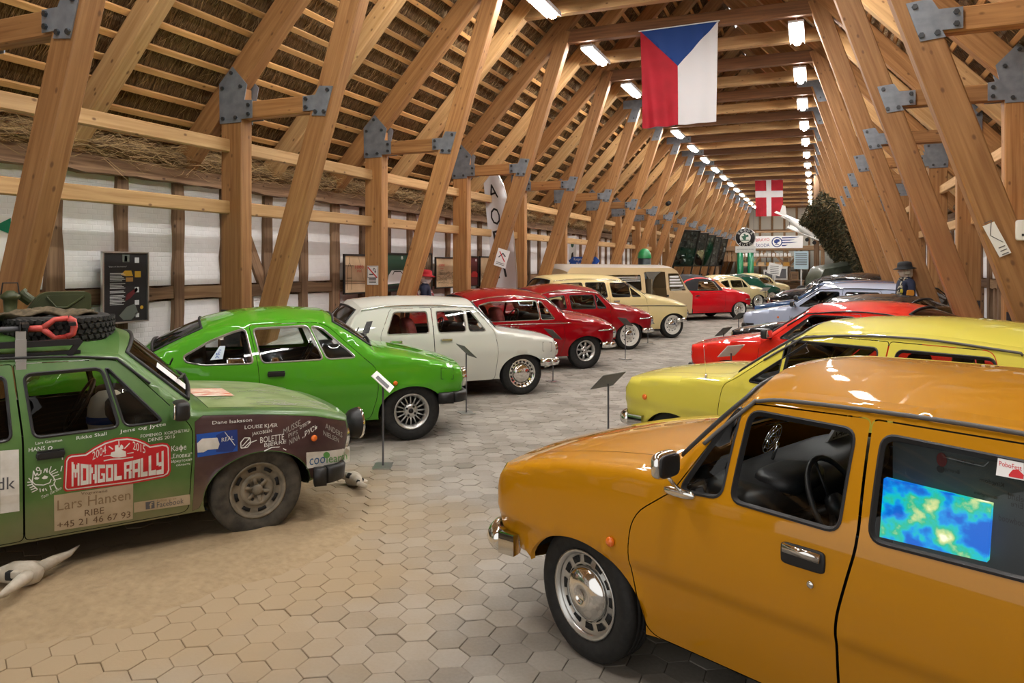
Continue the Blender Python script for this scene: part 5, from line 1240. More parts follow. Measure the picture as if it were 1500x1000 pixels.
b = MB(); b.tube([(-Lx*.42, 0, Hz*.7), (-Lx*.56, 0, Hz*.92)], .035, 12); b.tube([(-Lx*.56, 0, Hz*.92), (-Lx*.6, 0, Hz)], .045, 12); b.build('cap', M_OLIVE, e)
e = placed('lantern', rl(15, 448, .1), 'small olive lantern standing left of the jerry can', 'lantern'); b = MB(); b.lathe([(.001, -.10), (.05, -.10), (.05, -.06), (.035, -.05), (.04, .04), (.055, .05), (.055, .07), (.02, .10), (.001, .10)], 16); b.build('body', M_OLIVE, e, True); MB().tube([(-.05, 0, .07), (-.04, 0, .15), (.04, 0, .15), (.05, 0, .07)], .005, 5).build('bail', M_BLACK, e)
p = rl(66, 463, -.1); e = placed('folded_blanket', p, 'crumpled brown webbing and cloth lying on the spare tyre', 'blanket')
V = []; n = 18
for i in range(n):
    for j in range(8): V.append((-.28+.56*i/(n-1), -.14+.28*j/7, .02+.018*math.sin(i*.9+j)+.012*math.sin(j*1.7+i*.4)-.03*((i-n/2)/(n/2))**2))
o = mk('cloth', V, [(i*8+j, i*8+j+1, i*8+j+9, i*8+j+8) for i in range(n-1) for j in range(7)], noisy('brown_webbing', (.07, .055, .03), (.16, .12, .07), 30, .9, .1), e, True); o.modifiers.new('t', 'SOLIDIFY').thickness = .012
p = rl(125, 462, -.02); tag(MB().pillow((0, 0, 0), (.12, .08, .07), e=.7).build('sandal', simple('pink_foam', (.62, .25, .18), .7), None, True), 'pinkish foam lump wedged behind the front spare tyre', 'sandal').matrix_world = Matrix.Translation(R_.location) @ Matrix.Rotation(R_.rotation_euler[2], 4, 'Z') @ Matrix.Translation(p)
# helmet stand-in for a reflection, windscreen sheet, spot lamp
e = placed('helmet', rl(158, 600, .15), 'white helmet with blue stripe seen through the rally car window', 'helmet'); b = MB(); b.lathe([(.001, .14), (.06, .13), (.105, .09), (.125, .03), (.13, -.05), (.12, -.12)], 24); b.build('shell', M_WHITE, e, True); b = MB(); b.lathe([(.132, -.03), (.134, -.04), (.133, -.075), (.131, -.08)], 24, 0, None, PI, 2*PI); b.build('stripe', M_BLUEP, e, True)
ws = [o for o in R_.children if o.name.startswith('windshield')][0]
n_, x_ = Vector((.70, 0, .71)), 0
v = [ws.data.vertices[i].co for i in (0,)]
me = ws.data; nt = 13; rows_ = len(me.vertices)//nt
def wsp(i, t): return me.vertices[i*nt].co.lerp(me.vertices[i*nt+nt-1].co, 0) if 0 else Vector(me.vertices[min(rows_-1, i)*nt+t].co)+n_*.006
b = MB(); r0 = 1; r1 = max(2, int(rows_*.55)); ii = list(range(r0, r1+1)); V = [wsp(i, t).lerp(wsp(i, t+1), f) for i in ii for t, f in ((1, .0), (1, .9))]
sd_ = -1
b.add(V, [(2*k, 2*k+1, 2*k+3, 2*k+2) for k in range(len(ii)-1)]); b.build('windscreen_notice', M_WHITE, ws)
b = MB(); Mx = Matrix.Translation((.80, -.50, .60)) @ Matrix.Rotation(PI/2, 4, 'Y'); b.lathe([(.001, -.10), (.06, -.095), (.10, -.05), (.115, 0)], 24, 0, Mx); b.lathe([(.115, 0), (.118, .015), (.10, .02)], 24, 1, Mx); b.lathe([(.10, .018), (.05, .03), (.001, .033)], 24, 2, Mx); b.bar((.74, -.5, .5), (.70, -.5, .43), .03, .03, 0); b.build('spot_lamp', [M_BLACK, M_CHROME, M_LENS], R_, True)
# sand bed the rally car stands on, with skulls
M_SAND = noisy('sand', (.26, .185, .105), (.43, .32, .185), 22, .95, .7, bdist=.015, detail=14, lo=.1, hi=.9)
gx = np.linspace(-7.3, -1.7, 95); gy = np.linspace(-.5, 6.3, 100); V = []; from_n = __import__('mathutils').noise
a = heading(55); fwd = np.array([math.cos(a), math.sin(a)]); lft = np.array([-fwd[1], fwd[0]]); org = np.array(R_.location[:2])
def sandz(x, y):
    q = np.array([x, y])-org; sx, sy = -(q@fwd), q@lft
    w = from_n.noise(Vector((x*.9, y*.9, 0)))*.35+from_n.noise(Vector((x*2.3, y*2.3, 4)))*.12
    e0 = (.92+w-max(0, -sx)-max(0, sx-3.6))-max(0, abs(sy+.10)-.95)*1.25
    base = .06*max(0, min(1, e0/.9))**1.3-.012
    under = max(0, 1-abs(sy)/.78)*(1 if -.2 < sx < 3.2 else 0); base -= .05*min(1, under*2)
    return base+(.012*from_n.noise(Vector((x*5, y*5, 1)))+.006*from_n.noise(Vector((x*14, y*14, 2))) if base > 0 else 0)
V = [(x, y, sandz(x, y)) for x in gx for y in gy]; ny = len(gy)
sd = mk('sand', V, [(i*ny+j, (i+1)*ny+j, (i+1)*ny+j+1, i*ny+j+1) for i in range(len(gx)-1) for j in range(ny-1)], M_SAND, None, True); tag(sd, 'trodden yellowish sand spread under and around the rally car', 'sand', kind='stuff')
M_BONE = noisy('weathered_bone', (.42, .37, .29), (.62, .57, .48), 9, .8, .15)
def skull(loc, rz, sc, label, rot=(0, 0)):
    e = empty('animal_skull', loc, rz, label, 'skull'); e.rotation_euler = (rot[0], rot[1], rz); e.scale = (sc, sc, sc)
    b = MB(); b.tube([(-.22, 0, .05), (-.12, 0, .07), (.0, 0, .09), (.10, 0, .085), (.17, 0, .075)], [.03, .045, .075, .085, .05], 9); b.pillow((-.27, 0, .04), (.12, .09, .05)); b.pillow((.08, .075, .11), (.09, .05, .05)); b.pillow((.08, -.075, .11), (.09, .05, .05)); b.build('cranium', M_BONE, e, True)
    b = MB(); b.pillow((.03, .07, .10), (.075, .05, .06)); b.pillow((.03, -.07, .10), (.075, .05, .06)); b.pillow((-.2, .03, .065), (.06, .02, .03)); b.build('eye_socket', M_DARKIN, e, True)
    for sg in (1, -1): MB().tube([(.12, sg*.05, .09), (.15, sg*.17, .10), (.16, sg*.32, .09), (.15, sg*.46, .10)], [.045, .04, .024, .004], 9).build('horn', M_BONE, e, True)
g = on_z(22, 862, .03); skull((g.x, g.y, sandz(g.x, g.y)), .35, .8, 'bleached horned cattle skull on the sand at bottom left')
g = on_z(497, 712, .03); skull((g.x+.05, g.y+.1, max(0, sandz(g.x, g.y))), 2.5, .75, 'bleached skull lying on sand under the rally car front bumper', (.5, .2))
# ------------------------------------------------------------------ orange car: things in and on it
d_or = [o for o in orange.root.children if o.name.startswith('door')]
def local(c, p): return p
s0 = .44
M_MAP = newmat('map_reflection'); m, n, l, b = M_MAP  # reflection of a lit map in the window, made as a glowing surface
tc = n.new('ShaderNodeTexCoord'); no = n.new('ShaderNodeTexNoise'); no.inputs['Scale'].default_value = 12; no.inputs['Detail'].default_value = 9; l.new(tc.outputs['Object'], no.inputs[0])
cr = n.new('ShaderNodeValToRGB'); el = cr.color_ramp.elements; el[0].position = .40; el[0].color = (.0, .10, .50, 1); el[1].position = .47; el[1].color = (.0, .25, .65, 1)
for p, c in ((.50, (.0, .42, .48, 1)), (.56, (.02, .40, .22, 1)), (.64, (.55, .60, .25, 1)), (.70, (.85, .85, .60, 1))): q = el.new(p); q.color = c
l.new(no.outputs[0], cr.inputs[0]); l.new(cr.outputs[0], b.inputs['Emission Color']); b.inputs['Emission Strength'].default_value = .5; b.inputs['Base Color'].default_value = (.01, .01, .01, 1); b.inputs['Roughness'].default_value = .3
M_REFLBOARD = noisy('grey_reflection_board', (.035, .045, .05), (.075, .085, .085), 3, .6, 0)  # dark tone of the window reflection, put into a board
oo = orange.root
def opx(u, v, y):
    a = oo.rotation_euler[2]; o = Vector(oo.location); fw = Vector((math.cos(a), math.sin(a), 0)); lf = Vector((-fw.y, fw.x, 0)); r = ray(u, v); q = Vector((0, 0, H))-o
    p = q+r*((y-q.dot(lf))/r.dot(lf)); return Vector((p.dot(fw), y, p.z))
yb = .60
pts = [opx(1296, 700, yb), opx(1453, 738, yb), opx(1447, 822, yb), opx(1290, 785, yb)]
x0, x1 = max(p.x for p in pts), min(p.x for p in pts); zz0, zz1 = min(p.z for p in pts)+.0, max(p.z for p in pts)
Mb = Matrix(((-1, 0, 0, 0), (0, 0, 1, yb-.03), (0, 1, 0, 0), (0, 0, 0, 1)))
b = MB(); b.box(((-1.24-2.1)/2, yb-.05, .98), (.86, .02, .52)); bo = b.build('reflection_board', M_REFLBOARD, oo); bo['label'] = 'dark grey map board behind the rear side window'  # added board carries the darker part of the window reflection
its = []
for t, u, v, w_, hh in (('mus', 0, 0, 0, 0),): pass
for t, u, v, du, hp in (('Ireland', 1472, 734, 30, 9), ('Eire', 1476, 745, 18, 8), ('Goodwood', 1458, 766, 46, 9), ('Kingdom', 1430, 710, 36, 8), ('Birmingham', 1422, 728, 34, 6), ('Brørup', 1376, 693, 24, 7), ('Nord Sea', 1396, 680, 26, 6)):
    p, q = opx(u, v, yb), opx(u+du, v+du*.26, yb); its.append(('text', (t, (-q.x, q.z), (-p.x, p.z), hp/1080*2.4, 0, (0, 1)), 0, 1))
c0 = opx(1372, 690, yb); its.append(('poly', [(-c0.x+.012*math.cos(k), c0.z+.012*math.sin(k)) for k in np.linspace(0, 6.2, 12)], 0, 1)); c1 = opx(1374, 676, yb); its.append(('poly', [(-c1.x+.016*math.cos(k), c1.z+.024*math.sin(k)) for k in np.linspace(0, 6.2, 12)], 1, 1))
flat_print('reflected_lettering', its, [M_INK, simple('dull_red_print', (.14, .01, .01), .6)], bo, Matrix(((-1, 0, 0, 0), (0, 0, 1, yb-.038), (0, 1, 0, 0), (0, 0, 0, 1))))  # mirrored map names belonging to the reflection, printed on the added board
b = MB(); b.add([(p.x, yb+.01, p.z) for p in pts]+[(p.x, yb-.02, p.z) for p in pts], [(0, 1, 2, 3), (7, 6, 5, 4), (0, 4, 5, 1), (1, 5, 6, 2), (2, 6, 7, 3), (3, 7, 4, 0)]); b.build('map_reflection', m, oo)['label'] = 'bright blue and green map reflection, built as a glowing panel behind the rear side window'
pts = [orange.pix(u, v, 1) for u, v in ((1462, 670), (1500, 678), (1500, 704), (1459, 696))]
it = [('poly', pts, 0, 0)]
e1 = orange.decal('window_sticker', it, [M_WHITE], 1, [o for o in d_or if sum(v.co.y for v in o.data.vertices) > 0][-1]); e1['label'] = 'white sticker with red lettering and a small red car'
p0, p1 = orange.pix(1464, 682, 1), orange.pix(1497, 690, 1); pt = orange.pix(1464, 675, 1); car_ = [orange.pix(u, v, 1) for u, v in ((1478, 695), (1484, 688), (1492, 688), (1497, 693), (1500, 696), (1499, 702), (1478, 698))]
orange.decal('sticker_print', [('text', ('PoboFest', p0, p1, np.hypot(*(np.array(pt)-p0)), 0, (np.array(pt)-p0)/np.hypot(*(np.array(pt)-p0))), 0, 1), ('poly', car_, 0, 1)], [M_REDP], 1, e1)
# driver's window wound down: only a strip of glass shows
fd = [o for o in d_or if sum(v.co.y for v in o.data.vertices) > 0 and abs(sum(v.co.x for v in o.data.vertices)/len(o.data.vertices)+.75) < .25][0]
gw = [o for o in fd.children if o.name.startswith('window') and 'frame' not in o.name and abs(sum(v.co.x for v in o.data.vertices)/len(o.data.vertices)+.94) < .08][0]
v, f, n_ = orange.panel([(.75, .90), (1.14, .89), (1.14, .955), (.75, .975)], [], 1, -.012); gw2 = mk('wound_down_glass', v, f, M_GLASS, fd)
for c in list(gw.children): c.parent = fd
bpy.data.objects.remove(gw)
# dashboard details
b = MB(); sh = [(-.022, .045), (.022, .045), (.022, -.02), (0, -.045), (-.022, -.02)]; b.prism(sh, 0, .006, 0, Matrix.Translation((-.77, -.12, .87)) @ Matrix.Rotation(PI/2, 4, 'Z') @ Matrix.Rotation(PI/2, 4, 'X')); b.build('heraldic_badge', simple('copper_enamel', (.40, .10, .05), .4, .3), oo)['label'] = 'copper red shield badge on the dashboard'
b = MB(); Rf = Matrix.Translation((-.62, .22, 1.02)) @ Matrix.Rotation(1.2, 4, 'Y')
for r_ in (.03, .05, .07): b.tube([Rf @ Vector((r_*math.cos(k), r_*math.sin(k), 0)) for k in np.linspace(0, 2*PI, 20)[:-1]], .0022, 4, closed=True)
for k in range(8): b.tube([Rf @ Vector((0, 0, .012)), Rf @ Vector((.07*math.cos(k*PI/4), .07*math.sin(k*PI/4), 0))], .002, 4)
b.tube([Rf @ Vector((0, 0, -.03)), Vector((-.62, .22, .93))], .008, 6); b.build('fan', M_CHROME, oo, True)
b = MB(); b.box((-.66, -.42, .965), (.012, .30, .085), 0, Matrix.Rotation(-.5, 3, 'Y')); b.build('licence_plate', M_WHITE, oo)
flat_print('plate_letters', [('text', ('SAZ', (-.12, -.028), (.05, -.028), .056), 0, 1), ('poly', [(.09+.03*math.cos(k), .03*math.sin(k)) for k in np.linspace(0, 6.2, 14)], 1, 1)], [M_INK, M_BLUEP], oo, Matrix.Translation((-.668, -.42, .965)) @ Matrix.Rotation(-.5, 4, 'Y') @ Matrix(((0, 0, -1, 0), (-1, 0, 0, 0), (0, 1, 0, 0), (0, 0, 0, 1))))
b = MB(); V = [(-1.02+.03*math.sin(i), -.55-.01*j+.02*math.sin(i*2+j), 1.10-.035*i) for i in range(8) for j in range(4)]; V = [(x-.03*(k % 4), y, z) for k, (x, y, z) in enumerate(V)]
o = mk('yellow_cloth', V, [(i*4+j, i*4+j+1, i*4+j+5, i*4+j+4) for i in range(7) for j in range(3)], simple('yellow_fabric', (.68, .62, .04), .8), oo, True); o.modifiers.new('t', 'SOLIDIFY').thickness = .006
# dirt thrown up along the lower body of the rally car
for nm in ('rally_green_dusty', 'rally_plum_dusty'):
    m = MATS[nm]; n, l = m.node_tree.nodes, m.node_tree.links; b = n['Principled BSDF']; src = b.inputs['Base Color'].links[0].from_socket
    tc = n.new('ShaderNodeTexCoord'); sx = n.new('ShaderNodeSeparateXYZ'); l.new(tc.outputs['Object'], sx.inputs[0]); no = n.new('ShaderNodeTexNoise'); no.inputs['Scale'].default_value = 4; no.inputs['Detail'].default_value = 8; l.new(tc.outputs['Object'], no.inputs[0])
    ad = n.new('ShaderNodeMath'); ad.operation = 'MULTIPLY_ADD'; ad.inputs[1].default_value = -.30; l.new(no.outputs[0], ad.inputs[0]); l.new(sx.outputs['Z'], ad.inputs[2])
    mr = n.new('ShaderNodeMapRange'); mr.inputs[1].default_value = .04; mr.inputs[2].default_value = .32; mr.inputs[3].default_value = .75; mr.inputs[4].default_value = 0; l.new(ad.outputs[0], mr.inputs[0])
    mx_ = n.new('ShaderNodeMix'); mx_.data_type = 'RGBA'; l.new(mr.outputs[0], mx_.inputs[0]); l.new(src, mx_.inputs[6]); mx_.inputs[7].default_value = (.27, .21, .12, 1); l.new(mx_.outputs[2], b.inputs['Base Color'])
# black louvre and fuel flaps of the white and green cars
white.pxprint('air_vent', [('P', [(537, 471), (546, 470), (540, 488), (530, 489)], 0, 0)], [M_BLACK], -1)
def flap(c, u0, v0, u1, v1): c.pxprint('fuel_flap', [('L', ([(u0, v0), (u1, v0), (u1, v1), (u0, v1), (u0, v0)], .005), 0, 0)], [M_DARKIN], -1)
flap(white, 795, 501, 808, 514); flap(coupe, 646, 539, 664, 555)
# ------------------------------------------------------------------ coupe window sticker
pts = [coupe.pix(295+u/22.2, 500+v/22.2, -1) for u, v in ((285, 610), (600, 150), (780, 145), (690, 570))]
st = coupe.decal('window_sticker', [('poly', pts, 0, 0)], [simple('pale_blue_print', (.62, .74, .84), .5)], -1); st['label'] = 'pale blue and white tail-fin sticker on the quarter window'
its = []
for t, u0, u1, v, h_ in (('A', 440, 585, 545, 80), ('B', 485, 600, 445, 62), ('A', 530, 625, 375, 50), ('S', 575, 650, 305, 42)):
    p0, p1, pt = [np.array(coupe.pix(295+a/22.2, 500+b_/22.2, -1)) for a, b_ in ((u0, v), (u1, v), (u0, v-h_))]; its.append(('text', (t, p0, p1, np.hypot(*(pt-p0)), 0, (pt-p0)/np.hypot(*(pt-p0))), 0, 2))
coupe.decal('sticker_letters', its, [M_BLUEP], -1, st)
# ------------------------------------------------------------------ flags and banners
def hang(name, quad, mats, regions, label, cat, y, amp, waves, group=None):
    # cloth hanging in the plane Y = y: regions = (polygon in cloth coordinates 0..1, material)
    e = empty(name, (0, y, 0), 0, label, cat, group); P = [on_y(u, v, y) for u, v in quad]   # tl, tr, br, bl
    def at(x, z):
        t = P[0].lerp(P[1], x); b_ = P[3].lerp(P[2], x); p = b_.lerp(t, z)
        return Vector((p.x, amp*(1.15-z)*math.sin(waves*x*2*PI+1.5*z)+amp*.5*math.sin(2.3*waves*x*PI+z*4), p.z))
    V = []; Fc = []; MI = []
    for poly, mi in regions:
        q, T = cdt(poly, [], .035); o = len(V); V += [at(*p) for p in q]; Fc += [tuple(int(i)+o for i in t) for t in T]; MI += [mi]*len(T)
    c = mk('cloth', V, Fc, mats, e, True, MI); return e, at
F_RED = noisy('flag_red', (.34, .002, .012), (.43, .005, .02), 3, .75, .03); F_WHITE = simple('flag_white', (.68, .68, .70), .75); F_BLUE = simple('flag_blue', (.006, .045, .22), .75)
e, at = hang('czech_flag', [(938, 46), (1052, 31), (1049, 178), (941, 188)], [F_RED, F_WHITE, F_BLUE], [([(0, 0), (.5, 0), (.49, .60), (0, 1)], 0), ([(.5, 0), (1, 0), (1, 1), (.49, .60)], 1), ([(0, 1), (.49, .60), (1, 1)], 2)],
             'large red, white and blue flag hanging from a roof beam', 'flag', 13.5, .035, 3.5)
a, b_ = at(0, 1), at(1, 1); b = MB(); b.tube([a+Vector((-.03, 0, 0)), b_+Vector((.03, 0, 0))], .012, 6); b.tube([a, (a.x, .1, 6.1)], .004, 4); b.tube([b_, (b_.x, .1, 6.1)], .004, 4); b.build('hanging_rod', M_ALU, e)
e, at = hang('danish_flag', [(1106, 264), (1147, 263), (1147, 316), (1107, 317)], [F_RED, F_WHITE], [([(0, .70), (.40, .70), (.40, 1), (0, 1)], 0), ([(.58, .70), (1, .70), (1, 1), (.58, 1)], 0), ([(0, 0), (.40, 0), (.40, .52), (0, .52)], 0), ([(.58, 0), (1, 0), (1, .52), (.58, .52)], 0),
      ([(.40, 0), (.58, 0), (.58, 1), (.40, 1)], 1), ([(0, .52), (.40, .52), (.40, .70), (0, .70)], 1), ([(.58, .52), (1, .52), (1, .70), (.58, .70)], 1)], 'red flag with white cross hanging under the far roof beams', 'flag', 39.1, .03, 3)
a, b_ = at(0, 1), at(1, 1); b = MB(); b.tube([a, b_], .015, 6); b.tube([a, (a.x, .1, 6.1)], .006, 4); b.tube([b_, (b_.x, .1, 6.1)], .006, 4); b.build('hanging_rod', M_ALU, e)
e = empty('feather_flag', (-6.2, 15.2, 0), 0, 'tall white feather flag with dark lettering beside the timber posts on the left', 'feather flag')
out = [(706, 254), (729, 253), (738, 272), (743, 292), (752, 340), (757, 400), (757, 441), (742, 436), (720, 428), (722, 400), (714, 330)]
P = [on_y(u, v, 15.2) for u, v in out]; xs = [(p.x, p.z) for p in P]; q, T = cdt(xs, [], .12)
def ff(x, z, l=0): return Vector((x+6.2, .04*math.sin(x*9+z*2)-l, z))
mk('cloth', [ff(*p) for p in q], T, F_WHITE, e, True)
b = MB(); pole = [on_y(u, v, 15.2) for u, v in ((758, 455), (757, 400), (752, 340), (743, 292), (738, 272), (729, 253))]; b.tube([(pole[0].x+6.2, 0, 0)]+[(p.x+6.2, 0, p.z) for p in pole], .012, 6); b.build('pole', M_ALU, e); b = MB(); b.box((pole[0].x+6.2, 0, .02), (.4, .4, .04)); b.build('base_plate', M_BLACK, e)
V = []; Fc = []
for t, u0, v0, u1, v1, h in (('A', 717, 293, 731, 289, 24), ('O', 721, 331, 735, 327, 28), ('P', 725, 362, 738, 359, 26), ('i', 735, 384, 739, 383, 14), ('n', 729, 408, 742, 405, 20)):
    a, c = on_y(u0, v0, 15.2), on_y(u1, v1, 15.2); p0, p1 = np.array((a.x, a.z)), np.array((c.x, c.z)); d = p1-p0; up = np.array((-d[1], d[0]))/np.hypot(*d)*1.0
    X, Fs = textfit(t, p0, p1, h*15.2/1080, 0, up); o = len(V); V += [ff(x, z, .006) for x, z in X]; Fc += [tuple(i+o for i in f) for f in Fs]
mk('lettering', V, Fc, M_INK, e)
# ------------------------------------------------------------------ pictures on the left wall
MX = lambda x, y, z: Matrix(((0, 0, 1, x), (1, 0, 0, y), (0, 1, 0, z), (0, 0, 0, 1)))          # faces +X
MYm = lambda x, y, z: Matrix(((1, 0, 0, x), (0, 0, -1, y), (0, 1, 0, z), (0, 0, 0, 1)))         # faces -Y (towards the camera)
M_TANP = noisy('tan_poster', (.60, .42, .24), (.70, .52, .32), 4, .6, 0); M_PGREEN = simple('dark_green_print', (.012, .06, .035), .5); M_PMAR = simple('maroon_print', (.11, .012, .016), .5)
M_FR = simple('black_frame', (.014, .012, .011), .45); M_OCHRE = simple('ochre_print', (.55, .27, .03), .5)
def picture(name, u0, v0, u1, v1, label, bg, items, mats, fr=.03, frmat=M_FR, X=-7.50, cat='poster', group='framed posters on the left wall'):
    a, c = on_x(u0, v0, X), on_x(u1, v1, X); w, h = abs(c.y-a.y), abs(a.z-c.z); y, z = (a.y+c.y)/2, (a.z+c.z)/2
    e = empty(name, (X, y, z), 0, label, cat, group); M = MX(0, 0, 0)
    b = MB()
    for (cx, cy, dx, dy) in ((0, h/2, w, fr), (0, -h/2, w, fr), (-w/2, 0, fr, h), (w/2, 0, fr, h)): b.box((0, cx, cy), (.035, dx+(fr if dx > dy else 0), dy))
    b.build('frame', frmat, e); b = MB(); b.box((-.008, 0, 0), (.012, w, h)); b.build('print', bg, e); b = MB(); b.box((-.075, 0, h*.3), (.14, .04, .04)); b.build('hanger', M_OLD, e)
    if items:
        it = []
        for k, d, mi in items:
            f = lambda p: ((p[0]-.5)*w, (p[1]-.5)*h)
            if k == 'poly': it.append(('poly', [f(p) for p in d], mi, 3))
            elif k == 'line': it.append(('line', ([f(p) for p in d[0]], d[1]), mi, 4))
            else: it.append(('text', (d[0], f(d[1]), f(d[2]), d[3]*h), mi, 5))
        o = flat_print('picture', it, mats, e, M)
        if sum(1 for q in items if q[0] == 'line') > 5: o['kind'] = 'stuff'
    return e
def engine_art(seed, x0=.1, x1=.9, y0=.1, y1=.55):
    r = random.Random(seed); it = []
    for k in range(16):
        cx, cy, rr_ = r.uniform(x0, x1), r.uniform(y0, y1), r.uniform(.03, .10); it.append(('line', ([(cx+rr_*math.cos(a), cy+rr_*.8*math.sin(a)) for a in np.linspace(0, 2*PI, 9)], .006), 1))
    for k in range(12): it.append(('line', ([(r.uniform(x0, x1), r.uniform(y0, y1)), (r.uniform(x0, x1), r.uniform(y0, y1))], .006), 1))
    return it
def tower_art(): return [('line', ([(.12, .1), (.12, .65), (.2, .8), (.2, .95), (.2, .8), (.28, .65), (.28, .1)], .012), 1), ('line', ([(.05, .72), (.35, .72)], .01), 1), ('line', ([(.1, .4), (.3, .4)], .01), 1), ('line', ([(.0, .33), (.98, .3)], .012), 1), ('line', ([(.0, .26), (.98, .24)], .008), 1), ('line', ([(.55, .95), (.75, .35)], .006), 1)]
pm = [M_REDP, M_BRN]
picture('framed_poster', 504, 373, 541, 428, 'black-framed tan poster with tower drawing and red 1000 MB, left of the no-smoking sign', M_TANP, [('text', ('1000', (.42, .64), (.75, .64), .09), 0), ('text', ('MB', (.50, .55), (.66, .55), .05), 0)]+tower_art(), pm)
picture('framed_poster', 562, 371, 606, 424, 'framed dark green poster with a white car behind the timber strut', M_PGREEN, [('poly', [(.1, .18), (.95, .22), (.95, .36), (.7, .42), (.6, .55), (.25, .55), (.15, .42)], 0), ('text', ('8', (.55, .85), (.62, .85), .09), 0), ('line', ([(.28, .43), (.33, .52), (.55, .52), (.62, .43)], .02), 1), ('poly', [(.1, .05), (.95, .05), (.95, .17), (.1, .14)], 1)], [M_WHITE, M_INK])
picture('framed_poster', 610, 371, 632, 424, 'framed dark collage poster behind the red-hatted mannequin', M_BRN, engine_art(3, .1, .9, .1, .9), [M_REDP, M_TANP])
picture('framed_poster', 638, 377, 668, 420, 'black-framed tan poster with engine drawing right of the red-hatted mannequin', M_TANP, [('text', ('1000', (.15, .70), (.42, .70), .09), 0), ('text', ('MB', (.2, .61), (.36, .61), .05), 0)]+engine_art(5), pm)
picture('framed_poster', 686, 376, 700, 418, 'framed maroon poster with a small red car behind the third post', M_PMAR, [('poly', [(.3, .3), (.95, .3), (.95, .42), (.8, .5), (.45, .5), (.3, .42)], 0), ('text', ('8', (.7, .85), (.85, .85), .08), 1)], [M_REDP, M_WHITE])
picture('framed_poster', 703, 376, 722, 417, 'framed tan poster half hidden by the feather flag', M_TANP, engine_art(9), pm)
its = [('poly', [(.42, .86), (.58, .86), (.58, .97), (.42, .97)], 3), ('poly', [(.47, .87), (.53, .87), (.53, .95), (.47, .95)], 0), ('poly', [(.70, .85), (.80, .85), (.80, .93), (.70, .93)], 0), ('text', ('"Stars of the history"', (.12, .78), (.52, .785), .024), 0)]
for k in range(22):
    if k in (6, 11, 14): continue
    its.append(('line', ([(.15, .70-.021*k), (.15+.30+.04*math.sin(k*2.1), .70-.021*k)], .007), 0))
its += [('poly', [(.38, .68), (.48, .74), (.62, .74), (.66, .66), (.50, .66)], 1), ('poly', [(.70, .64), (.84, .64), (.84, .73), (.70, .73)], 1), ('poly', [(.5, .58), (.66, .58), (.66, .64), (.5, .64)], 2), ('poly', [(.48, .30), (.60, .34), (.78, .46), (.74, .49), (.52, .40)], 4), ('poly', [(.70, .42), (.80, .42), (.80, .50), (.70, .50)], 0), ('poly', [(.70, .24), (.80, .24), (.80, .31), (.70, .31)], 0),
        ('poly', [(.86+.04*math.cos(a), .20+.026*math.sin(a)) for a in np.linspace(0, 6.2, 12)], 1), ('poly', [(.35, .10), (.52, .22), (.70, .26), (.78, .12), (.62, .03), (.45, .03)], 3), ('poly', [(.72, .06), (.80, .06), (.80, .12), (.72, .12)], 0)]
picture('framed_poster', 150, 369, 216, 469, 'black history poster in a silver frame with yellow, maroon and grey car pictures', M_INK, its, [simple('poster_light', (.62, .64, .66), .5), simple('poster_yellow', (.62, .36, .03), .5), simple('poster_ochre', (.42, .22, .06), .5), simple('poster_grey', (.13, .15, .13), .5), M_PMAR], fr=.018, frmat=M_ALU, X=-7.46)
a, c = on_x(-60, 312, -7.45), on_x(18, 437, -7.45); e = empty('wall_banner', (-7.45, (a.y+c.y)/2, (a.z+c.z)/2), 0, 'white hanging banner with green triangle, cut by the left picture edge', 'banner'); w, h = abs(c.y-a.y), abs(a.z-c.z)
b = MB(); b.box((0, 0, 0), (.008, w, h)); b.build('sheet', M_WHITE, e)
flat_print('print', [('poly', [(w/2-.20, h*.36), (w/2-.02, h*.48), (w/2-.02, h*.28)], 0, 5), ('poly', [(w/2-.26+.13*math.cos(k), -h*.12+.13*math.sin(k)) for k in np.linspace(0, 6.2, 20)], 0, 5), ('poly', [(w/2-.12, -h*.46), (w/2-.09, -h*.46), (w/2-.09, -h*.44), (w/2-.12, -h*.44)], 1, 5), ('line', ([(-w/2, -h*.465), (w/2, -h*.46)], .004), 1, 5)]
  + [('line', ([(w/2-.20+.012*(k % 2), h*.22-.028*k), (w/2-.14, h*.22-.028*k)], .012), 1, 5) for k in range(9)]+[('line', ([(w/2-.20, -h*.25-.03*k), (w/2-.13, -h*.25-.03*k)], .014), 1, 5) for k in range(6)], [simple('teal_green_print', (.0, .20, .11), .5), M_GREYP], e, MX(.003, 0, 0))
# notices on posts
def notice(name, x, y, z, w, h, label, items, mats, rot=0, cat='sign'):
    e = empty(name, (x, y, z), 0, label, cat); e.rotation_euler = (0, rot, 0); b = MB(); b.box((0, 0, 0), (w, .006, h)); b.build('sheet', M_WHITE, e)
    flat_print('print', items, mats, e, MYm(0, -.004, 0)); return e
y = Y0+SP-.105; a, c = on_y(538, 389, y), on_y(554, 417, y); w, h = c.x-a.x, a.z-c.z
notice('no_smoking_sign', (a.x+c.x)/2, y, (a.z+c.z)/2, w, h, 'white no-smoking notice on the front of the second timber post', [('poly', [(-.3*w, h*.02), (.08*w, h*.02), (.08*w, h*.075), (-.3*w, h*.075)], 0, 2), ('line', ([(-.42*w, h*.42), (.40*w, -h*.12)], .02), 1, 3), ('line', ([(.05*w, h*.22), (.12*w, h*.38), (.25*w, h*.30), (.2*w, h*.15)], .012), 0, 2), ('line', ([(.25*w, h*.12), (.3*w, h*.22)], .012), 0, 2)]
  + [('line', ([(-.32*w, -h*(.16+.07*k)), (.32*w, -h*(.16+.07*k))], .010), 0, 2) for k in range(4)]+[('line', ([(-.45*w, h*.47), (.45*w, h*.47), (.45*w, -h*.13), (-.45*w, -h*.13), (-.45*w, h*.47)], .006), 0, 2)], [M_INK, M_REDP])
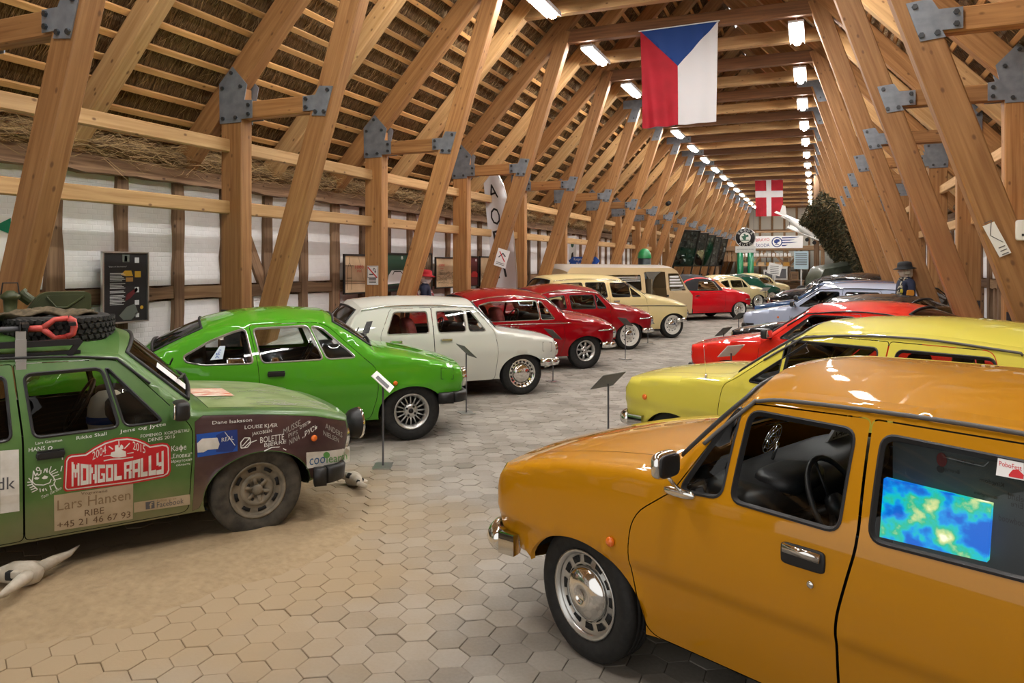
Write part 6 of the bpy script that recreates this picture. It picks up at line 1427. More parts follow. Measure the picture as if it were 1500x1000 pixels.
y = Y0+2*SP-.11; p = on_y(735, 378, y); notice('safety_notice', p.x, y, p.z, .26, .36, 'small white notice with a red mark on the slanting strut before the feather flag', [('line', ([(-.08, .12), (.08, -.05)], .02), 1, 3), ('line', ([(-.07, .0), (.0, .1), (.07, .05)], .02), 0, 2)]+[('line', ([(-.09, -.10-.03*k), (.09, -.10-.03*k)], .01), 0, 2) for k in range(2)], [M_INK, M_REDP], rot=.30)
def strut_R(z): return mx(strut_x(z))
y = Y0-SP-.0; p = on_x(1475, 350, 1.2)
y = Y0-.112; p = on_y(1474, 352, y)
b0 = on_y(1462, 325, y); b1 = on_y(1490, 376, y); L = (b1-b0).length; ang = math.atan2(b1.x-b0.x, b0.z-b1.z)
zc_ = (b0.z+b1.z)/2; e = notice('paper_notice', strut_R(zc_)-.06, y, zc_, .09, L*.9, 'narrow white paper notice taped to the nearest right-hand strut', [('line', ([(-.03, .16), (.03, .16), (-.03, .05), (.03, -.04)], .006), 0, 2)]+[('line', ([(-.02, -.07-.03*k), (.03, -.07-.03*k)], .008), 0, 2) for k in range(3)], [M_GREYP], rot=-ang)
p = on_y(1497, 337, Y0-.11); e = empty('thermostat', (p.x+.02, Y0-.105, p.z), 0, 'small white box mounted at the right picture edge', 'thermostat'); b = MB(); b.pillow((0, 0, 0), (.13, .04, .17), e=.25); b.build('housing', M_WHITE, e, True); b = MB(); b.box((.0, -.021, -.04), (.05, .004, .02)); b.build('display', M_INK, e)
p = on_x(1474, 345, XWR-.06); e = empty('round_shield', (XWR-.06, p.y, p.z), 0, 'brown round shield hanging on the white right wall', 'shield'); b = MB(); b.lathe([(.001, .06), (.2, .05), (.42, .0), (.44, -.01), (.42, -.02)], 36, 0, Matrix.Rotation(-PI/2, 4, 'Y')); b.build('face', noisy('brown_leather', (.10, .045, .022), (.17, .085, .045), 6, .7, .1), e, True); b = MB(); b.tube([(-.005, .43*math.cos(k), .43*math.sin(k)) for k in np.linspace(0, 2*PI, 37)[:-1]], .015, 6, closed=True); b.build('rim', M_OLD2, e, True)
p = on_x(1462, 396, XWR-.05); e = empty('framed_photo', (XWR-.04, p.y, p.z), 0, 'small dark framed photograph under the round shield', 'picture'); b = MB(); b.box((0, 0, 0), (.03, .2, .34)); b.build('frame', M_FR, e); b = MB(); b.box((-.018, 0, 0), (.004, .13, .25)); b.build('photo', noisy('sepia_print', (.10, .06, .04), (.45, .36, .28), 12, .5, 0), e)
# ------------------------------------------------------------------ little information stands
def stand(x, y, hgt, rz, label, white=False, w=.30):
    e = empty('info_stand', (x, y, 0), rz, label, 'info stand', 'information stands in front of the cars'); b = MB(); b.box((0, 0, .006), (.20, .16, .010)); b.build('base_plate', M_ALU, e); b = MB(); b.tube([(0, 0, .01), (0, 0, hgt)], .009, 8); b.build('pole', M_GREYP, e)
    R = Matrix.Rotation(.75, 3, 'X'); b = MB(); b.box((0, 0, hgt+.03), (w, .215, .006), 0, R); b.build('panel', M_WHITE if white else simple('grey_panel', (.10, .105, .10), .35), e); b = MB()
    n = R @ Vector((0, 0, 1)); b.prism([(-w*.38, -.07), (w*.1, -.07), (w*.1, .07), (-w*.38, .07)], .004, .004, 0, Matrix.Translation((0, 0, hgt+.03)) @ R.to_4x4()); b.build('text_block', simple('panel_text', (.17, .17, .165), .4) if not white else M_GREYP, e); return e
def st_px(u, v, hgt, rz, label, **k): g = on_z(u, v); return stand(g.x, g.y, hgt, rz, label, **k)
st_px(891, 664, .66, math.radians(247), 'dark information stand on the floor in front of the lemon-yellow car', w=.34)
st_px(683, 605, .72, math.radians(136), 'information stand in front of the green coupe')
st_px(561, 683, .72, math.radians(114), 'white-panelled information stand at the edge of the sand', white=True)
st_px(810, 559, .70, math.radians(136), 'information stand at the bumper of the white saloon')
st_px(916, 526, .68, math.radians(136), 'information stand between the two dark red cars')
st_px(949, 503, .5, math.radians(136), 'short stand beside the cherry red bumper')
g = on_z(1060, 547); stand(g.x, g.y, .66, math.radians(247), 'information stand in front of the black coupe on the right')
g = on_z(1071, 605); stand(g.x, g.y, .72, math.radians(235), 'white-panelled stand beside the red coupe front wheel', white=True)
g = on_z(1082, 515); stand(g.x, g.y, .70, math.radians(247), 'information stand in front of the silver-blue hatchback')
g = on_z(1121, 455); stand(g.x, g.y, .8, math.radians(247), 'white stand in front of the navy hatchback', white=True, w=.6)
# ------------------------------------------------------------------ mannequins
M_SKINW = simple('white_mannequin', (.74, .72, .70), .45); M_SKINP = simple('pale_mannequin', (.72, .60, .50), .5); M_RHAT = simple('red_felt', (.42, .012, .02), .85); M_BHAT = simple('black_felt', (.010, .010, .011), .8)
M_NAVYC = simple('navy_cloth', (.010, .016, .045), .8); M_CHECK = noisy('checked_scarf', (.25, .02, .03), (.62, .60, .58), 26, .8, 0, lo=.48, hi=.52); M_SCARF = noisy('patterned_scarf', (.012, .012, .014), (.42, .37, .28), 30, .8, 0, lo=.48, hi=.55); M_BLOND = noisy('grey_blond_hair', (.46, .39, .28), (.68, .60, .46), 30, .7, .3, stretch=(1, 1, .2)); M_ORN = simple('orange_badge', (.72, .28, .02), .6); M_YELB = simple('yellow_badge', (.55, .47, .05), .6)
def skin(name, verts, edges, radii, mat, parent, sub=2):
    me = bpy.data.meshes.new(name); me.from_pydata(verts, edges, []); o = bpy.data.objects.new(name, me); C.objects.link(o)
    md = o.modifiers.new('skin', 'SKIN'); md.use_smooth_shade = True
    for i, r in enumerate(radii): me.skin_vertices[0].data[i].radius = (r, r) if not hasattr(r, '__len__') else r
    me.skin_vertices[0].data[0].use_root = True; o.modifiers.new('sub', 'SUBSURF').levels = sub; o.modifiers['sub'].render_levels = sub
    me.materials.append(mat); dg = bpy.context.evaluated_depsgraph_get(); m2 = bpy.data.meshes.new_from_object(o.evaluated_get(dg)); bpy.data.objects.remove(o); o = bpy.data.objects.new(name, m2); C.objects.link(o); o.parent = parent
    m2.polygons.foreach_set('use_smooth', np.ones(len(m2.polygons), dtype=bool)); return o
def head_mesh(parent, mat, c, k=1.0):
    # facing +X; eyes at mid height, nose, mouth, chin, ears
    V = []; nu, nv = 32, 24
    for j in range(nv+1):
        t = j/nv; z = -.118+.236*t
        for i in range(nu):
            a = 2*PI*i/nu; ca, sa = math.cos(a), math.sin(a); e_ = math.sqrt(max(0, 1-(2*t-1)**2)); rx, ry = .098*e_**.75, .076*e_**.75
            if t < .45: s_ = .68+.32*(t/.45); ry *= s_; rx *= .80+.20*(t/.45)
            x, y = rx*ca, ry*sa
            if ca > .3 and t < .5: x += .014*(1-abs(t-.10)/.4)*max(0, ca)*(t < .35)
            f = math.exp(-(a if a < PI else a-2*PI)**2/.030); x += .030*f*math.exp(-((t-.43)/.075)**2)        # nose
            f2 = math.exp(-((abs(a if a < PI else 2*PI-a)-.42)/.16)**2); x -= .012*f2*math.exp(-((t-.53)/.05)**2)     # eye sockets
            x += .007*math.exp(-((a if a < PI else a-2*PI)/.28)**2)*(math.exp(-((t-.265)/.022)**2)+math.exp(-((t-.215)/.025)**2)-.9*math.exp(-((t-.24)/.012)**2))  # lips
            x += .006*math.exp(-((a if a < PI else a-2*PI)/.6)**2)*math.exp(-((t-.61)/.03)**2)                        # brow
            V.append((c[0]+x*k, c[1]+y*k, c[2]+z*k))
    Fc = [(j*nu+i, j*nu+(i+1) % nu, (j+1)*nu+(i+1) % nu, (j+1)*nu+i) for j in range(nv) for i in range(nu)]
    b = MB(); b.add(V, Fc)
    for sg in (1, -1): b.pillow((c[0]-.008*k, c[1]+sg*.078*k, c[2]), (.035*k, .018*k, .06*k), e=.8)
    return b
def mannequin(loc, rz, label, skinm, hatm, coat, hair, kind):
    e = empty('mannequin', loc, rz, label, 'mannequin'); h = 1.66 if kind == 'w' else 1.80
    hc = (0.015, 0, h-.115)
    vs = [(0, 0, .92), (0, 0, 1.10), (0, 0, 1.28), (0, 0, h-.30), (.0, 0, h-.22), (.005, 0, h-.15), (0, .17, h-.30), (0, -.17, h-.30), (.02, .23, h-.58), (.02, -.23, h-.58), (.10, .22, h-.80), (.10, -.22, h-.80), (0, .10, .86), (0, -.10, .86), (.01, .11, .48), (.01, -.11, .48), (-.01, .11, .08), (-.01, -.11, .08), (.10, .12, .035), (.10, -.12, .035)]
    es = [(0, 1), (1, 2), (2, 3), (3, 4), (4, 5), (3, 6), (3, 7), (6, 8), (7, 9), (8, 10), (9, 11), (0, 12), (0, 13), (12, 14), (13, 15), (14, 16), (15, 17), (16, 18), (17, 19)]
    skin('body', vs, es, [(.15, .11), (.125, .10), (.15, .11), (.12, .09), .05, .05, .065, .065, .045, .045, .035, .035, .085, .085, .055, .055, .04, .04, .035, .035], coat, e)
    head_mesh(e, skinm, hc).build('head', skinm, e, True); MB().tube([(.0, 0, h-.28), (.008, 0, h-.18)], [.06, .052], 14).build('neck', skinm, e, True)
    for sg in (1, -1):
        b = MB(); w0 = Vector((.10, sg*.22, h-.80)); b.tube([w0, w0+Vector((.02, 0, -.03))], .03, 10); b.pillow(w0+Vector((.025, 0, -.075)), (.035, .08, .09), e=.6)
        for k in range(4):
            o_ = (k-1.5)*.019; L = (.065, .075, .07, .055)[k]; a = w0+Vector((.03, o_, -.11)); b.tube([a, a+Vector((.005, 0, -L*.55)), a+Vector((.018, 0, -L))], [.0095, .0085, .007], 8)
        a = w0+Vector((.03, -sg*.04, -.06)); b.tube([a, a+Vector((.02, -sg*.018, -.03)), a+Vector((.03, -sg*.018, -.06))], [.011, .010, .008], 8); b.build('hand', skinm, e, True)
    if hair:
        b = MB(); b.lathe([(.098, -.05), (.104, .02), (.098, .07), (.06, .115), (.001, .13)], 22, 0, Matrix.Translation((hc[0]-.008, 0, hc[2])), .75, 2*PI-.75); b.pillow((hc[0]-.06, 0, hc[2]-.04), (.10, .15, .16), e=.8); b.build('hair', hair, e, True)
    b = MB(); b.lathe([(.108, .045), (.17, .03), (.172, .036), (.112, .06), (.110, .09), (.10, .135), (.05, .155), (.001, .15)], 30, 0, Matrix.Translation((hc[0], 0, hc[2])) @ Matrix.Rotation(.08, 4, 'Y')); b.build('hat', hatm, e, True)
    return e, h
m1, h = mannequin((-6.52, 11.7, 0), math.radians(22), 'white mannequin with red hat, checked scarf and navy jacket behind the white saloon', M_SKINW, M_RHAT, M_NAVYC, None, 'w')
b = MB(); b.tube([(.05*math.cos(k)+.01, .075*math.sin(k), h-.285+.02*math.cos(k)) for k in np.linspace(0, 2*PI, 18)[:-1]], .028, 8, closed=True); b.tube([(.06, .05, h-.31), (.12, .07, h-.42), (.13, .08, h-.55)], [.03, .035, .03], 8); b.tube([(-.03, -.08, h-.27), (-.10, -.12, h-.40), (-.13, -.12, h-.52)], [.03, .035, .03], 8); b.build('scarf', M_CHECK, m1, True)
m2, h = mannequin((1.35, 13.46, 0), math.radians(202), 'mannequin with black hat, grey hair and navy jacket between the cars on the right', M_SKINP, M_BHAT, M_NAVYC, M_BLOND, 'm')
b = MB(); b.tube([(.06*math.cos(k)+.01, .085*math.sin(k), h-.27+.02*math.cos(k)) for k in np.linspace(0, 2*PI, 18)[:-1]], .035, 8, closed=True); b.tube([(.07, .04, h-.30), (.14, .06, h-.44), (.15, .07, h-.62)], [.035, .045, .04], 8); b.build('scarf', M_SCARF, m2, True)
b = MB(); b.pillow((.06, .245, h-.50), (.12, .03, .17), e=.4); b.build('arm_badge', M_ORN, m2); b = MB(); b.pillow((.135, .12, h-.44), (.03, .06, .07), e=.6); b.build('chest_badge', M_YELB, m2)
# ------------------------------------------------------------------ beige van with open side
e = empty('van', (-4.25, 20.6, 0), math.radians(50), 'old beige van with pale roof and open side door behind the cream estate', 'van', GL)
bg = P_('beige'); M_VROOF = simple('van_roof_white', (.62, .58, .52), .4, 0, .8)
pr = [(-.75, .45), (-.78, .95), (-.62, 1.12), (-.30, 1.62), (-.15, 1.70), (3.1, 1.72), (3.22, 1.6), (3.25, .45)]
for sg in (-1, 1):
    side = [(-x, z) for x, z in pr]; hol = [round_poly([(.56, 1.08), (-.02, 1.08), (-.02, 1.55), (.34, 1.55)], .04), round_poly([(-.95, 1.10), (-2.9, 1.10), (-2.9, 1.52), (-.95, 1.52)], .05)]+([[(-.12, .48), (-.82, .48), (-.82, 1.60), (-.12, 1.60)]] if sg < 0 else [])
    ar1 = [(0+.36*math.cos(k), .33+.36*math.sin(k)) for k in np.linspace(.35, PI-.35, 14)]; ar2 = [(-2.4+.36*math.cos(k), .33+.36*math.sin(k)) for k in np.linspace(.35, PI-.35, 14)]
    bot = [(-3.25, .45)]+ar2[::-1]+ar1[::-1]; q, T = cdt([p for p in side if p[1] > .5]+bot+[(.75, .45)] if 0 else side[:-1]+bot, hol, .14)
    mk('side_panel', [(x, sg*(.80-.10*max(0, (z-1.0)/.7)), z) for x, z in q], T, bg, e, False)
    for i, hp in enumerate(hol[:2]): g_, T = cdt(hp, [], .3); o = mk('window', [(x, sg*(.785-.10*max(0, (z-1.0)/.7)), z) for x, z in g_], T, M_GLASS, e)
    b = MB()
    for k in range(3): b.bar((-.97, sg*.745, 1.36+.05*k), (-2.88, sg*.745, 1.36+.05*k), .006, .018)
    b.build('window_stripes', M_WHITE, e)
V = []; tt = np.linspace(-1, 1, 9); R_i = [i for i in range(len(pr))]
for x, z in pr:
    y = .80-.10*max(0, (z-1.0)/.7)
    for t in tt: V.append((-x+(.06*(1-t*t) if x < -.2 else 0), y*t, z+(.09*(1-t*t) if z > 1.55 else 0)))
for nm, i0, i1, mt in (('front_panel', 0, 2, bg), ('windscreen', 2, 3, M_GLASS), ('roof', 3, 6, M_VROOF), ('rear_panel', 6, 7, bg)):
    mk(nm, V[i0*9:(i1+1)*9], [(i*9+j, i*9+j+1, (i+1)*9+j+1, (i+1)*9+j) for i in range(i1-i0) for j in range(8)], mt, e, True)
b = MB(); b.box((-1.4, 0, .44), (3.7, 1.5, .06)); b.box((-2.4, .2, .62), (1.2, .9, .32)); b.box((-.55, 0, .95), (.04, 1.4, .9)) ; b.build('cargo_floor', simple('van_inside', (.16, .13, .09), .7), e)
b = MB(); b.pillow((-.30+.2, -.81, .95), (.07, .03, .05)); b.build('door_handle', M_BLACK, e); b = MB(); b.bar((.42, -.77, 1.10), (.05, -.77, 1.10), .004, .02)
for k in range(4): b.bar((.46-.05*k, -.765, 1.22+.08*k), (.0, -.765, 1.22+.08*k), .008, .05)
b.build('window_blind', M_WHITE, e)
for sx in (0, -2.4):
    for sg in (1, -1): make_wheel('white', .33, .16, e, (sx, sg*.70, .33), sg, 0, M_TYRE, None)
b = MB(); b.bar((.80, -.75, .50), (.80, .75, .50), .06, .12); b.build('front_bumper', M_CHROME, e)
# ------------------------------------------------------------------ road sign, vertical banner, fuel pump, spot lights
yy = 20.6; p = on_y(856, 382, yy); e = empty('road_sign', (p.x, yy, 0), 0, 'blue arrow road sign pointing two ways behind the cream estate', 'sign'); s_ = 20.6/1080*1.06
b = MB(); b.tube([(0, .02, 0), (0, .02, p.z+.16)], .03, 10); b.build('pole', M_ALU, e)
Z0 = p.z; w = 23*s_*1.02; hh = 6.0*s_
for nm, sg, t1, t2 in (('left_arrow', -1, 'Kongerup', '980 km'), ('right_arrow', 1, 'Zlín', '4 km')):
    P = [(0, -hh), (sg*(w-hh), -hh), (sg*w, 0), (sg*(w-hh), hh), (0, hh)]; b = MB(); b.prism(P, 0, .02, 0, MYm(0, -.012, Z0)); o = b.build(nm, M_BLUEP, e)
    x0, x1 = (sg*(w-hh*1.4), -hh*.25) if sg < 0 else (hh*.5, w-hh*1.6); flat_print('lettering', [('text', (t1, (x0, -hh*.1), (x1, -hh*.1), hh*.85), 0, 2), ('text', (t2, (x0+(x1-x0)*.25, -hh*.75), (x0+(x1-x0)*.75, -hh*.75), hh*.38), 0, 2)], [M_WHITE], o, MYm(0, -.033, Z0))
yy = 22.4; a, c = on_y(833, 345, yy), on_y(844, 398, yy); e = empty('tall_banner', ((a.x+c.x)/2, yy, 0), 0, 'narrow white vertical banner with a dark car print by the left posts', 'banner'); b = MB(); b.box((0, 0, a.z/2+.1), ((c.x-a.x), .01, a.z-.2)); b.build('sheet', M_WHITE, e); b = MB(); b.bar((-.15, 0, .02), (.15, 0, .02), .2, .04); b.build('foot', M_ALU, e)
w = c.x-a.x; flat_print('print', [('poly', [(.05*math.cos(k), a.z-.28+.10*math.sin(k)) for k in np.linspace(0, 6.2, 12)], 1, 6), ('poly', [(-w*.4, 1.75), (w*.3, 1.7), (w*.4, 1.95), (w*.15, 2.05), (w*.1, 2.2), (-w*.1, 2.15), (-w*.2, 1.98)], 0, 6)], [M_INK, simple('green_emblem', (.03, .10, .06), .5)], e, MYm(0, 0, 0))
yy = 25.3; p = on_y(944, 375, yy); e = empty('fuel_pump', (p.x, yy, 0), 0, 'dark drum with a bright green domed top beyond the beige van', 'fuel pump'); b = MB(); b.lathe([(.22, 0), (.22, p.z-.1), (.20, p.z-.08)], 24); b.build('drum', simple('drum_dark', (.012, .022, .028), .4), e, True)
b = MB(); b.lathe([(.225, p.z-.42), (.225, p.z-.38)], 24); b.build('band', M_ALU, e, True); b = MB(); b.lathe([(.24, p.z-.08), (.24, p.z-.02), (.22, p.z+.10), (.13, p.z+.22), (.05, p.z+.26), (.001, p.z+.27)], 24); b.build('dome', simple('bright_green', (.015, .24, .07), .4, 0, .5), e, True)
for u, v, n in ((979, 297, 7), (990, 311, 8)):
    y = Y0+SP*n-.12; p = on_y(u, v, y); e = empty('spotlight', (p.x, y, p.z), 0, f'small black spotlight clamped to the {ORD[n-N0]} frame strut on the left', 'spotlight', 'black spotlights on the struts'); b = MB(); b.tube([(0, -.18, -.06), (.03, 0, 0)], .09, 12); b.build('can', M_BLACK, e, True); b = MB(); b.box((.03, .03, 0), (.05, .12, .1)); b.build('bracket', M_BLACK, e)
# glazed engine displays leaning between the far left struts
for k in range(5):
    y = Y0+SP*(8.5+k*.9); zc = 2.55; x = strut_x(zc)+.25; e = empty('display_case', (x, y, zc), 0, f'glazed display of engine parts between the far left struts, {ORD[k]} from the front', 'display case', 'glazed engine displays'); e.rotation_euler = (0, .32, -.75)
    b = MB()
    for dy in (-.55, .55): b.box((0, dy, 0), (.10, .05, 1.7))
    for dz in (-.85, .85): b.box((0, 0, dz), (.10, 1.15, .05))
    b.build('frame', M_FR, e); b = MB(); b.box((.04, 0, 0), (.01, 1.08, 1.66)); b.build('glass', M_GLASS, e); b = MB(); b.box((-.07, 0, 0), (.02, 1.1, 1.68)); b.build('back_board', simple('display_back', (.16, .13, .11), .6), e)
    b = MB()
    for dy in (-.55, .55): b.bar((0, dy, -.8), (0, dy, -2.70), .05, .05)
    b.build('leg', M_FR, e)
    r = random.Random(k); b = MB()
    for j in range(34): b.pillow((-.02, r.uniform(-.45, .45), r.uniform(-.75, .75)), (.07, r.uniform(.06, .22), r.uniform(.06, .2)), r.randint(0, 1), e=r.choice([.3, .6, 1]), nu=8, nv=6)
    o = b.build('engine_part', [M_ALU, simple('dark_iron', (.09, .085, .08), .5, .5)], e, True); o['kind'] = 'stuff'
# ------------------------------------------------------------------ far end: gable wall, gallery, sign, banner, aeroplane
wf = empty('wall_far', kind='structure'); YE = YB-.2
M_GAB = simple('gable_plaster', (.70, .70, .62), .85); xs = np.linspace(-7.6, 3.1, 13)
for i in range(12):
    for z0, z1 in ((.1, 2.9), (3.05, 4.4), (4.55, 6.2)):
        xa, xb = xs[i]+.08, xs[i+1]-.08; top = min(z1, zr((xa+xb)/2 if (xa+xb)/2 < XC else mx((xa+xb)/2))+.2)
        if top-z0 > .2: b = MB(); b.box(((xa+xb)/2, YE+.06, (z0+top)/2), (xb-xa, .06, top-z0)); b.build('plaster_panel', M_GAB, wf)
for x in xs: beam('stud', (x, YE, 0), (x, YE, min(8.6, zr(x if x < XC else mx(x))+.1)), .16, .16, M_OLD2, wf, up=(1, 0, 0))
for z in (2.97, 4.47, 6.27): h_ = max(0, (z-4.05)/SL); beam('rail', (max(-7.6, XP+h_-.2), YE, z), (min(3.1, mx(XP+h_-.2)), YE, z), .16, .15, M_OLD2, wf)
mk('backing', [(-8.2, YB+.1, -.1), (3.5, YB+.1, -.1), (3.5, YB+.1, 3.6), (XC, YB+.1, 9.3), (-8.2, YB+.1, 3.6)], [(0, 1, 2, 3, 4)], M_OLD, wf)
ga = empty('gallery', (0, 50, 0), 0, 'old timber gallery with posts and braces at the far end of the hall', 'gallery')
beam('beam', (-6.2, 0, 2.85), (1.6, 0, 2.85), .25, .3, M_OLD2, ga); beam('rail', (-6.2, 0, 3.9), (1.6, 0, 3.9), .1, .1, M_OLD2, ga)
for x in (-6.0, -3.9, -1.7, .4): beam('post', (x, 0, 0), (x, 0, 2.7), .22, .22, M_OLD2, ga, up=(1, 0, 0))
for x, d in ((-3.9, .9), (-1.7, -.9), (-1.7, .9)): beam('brace', (x, 0, 1.6), (x+d, 0, 2.7), .14, .16, M_OLD2, ga)
for x in np.linspace(-5.8, 1.4, 26): beam('plank', (x, .1, 2.0), (x, .1, 2.7), .03, .25, M_OLD2 if x < -3 else M_OLD, ga, up=(1, 0, 0)) if x < -4.2 else None
beam('deck', (-6.2, 4.6, 2.95), (1.6, 4.6, 2.95), 9.2, .08, M_OLD2, ga)
# shelf with white jars, work bench, cabinets
sh = empty('wall_shelf', (-2.9, 49.3, 0), 0, 'long wooden shelf under the gallery carrying a row of white jars', 'shelf'); beam('board', (-1.6, 0, 2.28), (1.7, 0, 2.28), .3, .05, M_OLD2, sh)
for x in (-1.4, 0, 1.4): b = MB(); b.box((x, .1, 1.15), (.06, .06, 2.25)); b.build('upright', M_OLD, sh)
beam('board', (-1.6, 0, 1.72), (1.7, 0, 1.72), .3, .05, M_TIM2, sh)
j0 = None
for k in range(13):
    if j0 is None: j0 = empty('jar'); b = MB(); b.lathe([(.001, 0), (.085, 0), (.09, .02), (.09, .17), (.06, .21), (.06, .23)], 12); b.build('glass_body', M_WHITE, j0, True); b = MB(); b.lathe([(.065, .23), (.065, .26), (.001, .27)], 12); b.build('lid', M_GREYP, j0, True); t = j0
    else: t = copy_tree(j0)
    t.location = (-4.35+k*.235, 49.3, 2.305); tag(t, f'white jar on the far shelf, {ORD[k]} from the left', 'jar', 'white jars on the far shelf')
for k in range(6):
    e = empty('box', (-4.2+k*.5, 49.3, 1.745), 0, f'{"yellow" if k % 2 else "tan"} box on the lower far shelf, {ORD[k]} from the left', 'box', 'boxes on the far shelf'); b = MB(); b.box((0, 0, .10), (.36, .22, .20)); b.build('carton', M_OCHRE if k % 2 else M_TANP, e); b = MB(); b.box((0, 0, .215), (.38, .24, .03)); b.build('lid', M_OLD2, e)
e = empty('workbench', (-1.9, 46.6, 0), 0, 'cluttered dark workbench with a white top box at the far end', 'workbench'); b = MB(); b.box((0, 0, .86), (2.6, .7, .08)); b.build('top', M_OLD, e)
for x in (-1.2, 1.2):
    for y in (-.28, .28): b = MB(); b.box((x, y, .41), (.09, .09, .82)); b.build('leg', M_OLD, e)
b = MB(); b.box((0, .30, .5), (2.4, .04, .5)); b.build('back_panel', M_OLD, e)
for k, (x, y, w_, d_, h_, mt, lb) in enumerate([(-2.6, 46.6, .55, .4, .55, M_WHITE, 'white glazed cabinet on the left of the far workbench'), (-1.9, 46.6, .7, .4, .75, M_ALU, 'grey metal machine housing in the middle of the far workbench'), (-1.15, 46.6, .4, .35, .45, M_OLD2, 'brown wooden case on the right of the far workbench')]):
    e = empty('cabinet', (x, y, .90), 0, lb, 'cabinet'); b = MB(); b.box((0, 0, h_/2), (w_, d_, h_)); b.build('body', mt, e); b = MB(); b.box((0, -d_/2-.01, h_/2), (w_*.8, .02, h_*.75)); b.build('door', M_GREYP if k != 2 else M_OLD, e); b = MB(); b.box((0, 0, h_+.02), (w_+.06, d_+.06, .04)); b.build('top', mt, e)
e = empty('info_board', (-.75, 44.2, 0), 0, 'pale blue information board on a stand before the far clutter', 'info board'); b = MB(); b.box((0, 0, 2.05), (.75, .05, 1.0)); b.build('panel', simple('pale_blue', (.42, .58, .66), .5), e); b = MB(); b.box((0, .03, .8), (.08, .06, 1.6)); b.box((0, 0, .02), (.6, .4, .04)); b.build('stand', M_ALU, e); flat_print('print', [('line', ([(-.3, .35-.1*k), (.3, .35-.1*k)], .04), 0, 3) for k in range(7)], [M_GREYP], e, MYm(0, -.027, 2.05))
e = empty('lectern_sign', (-2.1, 43.0, 0), 0, 'white tilted sign on a pole in front of the far workbench', 'sign'); b = MB(); b.tube([(0, 0, 0), (0, 0, 1.3)], .02, 8); b.box((0, 0, .02), (.4, .3, .03)); b.build('pole', M_WHITE, e); b = MB(); b.box((0, 0, 1.55), (.7, .02, .62), 0, Matrix.Rotation(.25, 3, 'Y')); b.build('panel', M_WHITE, e); flat_print('print', [('line', ([(-.22, .18-.1*k), (.22, .14-.1*k)], .03), 0, 3) for k in range(5)], [M_GREYP], e, MYm(0, -.012, 1.55))
for k, (x, y, r_, lb) in enumerate([(-1.5, 42.6, .32, 'old tyre leaning against the far workbench, left one'), (-.7, 42.9, .34, 'old tyre standing at the right of the far workbench')]):
    e = empty('worn_tire', (x, y, r_), 0, lb, 'tyre'); b = MB(); b.tube([(r_*.8*math.cos(k_), .0, r_*.8*math.sin(k_)) for k_ in np.linspace(0, 2*PI, 25)[:-1]], r_*.2, 8, closed=True); b.build('tread', M_TYRE, e, True); b = MB(); b.lathe([(r_*.6, -.03), (r_*.55, .03), (.05, .02), (.001, .02)], 20, 0, Matrix.Rotation(PI/2, 4, 'X')); b.build('rim', M_BRN, e, True)
# green-legged round car sign
yy = 40.5; p = on_y(1092, 348, yy); e = empty('dealer_sign', (p.x, yy, 0), 0, 'round black dealer sign on two green columns at the far end', 'sign'); r_ = 13.6*yy*.98/1080; gm = simple('column_green', (.0, .19, .075), .4, 0, .5)
for dx in (-.26, .26): b = MB(); b.tube([(dx, 0, 0), (dx, 0, p.z-r_-.28)], .16, 16); b.build('column', gm, e, True)
b = MB(); b.box((0, 0, p.z-r_-.12), (1.0, .3, .34)); b.build('name_board', simple('grey_white', (.60, .62, .60), .5), e); flat_print('name_print', [('text', ('AUTORIZOVANÝ PRODEJ', (-.42, -.05), (.42, -.05), .10), 0, 3)], [M_GREYP], e, MYm(0, -.152, p.z-r_-.12))
A = Matrix.Translation((0, 0, p.z)) @ Matrix.Rotation(PI/2, 4, 'X'); b = MB(); b.lathe([(.001, .14), (r_*.97, .14), (r_, .12), (r_, -.12), (.001, -.12)], 40, 0, A); b.lathe([(r_*.97, .141), (r_*1.0, .15), (r_*1.03, .12)], 40, 1, A); b.build('disc', [M_INK, M_ALU], e, True)
its = [('poly', [(r_*.55*math.cos(k), r_*.55*math.sin(k)) for k in np.linspace(0, 2*PI, 28)[:-1]], 0, 1), ('poly', [(-.2*r_, -.2*r_), (.05*r_, -.25*r_), (.1*r_, .05*r_), (.35*r_, .1*r_), (.3*r_, .3*r_), (.05*r_, .25*r_), (.0, .42*r_), (-.2*r_, .38*r_), (-.1*r_, .2*r_), (-.4*r_, .1*r_), (-.3*r_, .0)], 1, 2), ('line', ([(-.4*r_, -.28*r_), (.4*r_, -.28*r_)], .05), 1, 2)]
for txt, a0, a1, s_ in (('ŠKODA', 2.55, .60, 1), ('AUTO', -2.25, -.90, -1)):
    for i, chh in enumerate(txt):
        a = a0+(a1-a0)*i/(len(txt)-1); c = np.array((.78*r_*math.cos(a), .78*r_*math.sin(a))); tg = np.array((math.sin(a), -math.cos(a)))*s_; up = np.array((math.cos(a), math.sin(a)))*s_; q0 = c-tg*.11*r_-up*.13*r_; its.append(('text', (chh, q0, q0+tg*.22*r_, .26*r_, 0, up), 0, 2))
flat_print('emblem', its, [simple('emblem_white', (.68, .70, .66), .5), simple('emblem_green', (.015, .10, .06), .5)], e, MYm(0, -.142, p.z))
yy = 47.5; a, c = on_y(1104, 346, yy), on_y(1176, 363, yy); e = empty('wide_banner', ((a.x+c.x)/2, yy, (a.z+c.z)/2), 0, 'wide white banner lettered BRAVO SKODA under the far gable', 'banner'); w, h = c.x-a.x, a.z-c.z; b = MB(); b.box((0, 0, 0), (w, .02, h)); b.build('sheet', M_WHITE, e); b = MB()
for x in (-w/2, w/2): b.tube([(x, 0, h/2), (x, 0, 5.9-e.location.z)], .008, 4)
b.build('rope', M_GREYP, e); X = lambda t: -w/2+w*t; Z = lambda t: -h/2+h*t
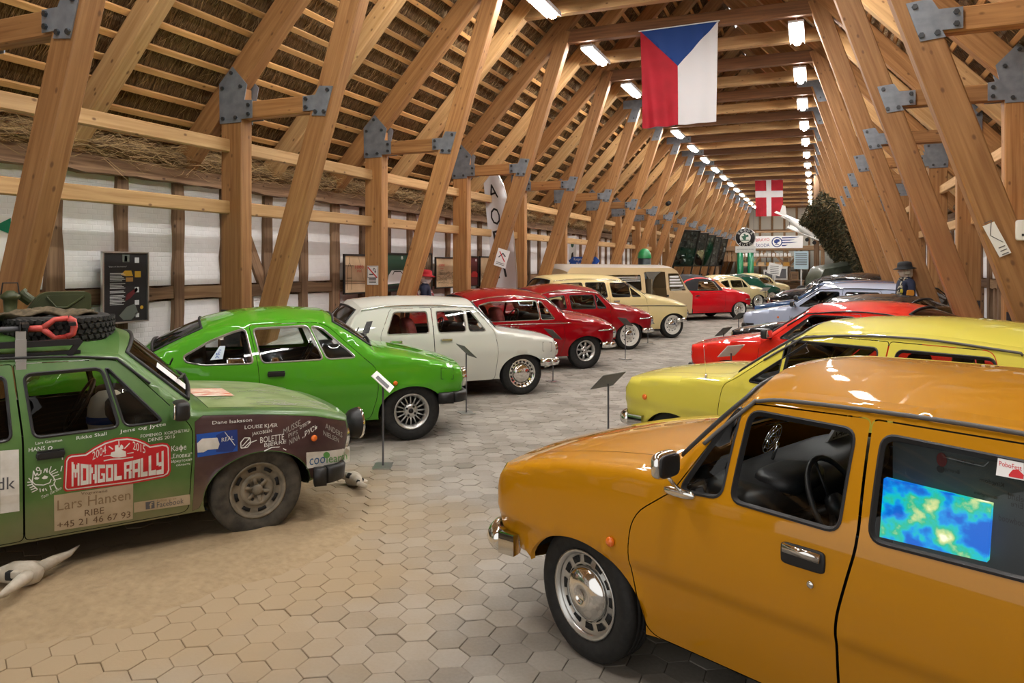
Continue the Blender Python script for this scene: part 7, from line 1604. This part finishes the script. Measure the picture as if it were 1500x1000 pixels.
its = [('text', ('BRAVO', (X(.05), Z(.56)), (X(.33), Z(.60)), h*.24), 0, 3), ('text', ('ŠKODA', (X(.05), Z(.08)), (X(.33), Z(.12)), h*.36), 1, 3), ('poly', [(X(.48)+.42*h*math.cos(k), Z(.5)+.42*h*math.sin(k)) for k in np.linspace(0, 2*PI, 28)[:-1]], 1, 3), ('poly', [(X(.48)+.34*h*math.cos(k), Z(.5)+.34*h*math.sin(k)) for k in np.linspace(0, 2*PI, 28)[:-1]], 2, 4),
       ('poly', [(X(.48)-.2*h, Z(.42)), (X(.48), Z(.35)), (X(.48)+.08*h, Z(.5)), (X(.48)+.22*h, Z(.55)), (X(.48)+.2*h, Z(.72)), (X(.48)-.05*h, Z(.75)), (X(.48)-.24*h, Z(.6))], 1, 5), ('line', ([(X(.44), Z(.30)), (X(.52), Z(.30))], .05), 1, 5)]
for i, (z_, l_) in enumerate(((.84, .36), (.64, .26), (.44, .32), (.20, .12))): its.append(('poly', [(X(.58), Z(z_-.05)), (X(.58+l_*.6), Z(z_-.03)), (X(.58+l_), Z(z_+.06)), (X(.58), Z(z_+.05))], 1, 3))
flat_print('print', its, [M_REDP, M_NAVYP, M_WHITE], e, MYm(0, -.011, 0))
yy = 35.5; p0, p1 = on_y(1146, 314, yy), on_y(1192, 348, yy); e = empty('model_aeroplane', p0.lerp(p1, .6), 0, 'white model aeroplane hanging nose down under the far roof', 'model aeroplane'); d = (p1-p0); L = d.length; Rm = frame(d, (0, -1, .3)); s_ = L
def pa(x, y, z): return Rm @ Vector((x*s_, y*s_, z*s_))
M_PLANE = simple('aeroplane_white', (.66, .66, .64), .5)
b = MB(); b.tube([pa(-.60, 0, .0), pa(-.3, 0, .0), pa(.05, 0, .02), (pa(.35, 0, .01)), pa(.42, 0, 0)], [.02*s_, .045*s_, .085*s_, .075*s_, .04*s_], 14); b.build('fuselage', M_PLANE, e, True)
up_ = Vector((0, 0, 1)); wd = Vector((.92, -.2, -.42)).normalized()
for nm, off, sp_ in (('upper_wing', .20, 1.05), ('lower_wing', -.05, .8)):
    c = pa(.15, 0, 0)+up_*off*s_*.9; b = MB(); b.bar(c-wd*sp_*s_*.62, c+wd*sp_*s_*.62, .20*s_, .022*s_, 0, up=(.3, -.5, .8)); b.build(nm, M_PLANE, e)
b = MB(); c = pa(.15, 0, 0)
for t in (-.45, -.2, .2, .45): b.bar(c+up_*.18*s_+wd*t*s_, c-up_*.03*s_+wd*t*s_, .012*s_, .012*s_)
b.build('wing_strut', M_GREYP, e); b = MB(); t_ = pa(-.58, 0, 0); b.prism([(-.10*s_, 0), (.10*s_, 0), (.07*s_, .24*s_), (-.02*s_, .26*s_)], -.008, .008, 0, Matrix.Translation(t_) @ Matrix(((.9, 0, .3, 0), (-.2, 0, .9, 0), (-.1, 1, 0, 0), (0, 0, 0, 1)))); b.build('tail_fin', M_PLANE, e); b = MB(); b.bar(t_-wd*.22*s_, t_+wd*.22*s_, .12*s_, .012*s_, 0, up=(.3, -.5, .8)); b.build('tailplane', M_PLANE, e)
for dx in (-.08, .12): b = MB(); c = pa(.28, 0, 0)+wd*dx*s_-up_*.16*s_; b.tube([c-Vector((0, .03, 0)), c+Vector((0, .03, 0))], .05*s_, 14); b.bar(c, pa(.25, 0, 0), .01*s_, .01*s_); b.build('landing_wheel', M_BLACK, e)
b = MB(); b.tube([(0, 0, .1), (0, 0, 5.9-e.location.z)], .005, 4); b.build('wire', M_GREYP, e)
# camouflage net over the right side, army truck below
e = empty('camouflage_net', (0.6, 30, 0), 0, 'brown and green camouflage net draped from the right-hand frames over the army truck', 'net')
top = [(-.55, 5.2), (.1, 4.3), (.75, 3.9), (1.4, 3.4)]; V = []; nu, nv = 26, 26
def netp(i, j):
    a, t = i/(nu-1), j/(nv-1); y = 26.5+8*a; z0 = 4.3-1.2*abs(a-.35)+.22*math.sin(a*14); x = -.05+1.6*t**.7+(.25*math.sin(a*6))*(1-t)-1.0*(1-t)*max(0, a-.5)
    z = z0*(1-t)+1.3*t+.30*math.sin(t*PI)*math.sin(a*9+t*5); return Vector((x-.6, y-30, z))
V = [netp(i, j) for i in range(nu) for j in range(nv)]
M_NET = noisy('camouflage_cloth', (.035, .028, .012), (.13, .10, .05), 5, .95, 0); nm_ = mk('net', V, [(i*nv+j, i*nv+j+1, (i+1)*nv+j+1, (i+1)*nv+j) for i in range(nu-1) for j in range(nv-1)], M_NET, e, True); nm_.modifiers.new('w', 'WIREFRAME').thickness = .05
N = 16000; ii = rng.random(N)*(nu-1.01); jj = rng.random(N)*(nv-1.01); Pn = np.array([tuple(netp(a, b_)) for a, b_ in zip(ii, jj)]); D = rng.normal(size=(N, 3)); D[:, 2] -= .5
o = blades('camouflage_leaf', Pn, D, .10+.12*rng.random(N), .022, e, rng.random(N)); o.data.materials.clear()
m, n, l, b = newmat('camouflage_leaf'); at_ = n.new('ShaderNodeAttribute'); at_.attribute_name = 'tone'; cr = n.new('ShaderNodeValToRGB'); cr.color_ramp.elements[0].color = (.018, .018, .008, 1); cr.color_ramp.elements[1].color = (.20, .14, .065, 1); q = cr.color_ramp.elements.new(.55); q.color = (.055, .06, .025, 1); l.new(at_.outputs['Fac'], cr.inputs[0]); l.new(cr.outputs[0], b.inputs['Base Color']); b.inputs['Roughness'].default_value = .95; o.data.materials.append(m)
e = empty('old_post', (.03, 37.0, 0), 0, 'dark weathered upright post holding up the camouflage net', 'post'); beam('shaft', (0, 0, 0), (0, 0, 5.9), .24, .24, M_OLD, e, up=(1, 0, 0)); beam('brace', (0, 0, 4.6), (.8, 0, 5.7), .14, .16, M_OLD, e)
e = empty('army_truck', (1.7, 32.4, 0), math.radians(200), 'olive green army truck with rounded bonnet under the camouflage net', 'truck'); M_ARMY = noisy('army_green', (.045, .058, .038), (.085, .10, .07), 3, .5, .02, coat=.3)
pr = [(1.9, .7), (1.95, 1.2), (1.75, 1.62), (.75, 1.78), (.55, 1.95), (.35, 2.35), (-1.2, 2.42), (-1.3, 2.3), (-1.3, .7)]; V = []; tt = np.linspace(-1, 1, 11)
for x, z in pr:
    for t in tt: V.append((x, .78*t*(1 if z < 1.7 else .95), z+(.12*(1-abs(t)**3) if z > 1.5 else 0)))
mk('bonnet', V[:44], [(i*11+j, i*11+j+1, (i+1)*11+j+1, (i+1)*11+j) for i in range(3) for j in range(10)], M_ARMY, e, True); mk('cab_roof', V[55:88], [(i*11+j, i*11+j+1, (i+1)*11+j+1, (i+1)*11+j) for i in range(2) for j in range(10)], M_ARMY, e, True); mk('windscreen', V[44:66], [(j, j+1, j+12, j+11) for j in range(10)], M_GLASS, e); mk('cowl', V[33:55], [(j, j+1, j+12, j+11) for j in range(10)], M_ARMY, e); mk('cab_back', V[77:99], [(j, j+1, j+12, j+11) for j in range(10)], M_ARMY, e)
for sg in (1, -1):
    q, T = cdt([p for p in pr], [round_poly([(.35, 1.6), (.28, 2.2), (-.5, 2.2), (-.5, 1.6)], .05)], .2); mk('side_panel', [(x, sg*.78*(1 if z < 1.7 else .95), z) for x, z in q], T, M_ARMY, e)
    b = MB(); b.tube([(1.2+.62*math.cos(k), sg*.95, .62+.66*math.sin(k)) for k in np.linspace(.0, PI, 14)], .14, 8); b.build('fender', M_ARMY, e, True); b = MB(); b.box((.9, sg*.785, 1.42), (.34, .02, .2)); b.build('vent', M_DARKIN, e)
    for x in (1.2, -2.2): make_wheel('chrome', .48, .24, e, (x, sg*.88, .48), sg, 0, M_TYRE, M_ARMY)
b = MB(); b.box((-2.4, 0, 1.0), (2.1, 1.9, .12)); b.build('load_bed', M_ARMY, e); b = MB(); b.box((-2.4, .92, 1.3), (2.1, .06, .6)); b.box((-2.4, -.92, 1.3), (2.1, .06, .6)); b.build('side_board', M_ARMY, e)
